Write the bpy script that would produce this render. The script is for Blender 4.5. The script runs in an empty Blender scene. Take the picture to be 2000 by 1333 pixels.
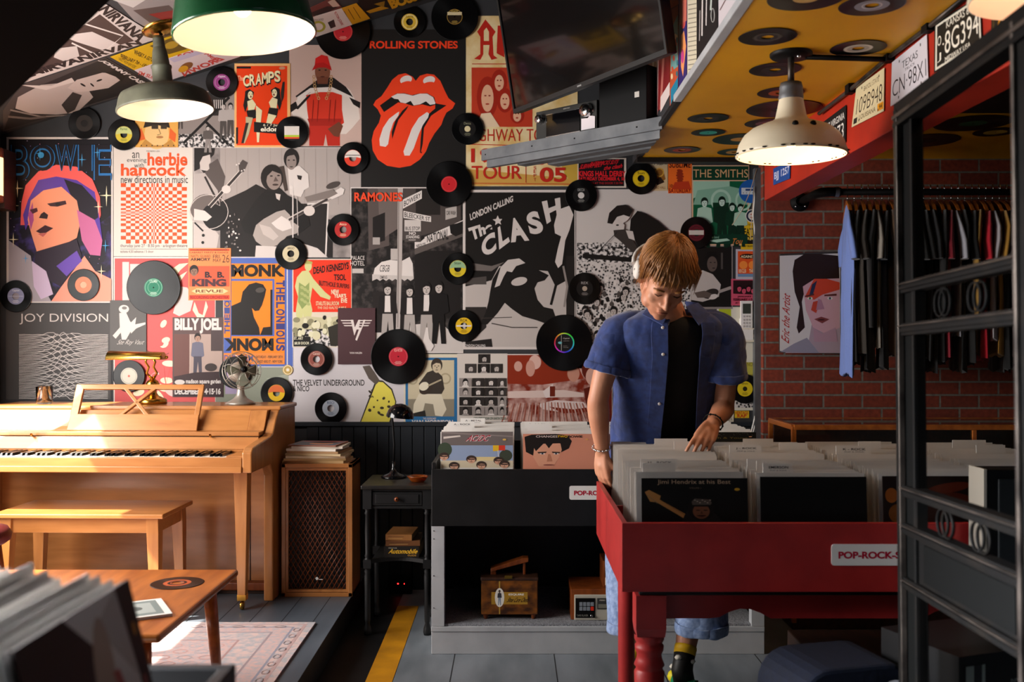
import bpy, math, random
from mathutils import Vector as V, Matrix, Euler
R_=math.radians
random.seed(7)
C=bpy.context.scene.collection
SC=bpy.context.scene
# ---------------------------------------------------------------- camera
F=1944.0; CX=1000.0; CY=666.5; H=1.36          # focal length in pixels, image centre, eye height
cd=bpy.data.cameras.new('camera'); cam=bpy.data.objects.new('camera',cd); C.objects.link(cam)
cam.location=(0,0,H); cam.rotation_euler=(math.pi/2,0,0)
cd.sensor_width=36; cd.sensor_fit='HORIZONTAL'; cd.lens=F*36/2000; cd.clip_start=.05
cd.dof.use_dof=True; cd.dof.focus_distance=4.3; cd.dof.aperture_fstop=3.2
SC.camera=cam
# ---------------------------------------------------------------- light
vs=SC.view_settings; vs.view_transform='Standard'; vs.look='None'; vs.gamma=1; vs.use_curve_mapping=False
vs.exposure=-0.15
wd=bpy.data.worlds.new('world'); SC.world=wd; wd.use_nodes=True
wd.node_tree.nodes['Background'].inputs[0].default_value=(.75,.85,1,1)
wd.node_tree.nodes['Background'].inputs[1].default_value=1.2
def light(name,kind,loc,e,col=(1,1,1),d=None,size=None):
    l=bpy.data.lights.new(name,kind); l.energy=e; l.color=col
    o=bpy.data.objects.new(name,l); C.objects.link(o); o.location=loc
    if d is not None: o.rotation_euler=V(d).to_track_quat('-Z','Y').to_euler()
    if kind=='AREA': l.shape='RECTANGLE'; l.size,l.size_y=size
    elif size: l.shadow_soft_size=size
    return o
sun=light('sun','SUN',(-5,2,6),30,(1,.92,.80),(.72,.30,-1.0)); sun.data.angle=R_(.6)
# area lamps for daylight in the two window openings of the left wall
light('window_light','AREA',(-2.84,3.35,1.55),185,(1,.94,.89),(1,.0,-.10),(2.0,1.4))
light('window_light','AREA',(-2.84,1.05,1.65),120,(.93,.95,1),(1.94,.12,-.65),(1.0,.8)).data.spread=R_(42)  # narrow spread and aim added to brighten only the near records
# ---------------------------------------------------------------- helpers
def lin(h):
    h=h.lstrip('#'); return tuple(((c/12.92) if c<=.04045 else ((c+.055)/1.055)**2.4) for c in (int(h[i:i+2],16)/255 for i in (0,2,4)))+(1,)
def at(px,py,d): return V(((px-CX)*d/F,d,H-(py-CY)*d/F))
def on(px,py,P,N):
    r=V(((px-CX)/F,1,-(py-CY)/F)); o=V((0,0,H)); return o+r*((V(P)-o).dot(V(N))/r.dot(V(N)))
MATS={}
def M(name,c,c2=None,r=.5,me=0,sc=5,st=(1,1,1),bump=0,em=0,tr=0,sp=.5,lo=.35,hi=.65,det=4,kind='noise',co='Object',an=0,coat=0,sheen=0,bsc=None,ior=1.45):
    if name in MATS: return MATS[name]
    m=bpy.data.materials.new(name); m.use_nodes=True; nt=m.node_tree; n=nt.nodes; lk=nt.links.new
    b=n['Principled BSDF']; b.inputs['Base Color'].default_value=lin(c); b.inputs['Roughness'].default_value=r
    b.inputs['Metallic'].default_value=me; b.inputs['Transmission Weight'].default_value=tr; b.inputs['Specular IOR Level'].default_value=sp
    b.inputs['IOR'].default_value=ior; b.inputs['Coat Weight'].default_value=coat; b.inputs['Coat Roughness'].default_value=.15
    if sheen: b.inputs['Sheen Weight'].default_value=sheen
    if em: b.inputs['Emission Color'].default_value=lin(c); b.inputs['Emission Strength'].default_value=em
    if an:
        t=n.new('ShaderNodeTangent'); t.direction_type='RADIAL'; t.axis='Z'; lk(t.outputs[0],b.inputs['Tangent']); b.inputs['Anisotropic'].default_value=an
    if c2 or bump:
        tc=n.new('ShaderNodeTexCoord'); mp=n.new('ShaderNodeMapping'); mp.inputs['Scale'].default_value=st; lk(tc.outputs[co],mp.inputs[0])
        if kind=='vor': tx=n.new('ShaderNodeTexVoronoi'); tx.inputs['Scale'].default_value=sc; out=tx.outputs['Distance']
        elif kind=='wave':
            tx=n.new('ShaderNodeTexWave'); tx.inputs['Scale'].default_value=sc; tx.inputs['Distortion'].default_value=6; tx.inputs['Detail'].default_value=det; tx.inputs['Detail Scale'].default_value=1.5; out=tx.outputs['Fac']
        else: tx=n.new('ShaderNodeTexNoise'); tx.inputs['Scale'].default_value=sc; tx.inputs['Detail'].default_value=det; out=tx.outputs['Fac']
        lk(mp.outputs[0],tx.inputs['Vector'])
        if c2:
            cr=n.new('ShaderNodeValToRGB'); e=cr.color_ramp.elements; e[0].position=lo; e[1].position=hi; e[0].color=lin(c); e[1].color=lin(c2)
            lk(out,cr.inputs[0]); lk(cr.outputs[0],b.inputs['Base Color'])
        if bump:
            bp=n.new('ShaderNodeBump'); bp.inputs['Strength'].default_value=bump; bp.inputs['Distance'].default_value=.01
            if bsc:
                t2=n.new('ShaderNodeTexNoise'); t2.inputs['Scale'].default_value=bsc; lk(mp.outputs[0],t2.inputs['Vector']); out=t2.outputs['Fac']
            lk(out,bp.inputs['Height']); lk(bp.outputs[0],b.inputs['Normal'])
    MATS[name]=m; return m
def mat(k):
    if not isinstance(k,str): return k
    if k in MATS: return MATS[k]
    assert k[0]=='#',k
    return M(k,k,r=.5,sp=.3)
class MB:
    def __init__(s): s.v=[];s.f=[];s.m=[];s.s=[]
    def add(s,vs,fs,m,sm=False):
        k=len(s.v); s.v+=[V(p) for p in vs]; s.f+=[tuple(i+k for i in f) for f in fs]; s.m+=[m]*len(fs); s.s+=[sm]*len(fs); return s
    def hexa(s,p,m): return s.add(p,[(0,3,2,1),(4,5,6,7),(0,1,5,4),(1,2,6,5),(2,3,7,6),(3,0,4,7)],m)
    def box(s,x0,x1,y0,y1,z0,z1,m,T=None):
        p=[V(q) for q in ((x0,y0,z0),(x1,y0,z0),(x1,y1,z0),(x0,y1,z0),(x0,y0,z1),(x1,y0,z1),(x1,y1,z1),(x0,y1,z1))]
        return s.hexa([T@q for q in p] if T else p,m)
    def loft(s,rings,m,cap=True,closed=True,sm=True):
        n=len(rings[0]); vs=[p for r in rings for p in r]; fs=[]
        for i in range(len(rings)-1):
            for j in range(n if closed else n-1):
                a=i*n+j; b=i*n+(j+1)%n; fs.append((a,b,b+n,a+n))
        s.add(vs,fs,m,sm)
        if cap:
            k=len(s.v)-len(vs); s.f+=[tuple(k+j for j in reversed(range(n))),tuple(k+(len(rings)-1)*n+j for j in range(n))]; s.m+=[m]*2; s.s+=[False]*2
        return s
    def tube(s,pts,r,m,n=8,cap=True,flat=1):
        pts=[V(p) for p in pts]; rr=r if isinstance(r,(list,tuple)) else [r]*len(pts); rings=[]; up=None
        for i,p in enumerate(pts):
            t=(pts[min(i+1,len(pts)-1)]-pts[max(i-1,0)]).normalized()
            if up is None: up=t.orthogonal().normalized()
            up=(up-t*up.dot(t)); up=up.normalized() if up.length>1e-6 else t.orthogonal().normalized(); w=t.cross(up)
            rings.append([p+(up*math.cos(2*math.pi*j/n)*flat+w*math.sin(2*math.pi*j/n))*rr[i] for j in range(n)])
        return s.loft(rings,m,cap)
    def lathe(s,prof,m,T=None,n=24,sm=True):
        rings=[[V((r*math.cos(2*math.pi*j/n),r*math.sin(2*math.pi*j/n),z)) for j in range(n)] for r,z in prof]
        if T: rings=[[T@p for p in q] for q in rings]
        return s.loft(rings,m,cap=False,sm=sm)
    def ball(s,c,r,m,n=14,T=None):
        r=V(r) if not isinstance(r,(int,float)) else V((r,r,r)); c=V(c); rings=[]
        for i in range(n//2+1):
            a=math.pi*i/(n//2); q=max(math.sin(a),1e-4)
            rings.append([V((q*math.cos(2*math.pi*j/n)*r.x,q*math.sin(2*math.pi*j/n)*r.y,-math.cos(a)*r.z)) for j in range(n)])
        return s.loft([[ (T@p if T else p)+c for p in q] for q in rings],m)
    def prism(s,poly,vec,m,sm=False):
        n=len(poly); a=[V(p) for p in poly]; vec=V(vec)
        return s.add(a+[p+vec for p in a],[tuple(reversed(range(n))),tuple(range(n,2*n))]+[(j,(j+1)%n,n+(j+1)%n,n+j) for j in range(n)],m,sm)
    def build(s,name,parent=None,origin=None,bevel=0,world=False,seg=2,mods=()):
        o0=V(origin) if origin is not None else V((0,0,0))
        if world and parent is not None: o0=V(parent.location)
        me=bpy.data.meshes.new(name); me.from_pydata([tuple(p-o0) for p in s.v],[],s.f)
        ks=[]; 
        for k in s.m:
            if k not in ks: ks.append(k)
        for k in ks: me.materials.append(mat(k))
        ix={k:i for i,k in enumerate(ks)}
        me.polygons.foreach_set('material_index',[ix[k] for k in s.m]); me.polygons.foreach_set('use_smooth',s.s); me.update()
        o=bpy.data.objects.new(name,me); C.objects.link(o)
        if parent is not None: o.parent=parent
        else: o.location=o0
        if bevel:
            b=o.modifiers.new('bevel','BEVEL'); b.width=bevel; b.segments=seg; b.limit_method='ANGLE'; b.angle_limit=R_(40)
        for t,kw in mods:
            q=o.modifiers.new(t.lower(),t)
            for a,x in kw.items(): setattr(q,a,x)
        return o
def tag(o,label,cat,group=None,kind=None):
    o['label']=label; o['category']=cat
    if group: o['group']=group
    if kind: o['kind']=kind
    return o
def thing(name,label,cat,loc=(0,0,0),rz=0,group=None):
    o=bpy.data.objects.new(name,None); o.empty_display_size=.05; C.objects.link(o); o.location=loc; o.rotation_euler=(0,0,rz)
    return tag(o,label,cat,group)
def struct(o): o['kind']='structure'; return o
def dup(r,loc=None,label=None,par=None):
    c=r.copy(); C.objects.link(c)
    if par is not None: c.parent=par
    if loc is not None: c.location=loc
    if label: c['label']=label
    for ch in list(r.children): dup(ch,par=c)
    return c
TXT={}
def text(t,b=0):
    k=(t,b)
    if k not in TXT:
        cu=bpy.data.curves.new('t','FONT'); cu.body=t; cu.resolution_u=5; cu.offset=b; o=bpy.data.objects.new('t',cu)
        me=o.to_mesh(); vs=[(v.co.x,v.co.y) for v in me.vertices]; fs=[tuple(p.vertices) for p in me.polygons]; o.to_mesh_clear()
        bpy.data.objects.remove(o); bpy.data.curves.remove(cu)
        x0=min(x for x,y in vs); x1=max(x for x,y in vs); y0=min(y for x,y in vs); y1=max(y for x,y in vs)
        TXT[k]=([((x-x0)/(x1-x0),(y-y0)/(y1-y0)) for x,y in vs],fs,(x1-x0)/(y1-y0))
    return TXT[k]
def pp(s):
    if isinstance(s,str): return [tuple(float(q) for q in w.split(',')) for w in s.split()]
    return s
class Art(MB):
    """flat print: shapes in (u,v) mapped by mp(u,v,offset) onto a surface, each shape one ink layer above the last"""
    STEP=.00005
    def __init__(s,mp): super().__init__(); s.mp=mp; s.k=0
    def lay(s,pts,fs,c):
        s.k+=1; s.add([s.mp(x,y,s.k*s.STEP) for x,y in pts],fs,c); return s
    def p(s,pts,c): q=pp(pts); return s.lay(q,[tuple(range(len(q)))],c)
    def r(s,x0,y0,x1,y1,c): return s.p([(x0,y0),(x1,y0),(x1,y1),(x0,y1)],c)
    def e(s,x,y,a,b,c,rot=0,n=20):
        q=R_(rot); return s.p([(x+a*math.cos(t)*math.cos(q)-b*math.sin(t)*math.sin(q),y+a*math.cos(t)*math.sin(q)+b*math.sin(t)*math.cos(q)) for t in (2*math.pi*i/n for i in range(n))],c)
    def o(s,x,y,a,b,w,c,n=28):
        i=[(x+(a-w)*math.cos(t),y+(b-w)*math.sin(t)) for t in (2*math.pi*k/n for k in range(n))]; o=[(x+a*math.cos(t),y+b*math.sin(t)) for t in (2*math.pi*k/n for k in range(n))]
        return s.lay(i+o,[(k,(k+1)%n,n+(k+1)%n,n+k) for k in range(n)],c)
    def l(s,pts,w,c):
        q=[V((*p,0)) for p in pp(pts)]; a=[];b=[]
        for i,p in enumerate(q):
            t=(q[min(i+1,len(q)-1)]-q[max(i-1,0)]).normalized(); nn=V((-t.y,t.x,0))*w/2; a.append((p+nn)[:2]); b.append((p-nn)[:2])
        n=len(q); return s.lay(a+b,[(i,i+1,n+i+1,n+i) for i in range(n-1)],c)
    def t(s,tx,x0,y0,x1,y1,c,b=0,q=None,sh=0):
        vs,fs,_=text(tx,b)
        if q: TL,TR,BR,BL=pp(q)
        else: TL,TR,BR,BL=(x0,y0),(x1,y0),(x1,y1),(x0,y1)
        def f(u,v):
            u+=sh*v; w=1-v
            return tuple((TL[i]*(1-u)+TR[i]*u)*(1-w)+(BL[i]*(1-u)+BR[i]*u)*w for i in (0,1))
        return s.lay([f(u,v) for u,v in vs],fs,c)
    def face(s,x,y,w,h,sk,hr,dk,lean=0):
        s.e(x,y-.1*h,w*.56,h*.52,hr); s.e(x,y+.04*h,w*.42,h*.45,sk); s.p([(x-w*.46,y-.08*h),(x-w*.4,y-.42*h),(x+w*.1,y-.5*h),(x+w*.45,y-.3*h),(x+w*.46,y-.02*h),(x+w*.32,y-.22*h),(x-.05*w,y-.26*h)],hr)
        s.e(x-w*.17,y-.03*h,w*.09,h*.03,dk); s.e(x+w*.17,y-.03*h,w*.09,h*.03,dk); s.p([(x,y),(x+w*.06,y+.14*h),(x-w*.05,y+.15*h)],dk); s.e(x,y+.27*h,w*.14,h*.025,dk); return s
    def fig(s,x,y,h,sk,hr,tp,lg,w=1.0):
        u=h/7.5
        s.p([(x-.9*u*w,y+1.5*u),(x,y+1.2*u),(x+.9*u*w,y+1.5*u),(x+1.1*u*w,y+3.6*u),(x+.65*u,y+3.9*u),(x-.65*u,y+3.9*u),(x-1.1*u*w,y+3.6*u)],tp)
        s.p([(x-.65*u,y+3.7*u),(x+.65*u,y+3.7*u),(x+.75*u*w,y+7.5*u),(x+.3*u,y+7.5*u),(x+.05*u,y+4.6*u),(x-.3*u,y+7.5*u),(x-.75*u*w,y+7.5*u)],lg)
        return s.face(x,y+.65*u,1.0*u,1.35*u,sk,hr,hr)
WN=V((0,-1,0)); WY=5.45
def pmap(P,N,lift=0):
    P=V(P);N=V(N).normalized(); return lambda x,y,k: on(x,y,P+N*(lift+k),N)
def poster(label,q,base,draw,lift=.001,P=(0,WY,0),N=(0,-1,0),name='poster',cat='poster',group=None,th=.001,kind=None):
    N=V(N).normalized()
    if len(q)==4 and not isinstance(q[0],(tuple,str)): x0,y0,x1,y1=q; q=[(x0,y0),(x1,y0),(x1,y1),(x0,y1)]
    q=pp(q); a=Art(pmap(P,N,lift+th))
    a.prism([on(x,y,V(P)+N*lift,N) for x,y in q],N*th,base)
    if draw: draw(a)
    c=sum((on(x,y,P,N) for x,y in q),V((0,0,0)))/len(q)
    o=a.build(name,origin=c+N*lift)
    return tag(o,label,cat,group)
# ---------------------------------------------------------------- materials
M('charcoal','#2a2b2e','#36373a',r=.6,sc=3)
M('bead','#23282e',r=.45)
M('floorpaint','#7b8187','#5f666b',r=.42,sc=7,st=(1,.25,1),bump=.05)
M('stagepaint','#434a52','#5c646d',r=.4,sc=6,st=(1,.2,1),bump=.06)
M('timber','#060606',r=.8,sp=.2)
M('blackpaint','#0e0e0f','#161617',r=.5,sc=8,sp=.35)
M('yellowline','#c98a12','#8a5a10',r=.5,sc=6,lo=.3,hi=.8)
M('yellow','#e2a305','#d49503',r=.5,sc=2)
M('red beam','#b3260c','#9c1e0a',r=.5,sc=5)
M('binred','#a82a28','#962322',r=.42,sc=9)
M('graypaint','#b2b4b6','#a3a5a8',r=.5,sc=6)
M('wood','#b47740','#9c622f',r=.32,sc=3.5,st=(1.2,9,9),coat=.3,lo=.3,hi=.75)
M('woodz','#b47740','#985f2e',r=.35,sc=3.5,st=(9,9,1.2),coat=.25,lo=.3,hi=.75)
M('table wood','#b4672a','#8f4a1b',r=.3,sc=3,st=(8,1.2,8),coat=.35)
M('walnut','#8a4518','#6c3110',r=.35,sc=4,st=(10,10,1.2),coat=.2)
M('darkwood','#3f2415','#2a170d',r=.45,sc=5,st=(8,2,8))
M('brass','#c79a45',r=.22,me=1)
M('chrome','#c8c8c8',r=.18,me=1)
M('steel','#6b6d70','#55585c',r=.5,me=.35,sc=8)
M('iron','#0b0b0b','#15120f',r=.6,sp=.12,sc=14,lo=.45,hi=.75)
M('ironedge','#5a524c','#201c1a',r=.42,me=.6,sc=10)
M('black','#09090a',r=.5,sp=.2)
M('blackgloss','#08080a',r=.12)
M('screen','#050506',r=.06,coat=.5)
M('blacktop','#141415','#2a241d',r=.35,sc=5,st=(2,8,2))
M('vinyl','#070708',r=.30,an=.75,sp=.3)
M('white','#e9e6e1',r=.45)
M('cream','#e6ddc8',r=.45)
M('ivory','#efebe0',r=.3)
M('fanmetal','#b9b2a6','#9c958a',r=.35,me=.5,sc=9)
M('green enamel','#0f4a25','#1a5c33',r=.18,coat=.4,sc=4)
M('grey enamel','#6a6a58','#4c4c40',r=.55,sc=7)
M('cream enamel','#e2d8be','#cfc19c',r=.4,sc=4,lo=.5,hi=.9)
M('lamp inside','#ead9c8',r=.4)
M('bulb','#ffdcaa',em=10)
M('glow shade','#ffcf9a',r=.5,em=2.2)
M('led','#ff2020',em=8)
M('glass','#f4f6f6',r=.03,tr=1,sp=.5)
M('amber glass','#c2601a',r=.08,tr=.75)
M('carpet','#9a9ca1','#606267',r=.95,sc=160,bump=.5,lo=.3,hi=.7)
M('gatepanel','#060707',r=.7,sp=.1)
M('rug','#c6aca6','#a3a2a6',r=.95,sc=34,bump=.12,bsc=300,lo=.38,hi=.62,det=8)
M('rugpink','#c8a59e','#aaa3a6',r=.95,sc=46,bump=.12,bsc=300)
M('plank seam','#1c1e21',r=.7)
M('sleeve','#e2d9c8','#cfc4b0',r=.28,sc=3,st=(1,1,6))
M('sleevew','#f3f0ea','#e2ded8',r=.25,sc=3)
M('sleevey','#d8c49c','#bfa87c',r=.3,sc=3)
M('sleeved','#4a4038','#6b5c4c',r=.25,sc=3)
M('sleevep','#d0cac2','#b8b1a8',r=.22,sc=3)
M('navy','#243b78','#1b2d5e',r=.85,sc=40,bump=.12,sheen=.3)
M('tee','#0a0a0b','#101012',r=.9,sc=30)
M('denim','#8fa3c6','#6a80a8',r=.9,sc=60,bump=.2,sheen=.2)
M('skin','#c98f70','#b97a5c',r=.5,sc=8)
M('hair','#a06a30','#6e4219',r=.5,sc=9,st=(30,30,4),lo=.3,hi=.7)
M('bw','#d8d2cf','#1c1a1a',r=.5,sc=60,lo=.44,hi=.56,det=8,sp=.3)
M('bwcrowd','#0f0e0e','#cfc8c4',r=.5,sc=70,lo=.25,hi=.55,kind='vor',sp=.3)
M('bwsoft','#b5aba7','#6f6866',r=.5,sc=10,sp=.3,lo=.3,hi=.7)
M('bwdark','#1b1817','#4a4341',r=.5,sc=26,sp=.3,lo=.45,hi=.7)
M('redphoto','#c9a49a','#7a2410',r=.5,sc=14,sp=.3,lo=.38,hi=.62)
M('aged','#e3cfa0','#c99a3c',r=.5,sc=7,sp=.3,lo=.45,hi=.75)
M('galaxy','#1a1020','#4a3a86',r=.5,sc=12,sp=.3,lo=.5,hi=.72,det=8)
# ---------------------------------------------------------------- the room
def brickmat():
    m=bpy.data.materials.new('brick'); m.use_nodes=True; nt=m.node_tree; n=nt.nodes; lk=nt.links.new; b=n['Principled BSDF']
    tc=n.new('ShaderNodeTexCoord'); sx=n.new('ShaderNodeSeparateXYZ'); cx=n.new('ShaderNodeCombineXYZ'); lk(tc.outputs['Object'],sx.inputs[0]); lk(sx.outputs[0],cx.inputs[0]); lk(sx.outputs[2],cx.inputs[1])
    t=n.new('ShaderNodeTexBrick'); t.inputs['Scale'].default_value=1; t.inputs['Brick Width'].default_value=.209; t.inputs['Row Height'].default_value=.0705; t.inputs['Mortar Size'].default_value=.0058; t.inputs['Mortar Smooth'].default_value=.2
    t.inputs['Color1'].default_value=lin('#8f3a22'); t.inputs['Color2'].default_value=lin('#6e2a18'); t.inputs['Mortar'].default_value=lin('#7b7166'); t.inputs['Bias'].default_value=-.1
    lk(cx.outputs[0],t.inputs['Vector'])
    ns=n.new('ShaderNodeTexNoise'); ns.inputs['Scale'].default_value=45; ns.inputs['Detail'].default_value=6; lk(tc.outputs['Object'],ns.inputs[0])
    mx=n.new('ShaderNodeMixRGB'); mx.blend_type='MULTIPLY'; mx.inputs[0].default_value=.6; cr=n.new('ShaderNodeValToRGB'); cr.color_ramp.elements[0].position=.3; cr.color_ramp.elements[0].color=(.35,.33,.32,1); cr.color_ramp.elements[1].position=.7
    lk(ns.outputs[0],cr.inputs[0]); lk(t.outputs[0],mx.inputs[1]); lk(cr.outputs[0],mx.inputs[2]); lk(mx.outputs[0],b.inputs['Base Color'])
    b.inputs['Roughness'].default_value=.85
    iv=n.new('ShaderNodeMath'); iv.operation='SUBTRACT'; iv.inputs[0].default_value=1; lk(t.outputs['Fac'],iv.inputs[1])
    ad=n.new('ShaderNodeMath'); ad.operation='MULTIPLY_ADD'; ad.inputs[1].default_value=.15; lk(ns.outputs[0],ad.inputs[0]); lk(iv.outputs[0],ad.inputs[2])
    bp=n.new('ShaderNodeBump'); bp.inputs['Strength'].default_value=.8; bp.inputs['Distance'].default_value=.008; lk(ad.outputs[0],bp.inputs['Height']); lk(bp.outputs[0],b.inputs['Normal'])
    MATS['brick']=m
brickmat()
SL=.309; CZ=lambda x: 3.355+SL*x                      # sloped ceiling
CN=V((SL,0,-1)).normalized()
b=MB(); b.box(-3,3.4,-1.4,5.7,-.1,0,'floorpaint')
for x in (-.25,.18,.62,1.05,1.5,1.95,2.4): b.box(x,x+.004,-1.3,5.4,-.02,.0006,'plank seam')
struct(b.build('floor'))
b=MB(); b.box(-2.8,-.78,2.0,5.45,0,.12,'stagepaint')
for i in range(14): b.box(-2.7+i*.14,-2.697+i*.14,2.0,5.4,.115,.1206,'plank seam')
b.box(-.7815,-.7795,2.0,5.45,0,.118,'blackpaint'); struct(b.build('floor_stage'))
b=MB(); b.box(-.779,-.585,-1.2,5.45,0,.0012,'blackpaint'); struct(b.build('trim_1'))
b=MB(); b.box(-.585,-.478,-1.2,5.1,0,.0016,'yellowline'); struct(b.build('trim_2'))
b=MB(); b.prism([(-2.95,5.45,-.1),(1.35,5.45,-.1),(1.35,5.45,3.75),(.9,5.45,3.7),(-2.95,5.45,CZ(-2.95)+.05)],(0,.12,0),'charcoal'); struct(b.build('wall_back'))
# beadboard wainscot below the posters
b=MB(); x=-1.12
while x<-.3: b.box(x+.002,x+.062,5.436,5.45,.0,.895,'bead'); b.box(x-.002,x+.002,5.444,5.45,0,.895,'blackpaint'); x+=.064
b.box(-1.3,1.35,5.425,5.45,.895,.918,'bead'); struct(b.build('trim_3',bevel=.002))
b=MB(); b.box(1.35,3.4,5.35,5.6,-.1,2.5,'brick'); struct(b.build('wall_brick',origin=(1.36,5.35,.012)))
b=MB(); b.box(3.2,3.4,-1.4,5.4,-.1,3.9,'timber'); struct(b.build('wall_right'))  # unseen wall, coloured near black to cut bounced light
b=MB(); b.box(-3,3.4,-1.5,-1.3,-.1,3.9,'timber'); struct(b.build('wall_front'))  # same light-damping black on the unseen wall behind the camera
b=MB(); W0=[(-1.3,0),(0,2.0),(2.3,4.9),(5.0,5.6)]
for (a0,a1) in ((-1.4,0),(1.4,1.7),(4.9,5.6)): b.box(-2.95,-2.8,a0,a1,-.1,2.9,'charcoal')
for (a0,a1) in ((0,1.4),(1.7,4.9)): b.box(-2.95,-2.8,a0,a1,-.1,.8,'charcoal'); b.box(-2.95,-2.8,a0,a1,2.32,2.9,'charcoal')
struct(b.build('wall_left'))
for i,(a0,a1,mu) in enumerate(((1.7,4.9,(2.6,3.3,4.47)),(0,1.4,(.7,)))):
    b=MB()
    for q in mu: b.box(-2.9,-2.84,q-.03,q+.03,.8,2.32,'darkwood')
    for q in (a0+.02,a1-.02): b.box(-2.9,-2.84,q-.02,q+.02,.8,2.32,'darkwood')
    b.box(-2.93,-2.78,a0,a1,.78,.8,'darkwood'); struct(b.build('window_%d'%(i+1)))
b=MB(); b.prism([(-2.95,-1.4,CZ(-2.95)),(.7,-1.4,CZ(.7)),(.7,-1.4,CZ(.7)+.12),(-2.95,-1.4,CZ(-2.95)+.12)],(0,7,0),'charcoal'); struct(b.build('ceiling'))
# dropped yellow ceiling, its poster-covered cheek and trim
b=MB(); b.box(.66,1.26,2.0,5.1,2.3,2.34,'yellow'); struct(b.build('ceiling_yellow'))
b=MB(); b.box(.65,.67,1.6,5.1,2.33,3.6,'charcoal'); b.box(.65,1.35,5.09,5.12,2.32,3.7,'charcoal'); struct(b.build('wall_soffit'))
b=MB(); b.box(.66,1.4,5.12,5.45,2.33,2.37,'charcoal'); b.box(.64,1.35,5.085,5.115,2.275,2.32,'blackpaint'); struct(b.build('ceiling_recess'))
b=MB(); b.box(.632,.665,1.9,3.9,2.297,2.325,'graypaint'); b.box(.64,.665,3.9,5.1,2.297,2.315,'blackpaint'); struct(b.build('trim_4',bevel=.003))
b=MB(); b.box(1.37,3.2,4.28,5.4,2.34,2.42,'yellow'); struct(b.build('ceiling_alcove'))
b=MB(); b.box(1.37,3.2,-1.3,4.28,2.34,2.44,'blackpaint'); b.box(.67,1.37,-1.3,2.0,2.34,2.44,'blackpaint'); struct(b.build('ceiling_dark'))
b=MB(); b.box(1.25,1.37,2.1,4.93,2.055,2.345,'red beam'); struct(b.build('trim_5',bevel=.004))
# black timber in the upper left corner, near the camera
p0,p1=at(-140,347,2.3),at(300,-83,2.3); b=MB(); d=(p1-p0).normalized(); w=V((0,1,0)).cross(d)*.42
b.prism([p0,p1,p1-w if (p1-w).x<p1.x else p1+w,p0-w if (p1-w).x<p1.x else p0+w],(0,-.35,0),'timber'); struct(b.build('trim_6'))
# white cable bundle and grey strip in the corner beside the bricks
b=MB(); b.box(1.318,1.35,5.40,5.449,0,2.3,'steel'); struct(b.build('trim_7'))
b=MB()
for i,px in enumerate((1481,1477)):
    pts=[at(px+dx,y,5.41) for y,dx in ((330,2),(420,-6),(480,0),(560,3),(640,2),(720,4),(790,3),(830,-6),(860,-14),(900,-16))]; b.tube(pts,.004,'white',6)
tag(b.build('wall_cable'),'pair of thin white cables running down the wall corner beside the bricks','cable')
b=MB(); b.tube([at(1478,330,5.40),at(1466,372,5.40),at(1450,410,5.40),at(1430,440,5.41)],.002,'#b9a58a',6); b.tube([at(1473,365,5.395),at(1468,430,5.40),at(1466,470,5.41)],.002,'#b9a58a',6)
tag(b.build('thin_wire'),'thin beige wire looping over the round blue sign','wire')
# conduit along the red beam
b=MB(); pts=[on(x,y,(1.235,0,0),(-1,0,0)) for x,y in ((1600,222),(1660,176),(1735,113),(1812,54),(1885,-6))]; b.tube(pts,.008,'ironedge',8)
for x,y in ((1660,176),(1735,113),(1812,54)): p=on(x,y,(1.235,0,0),(-1,0,0)); b.box(p.x-.012,p.x+.014,p.y-.02,p.y+.02,p.z-.013,p.z+.02,'iron')
tag(b.build('conduit_pipe'),'rusty conduit pipe clipped along the top of the red beam','pipe')
# ---------------------------------------------------------------- pendant lamps
def pendant(label,rim,R,h,neck,body,tilt,top,prof,inner='lamp inside',cap='grey enamel',watt=14,cordmat='black',chips=False,lc=(1,.80,.62)):
    """shade profile prof: (radius, height) as fractions of R, h, from the rim up"""
    t=thing('pendant_lamp',label,'lamp',rim)
    T=Matrix.Rotation(R_(tilt),4,'Y')
    b=MB(); P=[(r*R,z*h) for r,z in prof]; b.lathe([(R*.985,-.004),(R*1.012,-.002),(R*1.012,.006)]+P[1:],body,T,40)
    if chips:
        for k in range(26):
            a=k*.7+.3*math.sin(k*3); q=T@V((R*1.006*math.cos(a),R*1.006*math.sin(a),.002)); b.ball(q,(.009,.009,.003),'iron',6)
        for a,z in ((-1.75,.34),(-1.35,.34)): q=T@V((R*.80*math.cos(a),R*.80*math.sin(a),h*z+.01)); b.ball(q,.011,'iron',8)
    sh=b.build('lamp_shade',t,mods=())
    b=MB(); Q=[(max(r-.004,.003),z-.003) for r,z in P]; b.lathe([(R*.985,-.004)]+Q[1:],inner,T,40); o=b.build('shade_lining',t)
    ztop=P[-1][1]; b=MB(); nr=P[-1][0]
    b.lathe([(nr*1.02,ztop-.004),(nr*1.06,ztop),(nr*1.02,ztop+.012),(nr*.96,ztop+.03),(nr*1.0,ztop+.034),(nr*.9,ztop+.05),(nr*.5,ztop+neck*.8),(nr*.35,ztop+neck),(.004,ztop+neck)],cap,T,24); b.build('socket_cap',t)
    b=MB(); b.ball(T@V((0,0,h*.36)),(.034,.034,.042),'bulb',14); b.lathe([(.018,h*.36+.035),(.02,h*.36+.09),(.004,h*.36+.1)],'brass',T,12); b.build('light_bulb',t)
    a=T@V((0,0,ztop+neck)); e=V(top)-V(rim); b=MB(); b.tube([a,a*.5+e*.5,e],.007 if cordmat!='ironedge' else .011,cordmat,8); b.build('cord',t)
    light('lamp_light','POINT',V(rim)+T@V((0,0,h*.2-.02)),watt*.13,lc,size=.04)
    return t
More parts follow.
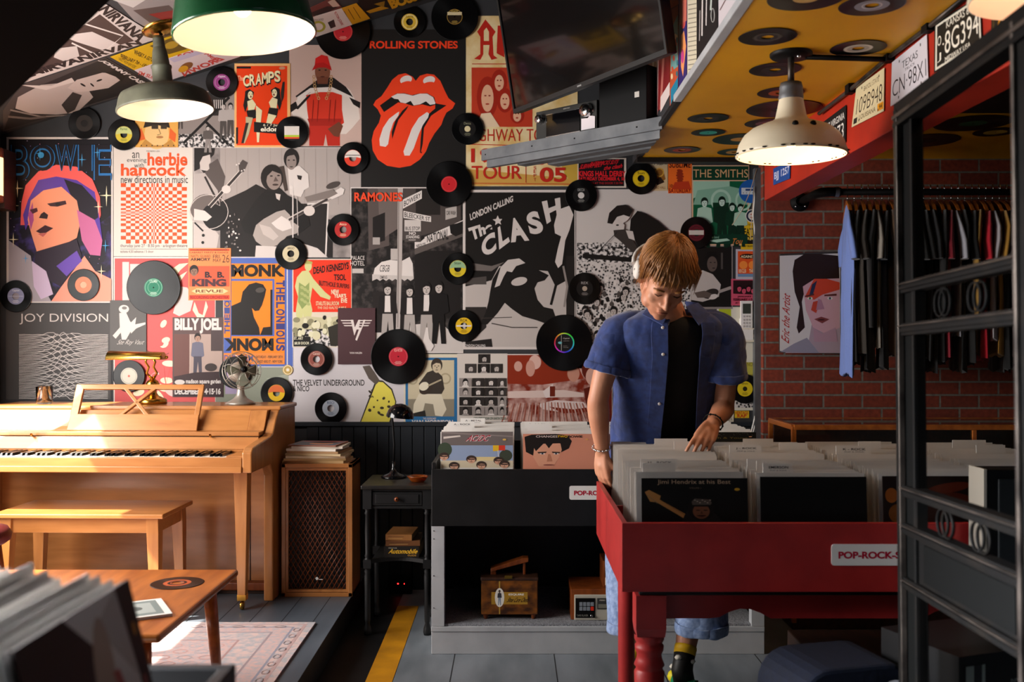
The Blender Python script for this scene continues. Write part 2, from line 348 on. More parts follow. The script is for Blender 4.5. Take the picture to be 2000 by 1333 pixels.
dome=[(1,0),(.985,.12),(.94,.34),(.85,.56),(.70,.76),(.5,.9),(.3,.97),(.2,1)]
warehouse=[(1,0),(.985,.14),(.96,.24),(.90,.34),(.70,.45),(.46,.52),(.38,.56),(.36,.7),(.34,.9),(.33,1)]
p=at(479,66,3.29); t=pendant('glossy dark green enamel dome pendant lamp with white lining',p,.231,.27,.1,'green enamel',-6,(p.x+.03,p.y,CZ(p.x+.03)),dome,watt=16)
p=at(324,216,4.68); c=on(318,54,(0,0,3.355),CN)
t=pendant('weathered grey green metal pendant lamp with flared shade, hung left of the dome lamp',p,.219,.30,.04,'grey enamel',-6,c-CN*0+V((0,0,-.02)),[(1,0),(.98,.08),(.94,.19),(.90,.25),(.72,.32),(.42,.38),(.24,.42),(.205,.46),(.20,.66),(.215,.67),(.215,.70),(.18,.72),(.165,.85),(.15,.93),(.12,1)],watt=12)
b=MB(); q=CN.to_track_quat('Z','Y').to_matrix().to_4x4(); b.lathe([(.10,0),(.10,.008),(.085,.016),(.06,.018),(.055,.026),(.035,.03),(.004,.034)],'brass',Matrix.Translation(c-p)@q,28); b.build('ceiling_rose',t)
p=at(1545,303,3.25)
t=pendant('chipped cream enamel pendant lamp hanging below the yellow ceiling',p,.176,.185,.05,'cream enamel',0,(p.x,3.25,2.3),[(1,0),(.985,.09),(.95,.2),(.86,.35),(.72,.46),(.52,.54),(.37,.59),(.29,.64),(.25,.82),(.215,1)],cap='steel',cordmat='ironedge',watt=34,chips=True,lc=(1,.66,.38))
b=MB(); z=2.3-p.z; b.lathe([(.068,z),(.068,z-.008),(.062,z-.014),(.004,z-.014)],'black',None,28); b.tube([(.05,0,z-.012),(.32,.02,z-.014)],.009,'black',8); b.ball((.02,-.02,z-.014),.008,'chrome',8); b.build('ceiling_plate',t)
p=at(2045,-8,2.2); t=pendant('pale pendant lamp just showing its rim above the metal gate',p,.16,.2,.06,'cream enamel',0,(p.x,p.y,2.34),warehouse,watt=5)
# wall lamp at the left edge
p=at(-14,345,5.25); t=thing('wall_lamp','glowing cylindrical shade wall lamp in a brown wooden bracket','lamp',p)
b=MB(); b.lathe([(.045,-.1),(.05,-.1),(.05,.1),(.045,.1)],'glow shade',None,20); b.build('lamp_shade',t)
b=MB(); b.box(-.05,.03,.06,.19,-.16,.16,'darkwood'); b.lathe([(.004,-.135),(.052,-.135),(.052,-.1),(.004,-.1)],'walnut',None,16); b.lathe([(.004,.1),(.052,.1),(.052,.15),(.004,.165)],'walnut',None,16); b.box(-.02,.02,0,.07,-.13,-.11,'darkwood'); b.box(-.02,.02,0,.07,.11,.13,'darkwood'); b.build('bracket',t,bevel=.004)
light('lamp_light','POINT',(p.x+.02,p.y-.12,p.z),2.0,(1,.7,.4),size=.05)
# ---------------------------------------------------------------- piano
PX,PY,PZ=-1.15,4.40,.12; PR=R_(-2)
pn=thing('upright_piano','honey brown spinet piano with open keyboard against the poster wall','piano',(PX,PY,PZ),PR)
L=1.45
b=MB()                                             # case: end panels, key bed, back, lid
for x0,x1 in ((-.045,0),(-L,-L+.045)):
    b.prism([(x0,.34,.0),(x0,.757,0),(x0,.757,.905),(x0,.452,.905),(x0,.40,.86),(x0,.345,.80),(x0,.30,.79),(x0,.03,.765),(x0,.0,.745),(x0,.0,.655),(x0,.30,.655),(x0,.34,.60)],(x1-x0,0,0),'woodz')
b.box(-L+.045,-.045,.03,.46,.655,.675,'wood'); b.box(-L+.03,-.03,.72,.757,.02,.9,'walnut'); b.box(-L+.045,-.045,.45,.72,.02,.06,'walnut')
b.build('case',pn,bevel=.006)
b=MB(); b.box(-L-.008,.008,.447,.765,.903,.923,'wood'); b.build('top_lid',pn,bevel=.006)
b=MB(); pr=[(.435,.895),(.425,.905),(.405,.88),(.372,.83),(.355,.812),(.37,.80)]
b.prism([(-L+.046,y+.01,z) for y,z in ((.337,.812),(.352,.83),(.385,.88),(.40,.905),(.45,.905),(.45,.81))],(L-.092-.08,0,0),'wood')
b.prism([(-.126,y+.008,z) for y,z in ((.337,.812),(.352,.83),(.385,.88),(.40,.905),(.45,.905),(.45,.81))],(.08,0,0),'woodz'); b.build('front_panel',pn,bevel=.002)
b=MB(); b.box(-L+.046,-.046,.27,.46,.792,.812,'wood'); b.build('music_shelf',pn,bevel=.004)
b=MB(); b.prism([(-L+.046,.235,.735),(-L+.046,.25,.735),(-L+.046,.30,.788),(-L+.046,.262,.79)],(L-.092,0,0),'wood'); b.prism([(-L+.046,.243,.70),(-L+.046,.26,.70),(-L+.046,.26,.735),(-L+.046,.24,.735)],(L-.092,0,0),'wood'); b.box(-L+.046,-.046,.262,.266,.786,.791,'blackpaint'); b.build('fallboard',pn,bevel=.002)
b=MB(); b.box(-L+.045,-.045,.0,.022,.655,.722,'wood'); b.box(-L+.045,-.045,-.006,.002,.655,.683,'wood'); b.build('key_slip',pn,bevel=.003)
for x0,x1 in ((-.125,-.046),(-L+.046,-L+.125)): b=MB(); b.box(x0,x1,.022,.245,.675,.728,'wood'); b.build('key_block',pn,bevel=.004)
kw=(L-.25)/52; wk=MB(); wk.box(.0005,kw-.0008,.03,.24,.702,.716,'ivory'); wk.box(.0005,kw-.0008,.028,.03,.69,.716,'ivory'); wk=wk.build('white_key',pn); wk.location=(-L+.125,0,0)
bk=MB(); bk.hexa([(-.006,.10,.716),(.006,.10,.716),(.006,.24,.716),(-.006,.24,.716),(-.0045,.108,.729),(.0045,.108,.729),(.0045,.24,.729),(-.0045,.24,.729)],'blackgloss'); bk=bk.build('black_key',pn); first=True
for i in range(52):
    if i: dup(wk,(-L+.125+i*kw,0,0),par=pn)
    if i<51 and (i%7) in (0,2,3,5,6):
        q=(-L+.125+(i+1)*kw,0,0)
        if first: bk.location=q; first=False
        else: dup(bk,q,par=pn)
for x in (-.27,-1.12): b=MB(); b.lathe([(.003,0),(.005,.004),(.003,.014),(.007,.018),(.004,.024)],'brass',Matrix.Translation((x,.258,.79))@Matrix.Rotation(R_(60),4,'X'),10); b.build('fallboard_knob',pn)
b=MB(); b.box(-L+.045,-.075,.50,.512,.03,.655,'wood'); b.build('knee_panel',pn,bevel=.003)
b=MB(); b.box(-.075,-.046,.485,.5,.02,.655,'woodz'); b.box(-.16,-.155,.496,.5,.05,.64,'darkwood'); b.box(-.16,-.075,.496,.5,.05,.054,'darkwood'); b.build('corner_post',pn,bevel=.002)
b=MB(); b.box(-L+.045,-.045,.47,.51,.0,.035,'darkwood'); b.build('plinth',pn,bevel=.003)
for x in (-.10,-L+.10):
    lg=MB(); lg.loft([[(x+sx*w,.19+sy*w,z) for sx,sy in ((-1,-1),(1,-1),(1,1),(-1,1))] for z,w in ((.07,.019),(.35,.026),(.62,.032),(.655,.033))],'woodz',sm=False); lg=lg.build('leg',pn,bevel=.003)
    c=MB(); c.box(x-.02,x+.02,.17,.21,.045,.072,'brass'); c.lathe([(.004,-.008),(.017,-.008),(.02,-.005),(.02,.005),(.017,.008),(.004,.008)],'brass',Matrix.Translation((x,.185,.021))@Matrix.Rotation(math.pi/2,4,'Y'),16); c.tube([(x,.19,.05),(x,.186,.022)],.006,'brass',6); c.build('caster',lg)
# music desk: a plate below, an open crossed frame above, leaning back
b=MB(); T=Matrix.Translation((-.985+.31,.318,.814))@Matrix.Rotation(R_(-26),4,'X'); x0,x1=-.315,.315; T=Matrix.Translation((-.675,.318,.814))@Matrix.Rotation(R_(-26),4,'X')
def qd(p): return b.prism([T@V((x,0,z)) for x,z in p],T.to_3x3()@V((0,.016,0)),'wood')
qd([(-.315,0),(.315,0),(.313,.085),(-.313,.085)]); qd([(-.315,.215),(.315,.215),(.315,.24),(-.315,.24)]); qd([(-.315,.08),(-.275,.08),(-.275,.22),(-.315,.22)]); qd([(.29,.08),(.315,.08),(.315,.22),(.29,.22)])
for (xa,za,xb,zb) in ((-.07,.08,.075,.22),(.06,.08,-.07,.22)): qd([(xa-.012,za),(xa+.012,za),(xb+.012,zb),(xb-.012,zb)])
b.build('music_desk',pn,bevel=.003)
# ---------------------------------------------------------------- piano bench
t=thing('piano_bench','honey wood piano bench with tapered legs before the keyboard','bench',(-1.9,4.55,.12),R_(-1))
b=MB(); b.box(-.38,.38,-.20,.19,.462,.482,'wood'); b.build('seat',t,bevel=.004)
b=MB(); b.box(-.34,.34,-.172,-.155,.395,.462,'wood'); b.box(-.34,.34,.145,.162,.395,.462,'wood'); b.box(-.345,-.33,-.16,.15,.395,.462,'wood'); b.box(.33,.345,-.16,.15,.395,.462,'wood'); b.build('apron',t,bevel=.002)
for sx in (-1,1):
    for sy in (-1,1):
        b=MB(); b.loft([[(sx*(.325+.012*(1-k))+ux*w,sy*(.15+.008*(1-k))+uy*w-.005,z) for ux,uy in ((-1,-1),(1,-1),(1,1),(-1,1))] for k,z,w in ((0,0,.017),(.8,.395,.027),(1,.462,.027))],'woodz',sm=False); b.build('leg',t,bevel=.002)
# things on the piano
def onp(x,y,z): # piano-local to world
    return V((PX,PY,PZ))+Matrix.Rotation(PR,3,'Z')@V((x,y,z))
p=at(298,781,5.02); p.z=PZ+.924
t=thing('bankers_lamp','polished brass piano lamp with half cylinder shade behind the music desk','lamp',p)
b=MB(); b.lathe([(.004,0),(.07,0),(.07,.018),(.062,.026),(.05,.03),(.03,.04),(.02,.055),(.016,.075),(.03,.085),(.034,.1),(.026,.115),(.014,.122),(.012,.135),(.004,.137)],'brass',None,32); b.build('base',t)
b=MB()
for s in (-1,1): b.tube([(s*.008,0,.13),(s*.026,-.01,.155),(s*.012,-.02,.185),(s*.024,-.03,.21),(s*.016,-.04,.235)],.006,'brass',8)
b.build('arm',t)
b=MB(); rings=[]
for x in (-.195,-.19,.075,.08):
    rings.append([(x-.005,-.055+.05*math.cos(a)*(1 if abs(x+.06)<.134 else .85),.235+.045*math.sin(a)*(1 if abs(x+.06)<.134 else .85)-.012) for a in [math.pi*(.0+k/10) for k in range(11)]])
b.loft(rings,'brass',cap=True,closed=True); b.ball((.09,-.055,.235),.009,'brass',8); b.build('lamp_shade',t)
p=at(470,787,4.98); p.z=PZ+.924
t=thing('table_fan','small vintage silver desk fan with wire guard on the piano top','fan',p)
b=MB(); b.lathe([(.004,0),(.072,0),(.074,.006),(.06,.014),(.035,.028),(.022,.045),(.017,.07),(.018,.1),(.024,.105),(.004,.108)],'fanmetal',None,32); b.build('base',t)
D=Matrix.Translation((0,0,.165))@Matrix.Rotation(R_(30),4,'Z')@Matrix.Rotation(R_(80),4,'X')   # fan axis, facing the room and to the right
b=MB(); b.lathe([(.004,-.10),(.03,-.095),(.047,-.07),(.052,-.03),(.05,.0),(.04,.015),(.012,.02),(.004,.02)],'fanmetal',D,24); b.build('motor_housing',t)
b=MB(); 
for r,z in ((.095,.02),(.09,.05),(.065,.065),(.09,-.005)): b.lathe([(r-.0012,z-.0012),(r+.0012,z-.0012),(r+.0012,z+.0012),(r-.0012,z+.0012),(r-.0012,z-.0012)],'fanmetal',D,32)
for k in range(8):
    a=k*math.pi/4; pts=[]
    for u,r,z in ((0,.012,.068),(.25,.045,.07),(.5,.08,.058),(.62,.095,.02),(.7,.09,-.005),(.8,.05,-.03)): aa=a+u*.9; pts.append(D@V((r*math.cos(aa),r*math.sin(aa),z)))
    b.tube(pts,.0013,'fanmetal',6)
b.build('wire_guard',t)
b=MB(); 
for k in range(4):
    a=k*math.pi/2; b.add([D@V((r*math.cos(a+da),r*math.sin(a+da),.03+dz)) for r,da,dz in ((.015,-.5,-.006),(.075,-.45,-.012),(.082,0,0),(.07,.4,.012),(.015,.5,.006))],[(0,1,2,3,4)],'grey enamel')
b.build('fan_blades',t); b=MB(); b.lathe([(.004,.06),(.016,.06),(.016,.072),(.004,.075)],'black',D,16); b.build('guard_badge',t)
p=at(87,781,5.0); p.z=PZ+.924
t=thing('glass_tumbler','clear etched glass tumbler at the end of the piano top','glass',p)
b=MB(); b.lathe([(.003,.0),(.036,.0),(.038,.002),(.041,.088),(.0385,.088),(.035,.012),(.003,.010)],'glass',None,28); t2=b.build('glass_cup',t)
# ---------------------------------------------------------------- loudspeaker
t=thing('loudspeaker','walnut floor loudspeaker with diamond lattice grille beside the piano','speaker',(-.945,4.95,.12))
w,h=.172,.645
b=MB(); b.box(-w,-w+.02,-.13,.13,0,h,'woodz'); b.box(w-.02,w,-.13,.13,0,h,'woodz'); b.box(-w,w,-.13,.13,h-.02,h,'wood'); b.box(-w,w,-.13,.13,0,.02,'wood'); b.box(-w,w,.11,.13,0,h,'walnut'); b.build('cabinet',t,bevel=.002)
b=MB(); b.box(-w+.02,w-.02,-.105,-.095,.02,h-.02,'blackpaint'); b.build('grille_cloth',t)
g=MB(); x0,x1,z0,z1=-w+.032,w-.032,.034,h-.034; dx,dz=.0235,.040
for (a0,a1,c0,c1) in ((x0-.012,x0,z0-.012,z1+.012),(x1,x1+.012,z0-.012,z1+.012),(x0,x1,z0-.012,z0),(x0,x1,z1,z1+.012)): g.box(a0,a1,-.124,-.105,c0,c1,'woodz')
n=int((z1-z0)/dz)+int((x1-x0)/dx)+2
for s in (1,-1):
    k=-int((x1-x0)/dx)-1
    while k<int((z1-z0)/dz)+int((x1-x0)/dx)+2:
        # line z=z0+k*dz + s*(x-xs)*dz/dx clipped to the opening
        xs=x0 if s>0 else x1; pts=[]
        m=s*dz/dx
        def zf(x): return z0+k*dz+m*(x-xs)
        xa,xb=x0,x1; za,zb=zf(xa),zf(xb)
        if za>zb: xa,za,xb,zb=xb,zb,xa,za
        if zb>z0 and za<z1:
            if za<z0: xa=xa+(z0-za)/m; za=z0
            if zb>z1: xb=xa+(z1-za)/m; zb=z1
            if zb-za>.004:
                y=-.116 if s>0 else -.113; g.tube([(xa,y,za),(xb,y,zb)],.0021,'walnut',4)
        k+=1
g.build('lattice_grille',t)
b=MB(); a=Art(lambda x,y,k: V((x,-.1185-k,y))); a.p([(-.004,.078),(.006,.083),(.004,.09),(-.002,.095),(-.01,.088)],'white'); a.r(.008,.08,.026,.0835,'white'); a.build('maker_badge',t)
# magazines on the loudspeaker
z=.12+h; cols=['#c8a878','#b89868','#d8c8a8','#c9b48c','#a8845c','#e4ddd0','#cfc6b8','#8c5a4a']; lab=['bottom buff paper sleeve','second buff sleeve','pale folded paper','tan paper sleeve','brown paper sleeve','white booklet','grey white booklet']
for i in range(8):
    th=.011 if i<7 else .006; rw=(.15,.15,.145,.14,.13,.125,.125,.12)[i]; rz=random.uniform(-.16,.16)
    b=MB(); b.box(-rw,rw,-.11,.11,0,th,cols[i]); 
    if i==7:
        a=Art(lambda x,y,k: V((x,y,th+k))); a.r(-.11,-.1,.11,.1,'#5a5f6a'); a.e(.02,-.02,.06,.05,'#c98a64'); a.e(.02,.03,.07,.04,'#3a2a24'); a.r(-.1,.06,.1,.09,'#b33a3a'); b.v+=a.v and []; k0=len(b.v); b.v+=a.v; b.f+=[tuple(q+k0 for q in f) for f in a.f]; b.m+=a.m; b.s+=a.s
    o=b.build('magazine'); o.location=(-.955+random.uniform(-.012,.012),4.955,z); o.rotation_euler=(0,0,rz); z+=th+.0006
    tag(o,(lab+['topmost magazine with a face on its grey cover'])[i]+' of the paper stack on the loudspeaker','magazine','papers stacked on the loudspeaker')
# ---------------------------------------------------------------- black side table
t=thing('side_table','black painted side table with turned legs and one drawer','table',(-.53,4.76,0))
b=MB(); b.box(-.165,.165,-.19,.19,.677,.695,'blacktop'); b.build('table_top',t,bevel=.004)
b=MB(); b.box(-.15,.15,.15,.165,.585,.677,'blackpaint'); b.box(-.155,-.14,-.16,.16,.585,.677,'blackpaint'); b.box(.14,.155,-.16,.16,.585,.677,'blackpaint'); b.box(-.15,.15,-.165,-.15,.585,.597,'blackpaint'); b.box(-.15,.15,-.165,-.15,.665,.677,'blackpaint'); b.build('apron',t,bevel=.002)
d=MB(); d.box(-.115,.115,-.168,-.15,.6,.662,'blackpaint'); d.box(-.1,.1,-.172,-.168,.61,.652,'blackpaint'); d=d.build('drawer',t,bevel=.002)
b=MB(); b.lathe([(.004,0),(.005,.008),(.011,.014),(.011,.02),(.004,.024)],'walnut',Matrix.Translation((0,-.172,.632))@Matrix.Rotation(math.pi/2,4,'X'),14); b.build('knob',d)
lp=[(.004,0),(.016,0),(.019,.012),(.017,.03),(.010,.055),(.012,.06),(.013,.07),(.014,.20),(.016,.27),(.013,.285),(.016,.295),(.011,.305),(.016,.31)]
for x in (-.138,.138):
    for y in (-.155,.155):
        b=MB(); T=Matrix.Translation((x,y,0)); b.lathe(lp,'blackpaint',T,14); b.box(x-.018,x+.018,y-.018,y+.018,.31,.35,'blackpaint'); b.lathe([(.016,.35),(.011,.357),(.015,.365),(.011,.375),(.013,.48),(.011,.555),(.016,.563),(.011,.572),(.017,.59)],'blackpaint',T,14); b.box(x-.02,x+.02,y-.02,y+.02,.585,.677,'blackpaint'); b.build('leg',t)
b=MB(); n=14; fr=[(-.12+.24*i/n,-.15+.05*math.sin(math.pi*i/n)) for i in range(n+1)]; b.prism([(x,y,.33) for x,y in fr]+[(.12,.15,.33),(-.12,.15,.33)],(0,0,.018),'blackpaint'); b.build('shelf',t)
# books on its shelf
z=.348
for i,(w,h,dp,c,lb) in enumerate(((.082,.052,.11,'#1c1815','thick black automobile guide book with yellow lettering, at the bottom of the side table books'),(.08,.024,.105,'#6b4326','brown worn book in the middle of the side table books'),(.062,.028,.1,'#8a5a2e','small tan worn book on top of the side table books'))):
    b=MB(); b.box(-w,w,-dp,dp,0,h,c); b.box(-w+.004,w+.0005,-dp+.006,dp-.004,.004,h-.004,'#b59a72')
    a=Art(lambda x,y,k: V((x,-dp-.0003-k,y)))
    if i==0: a.t('Automobile',-.062,.040,.072,.018,'#d9a82a',.02,sh=.08); a.t('MOTOR',-.06,.046,-.02,.0415,'#c9c2b0'); a.t('GUIDE',.03,.014,.07,.006,'#b98a3a')
    else: a.r(-w*.8,h*.3,w*.3,h*.36,'#c09a5a'); a.r(-w*.8,h*.6,w*.4,h*.66,'#3a2414')
    k0=len(b.v); b.v+=a.v; b.f+=[tuple(q+k0 for q in f) for f in a.f]; b.m+=a.m; b.s+=a.s
    o=b.build('book'); o.location=(-.515+(0,.0,-.01)[i],4.76,z); o.rotation_euler=(0,0,(-.02,.04,-.06)[i]); z+=h+.0006; tag(o,lb,'book','books on the side table shelf')
# desk lamp on the side table
p=V((-.575,4.84,.6955)); t=thing('desk_lamp','black desk lamp with thin curved stem and dome shade','lamp',p)
b=MB(); b.lathe([(.004,0),(.062,0),(.062,.006),(.05,.014),(.03,.02),(.016,.03),(.01,.05),(.008,.08),(.004,.082)],'blackgloss',None,28); b.build('base',t)
b=MB(); b.tube([(0,0,.06),(.002,.0,.16),(-.004,.0,.25),(-.01,0,.31),(0,0,.345),(.03,0,.35)],.0055,'black',8); b.build('stem',t)
b=MB(); T=Matrix.Translation((.03,0,.292))@Matrix.Rotation(R_(6),4,'Y'); b.lathe([(.068,0),(.067,.012),(.06,.034),(.046,.052),(.026,.064),(.004,.068)],'blackgloss',T,28); b.lathe([(.0665,.0005),(.058,.03),(.044,.049),(.004,.063)],'#c97a4a',T,28); b.build('lamp_shade',t)
b=MB(); b.lathe([(.004,0),(.03,0),(.036,.006),(.046,.022),(.05,.026),(.046,.028),(.036,.02),(.03,.01),(.004,.008)],'amber glass',None,24)
o=b.build('ashtray'); o.location=(-.445,4.70,.6958); tag(o,'small amber glass ashtray on the black side table','ashtray')
# power strip and paper things on the floor below
b=MB(); b.box(-.06,.06,-.03,.03,0,.08,'black'); b.box(-.015,-.008,-.0305,-.03,.052,.059,'led'); b.box(.02,.024,-.0305,-.03,.052,.058,'led'); o=b.build('power_strip'); o.location=(-.60,5.37,.0014); tag(o,'dark power strip with tiny red lights under the side table','power strip')
# ---------------------------------------------------------------- coffee table, rug, stool
t=thing('coffee_table','low teak coffee table with round tapered legs on the pale rug','table',(-1.6,3.17,.1315))
b=MB(); b.box(-.62,.62,-.40,.40,.385,.41,'table wood'); b.build('table_top',t,bevel=.01,seg=3)
b=MB(); b.box(-.5,.5,-.30,-.28,.325,.385,'table wood'); b.box(-.5,.5,.28,.30,.325,.385,'table wood'); b.box(.50,.52,-.3,.3,.325,.385,'table wood'); b.box(-.52,-.5,-.3,.3,.325,.385,'table wood'); b.build('apron',t,bevel=.002)
for sx in (-1,1):
    for sy in (-1,1): b=MB(); b.tube([(sx*.56,sy*.355,0),(sx*.55,sy*.33,.2),(sx*.54,sy*.31,.385)],[.015,.021,.024],'table wood',14); b.build('leg',t)
b=MB(); b.box(-2.3,-.86,2.5,4.36,.1205,.128,'rug')
a=Art(lambda x,y,k: V((x,y,.1283+k)))
for i,(c,m0) in enumerate((('#b59a98',.03),('rug',.045),('#8f8f9c',.075),('rugpink',.085),('#9a8c90',.15),('rug',.16),('#a98a88',.26),('rugpink',.27))): a.r(-2.3+m0,2.5+m0,-.86-m0,4.36-m0,c)
for i in range(9):
    for j in range(5):
        x=-1.19-.085*j-.04*(i%2); y=4.02-.075*i; a.o(x,y,.03,.026,.006,'#a8a0a4' if (i+j)%2 else '#b8938e',12)
for j in range(14): a.o(-.92,4.24-.09*j,.016,.026,.005,'#a39aa0',10); a.o(-1.0-.09*j,4.285,.026,.016,.005,'#b09a98',10)
k0=len(b.v); b.v+=a.v; b.f+=[tuple(q+k0 for q in f) for f in a.f]; b.m+=a.m; b.s+=a.s
tag(b.build('rug'),'faded pink and grey patterned rug on the dark stage floor','rug')
o=MB(); o.box(-.14,.14,-.10,.10,0,.008,'white'); o=o.build('magazine'); a=Art(lambda x,y,k: V((x,y,.0082+k))); a.r(-.12,-.085,.12,.085,'#7d8a88'); a.r(-.05,-.06,.1,.06,'#a8b0ac'); a.e(.03,0,.04,.03,'#5c6664'); a.build('cover_picture',o)
o.location=(-1.18,2.98,.5418); o.rotation_euler=(0,0,.5); tag(o,'white edged magazine lying on the coffee table','magazine')
p=at(4,1042,4.1); t=thing('stool','round stool with a dark red cushion at the photo edge beside the bench','stool',(p.x-.13,4.1,.12))
b=MB(); b.lathe([(.004,.40),(.13,.40),(.15,.415),(.155,.44),(.14,.465),(.08,.475),(.004,.478)],'#4a1416',None,28); b.build('seat',t)
for k in range(4): a=math.pi/4+k*math.pi/2; b=MB(); b.tube([(.15*math.cos(a),.15*math.sin(a),0),(.1*math.cos(a),.1*math.sin(a),.40)],[.014,.018],'walnut',10); b.build('leg',t)
# ---------------------------------------------------------------- record bins
def join(b,a):
    k=len(b.v); b.v+=a.v; b.f+=[tuple(q+k for q in f) for f in a.f]; b.m+=a.m; b.s+=a.s; return b
JW=.315
def jmap(ys): return lambda x,y,k: V((-JW/2+JW*x/100,-k-.0003,JW-JW*y*ys/100))
def jacket(draw,base,name='record_jacket',ys=.5):
    b=MB(); b.box(-JW/2,JW/2,0,.004,0,JW,base); a=Art(jmap(ys)); a.STEP=.00003; draw(a);(a.r(0,46,100,200,base) if 0 else 0); return join(b,a).build(name)
SLV={}
def sleeve(kind):
    if kind not in SLV:
        b=MB(); b.box(-JW/2+.001,JW/2-.001,.0008,.0042,0,JW-.003,kind); b.box(-JW/2-.004,JW/2+.003,0,.0004,0,JW+.004,'sleevew'); b.box(-JW/2-.004,JW/2+.003,.0046,.005,0,JW+.003,'sleevep'); o=b.build('record_sleeve'); SLV[kind]=[o,False]
    s=SLV[kind]
    if not s[1]: s[1]=True; return s[0]
    return dup(s[0])
def card(txt,x0,w,group,label,where):
    """filing card with a raised tab"""
    b=MB(); b.box(-JW/2-.003,JW/2+.002,0,.0022,0,JW-.002,'white'); b.box(-JW/2+x0,-JW/2+x0+w,0,.0022,JW-.002,JW+.026,'white')
    if txt:
        a=Art(lambda x,y,k: V((-JW/2+x0+x,-k-.0003,JW+.024-y)))
        a.t(txt,w*.2,.006,w*.85,.0135,'#3a3a40',.01)
        a.t('POP & SOUL',w*.24,.017,w*.8,.021,'#8a8a90'); join(b,a)
    o=b.build('divider_card'); tag(o,label,'divider card',group); return o
def put(o,x,y,z,tilt,rz=0): o.location=(x,y,z); o.rotation_euler=(R_(-tilt),0,rz)
KS=['sleeve','sleevew','sleeve','sleevey','sleevew','sleeved','sleevep']
def row(x,y0,y1,z,n,label,group,cards=(),tilt=(5,3),ks=KS,dz=0):
    """records filed front to back between y0 and y1; cards: {index: (text, tab start, tab width, label)}"""
    for i in range(n):
        f=i/(n-1); y=y0+(y1-y0)*f; tl=tilt[0]+(tilt[1]-tilt[0])*f+random.uniform(-1,.6)
        if i in cards: tx,a,w,lb=cards[i]; put(card(tx,a,w,None,lb,None),x+random.uniform(-.002,.002),y,z+.004+dz*f,tl)
        else:
            o=sleeve(random.choice(ks)); put(o,x+random.uniform(-.005,.005),y,z+random.uniform(-.004,.006)+dz*f,tl,random.uniform(-.012,.012)); tag(o,label,'record',group)
# --- black bin on the grey base
t=thing('record_bin','black record bin on a grey painted base with a white lettered sign','record bin',(.373,4.32,0))
X0,X1=-.723,.723; D=.70
b=MB(); b.box(X0,X1,0,.018,.555,.802,'blackpaint'); b.box(X0,X0+.018,.018,D,.555,.83,'blackpaint'); b.box(X1-.018,X1,.018,D,.555,.83,'blackpaint'); b.box(X0,X1,D-.018,D,.555,.86,'blackpaint'); b.box(X0+.018,X1-.018,.018,D-.018,.60,.62,'blackpaint')
for i in (1,2,3): x=X0+.36*i; b.box(x-.005,x+.005,.018,D-.018,.62,.76,'blackpaint')
b.build('bin_box',t,bevel=.003)
b=MB(); b.box(X0,X1,.0,D,0,.118,'graypaint'); b.box(X0-.001,X1,-.004,.0,.098,.12,'graypaint'); b.build('base',t,bevel=.003)
b=MB(); b.box(X0+.056,X1-.02,.012,D-.02,.118,.128,'carpet'); b.build('carpet_liner',t)
for x in (X0,X1-.056): b=MB(); b.box(x,x+.056,.002,.05,.12,.555,'graypaint'); [b.ball((x+.01,.001,zz),.0025,'black',6) for zz in (.2,.34,.5,.535)]; b.build('corner_post',t,bevel=.003)
b=MB(); b.box(X0+.01,X1-.01,D-.03,D-.012,.118,.555,'bead'); b.box(X0+.002,X0+.012,.05,D-.02,.118,.555,'blackpaint'); b.box(X1-.012,X1-.002,.05,D-.02,.118,.555,'blackpaint'); b.build('back_board',t)
def sign(t,x0,x1,z0,z1,y):
    b=MB(); r=.008; pts=[]
    for cx,cz,a0 in ((x1-r,z1-r,0),(x0+r,z1-r,90),(x0+r,z0+r,180),(x1-r,z0+r,270)): pts+=[V((cx+r*math.cos(R_(a0+k*30)),y,cz+r*math.sin(R_(a0+k*30)))) for k in range(4)]
    b.prism(pts,(0,-.003,0),'white'); h=z1-z0; a=Art(lambda x,yy,k: V((x,y-.0033-k,yy))); a.t('POP-ROCK-SOUL',x0+.02,z1-h*.34,x1-.02,z0+h*.32,'#b01030',.04); join(b,a); return b.build('sign_plate',t)
sign(t,-.124,.143,.671,.731,0)
BZ=.625
xs=[-.153,.206,.565,.915]
G='records filed in the black bin'
rl=['plastic sleeved record filed behind the grey and blue jacket in the black bin','plastic sleeved record filed behind the peach portrait jacket in the black bin','plastic sleeved record in the black bin, behind the hanging arm of the person','plastic sleeved record in the black bin behind the dark gilt lettered jacket']
cs=[{0:('',.02,.11,'blank white divider card right behind the grey jacket in the black bin'),9:('A - ROCK',.015,.12,'white divider card reading A - ROCK behind the grey jacket'),17:('A - METAL',.06,.12,'rear white divider card of the grey jacket row in the black bin')},
    {1:('',.02,.11,'nearest white divider card behind the peach portrait jacket'),5:('',.01,.115,'second white divider card behind the peach portrait jacket'),9:('B - ROCK',.01,.115,'third white divider card behind the peach portrait jacket')},
    {6:('C - ROCK',.02,.1,'white divider card beside the forearm of the person, in the black bin')},{}]
for i,x in enumerate(xs): row(x,4.392,4.95,BZ+.013,22,rl[i],G+', row '+'abcd'[i],cs[i],ks=KS if i<3 else ['sleeve','sleevew','sleevep'])
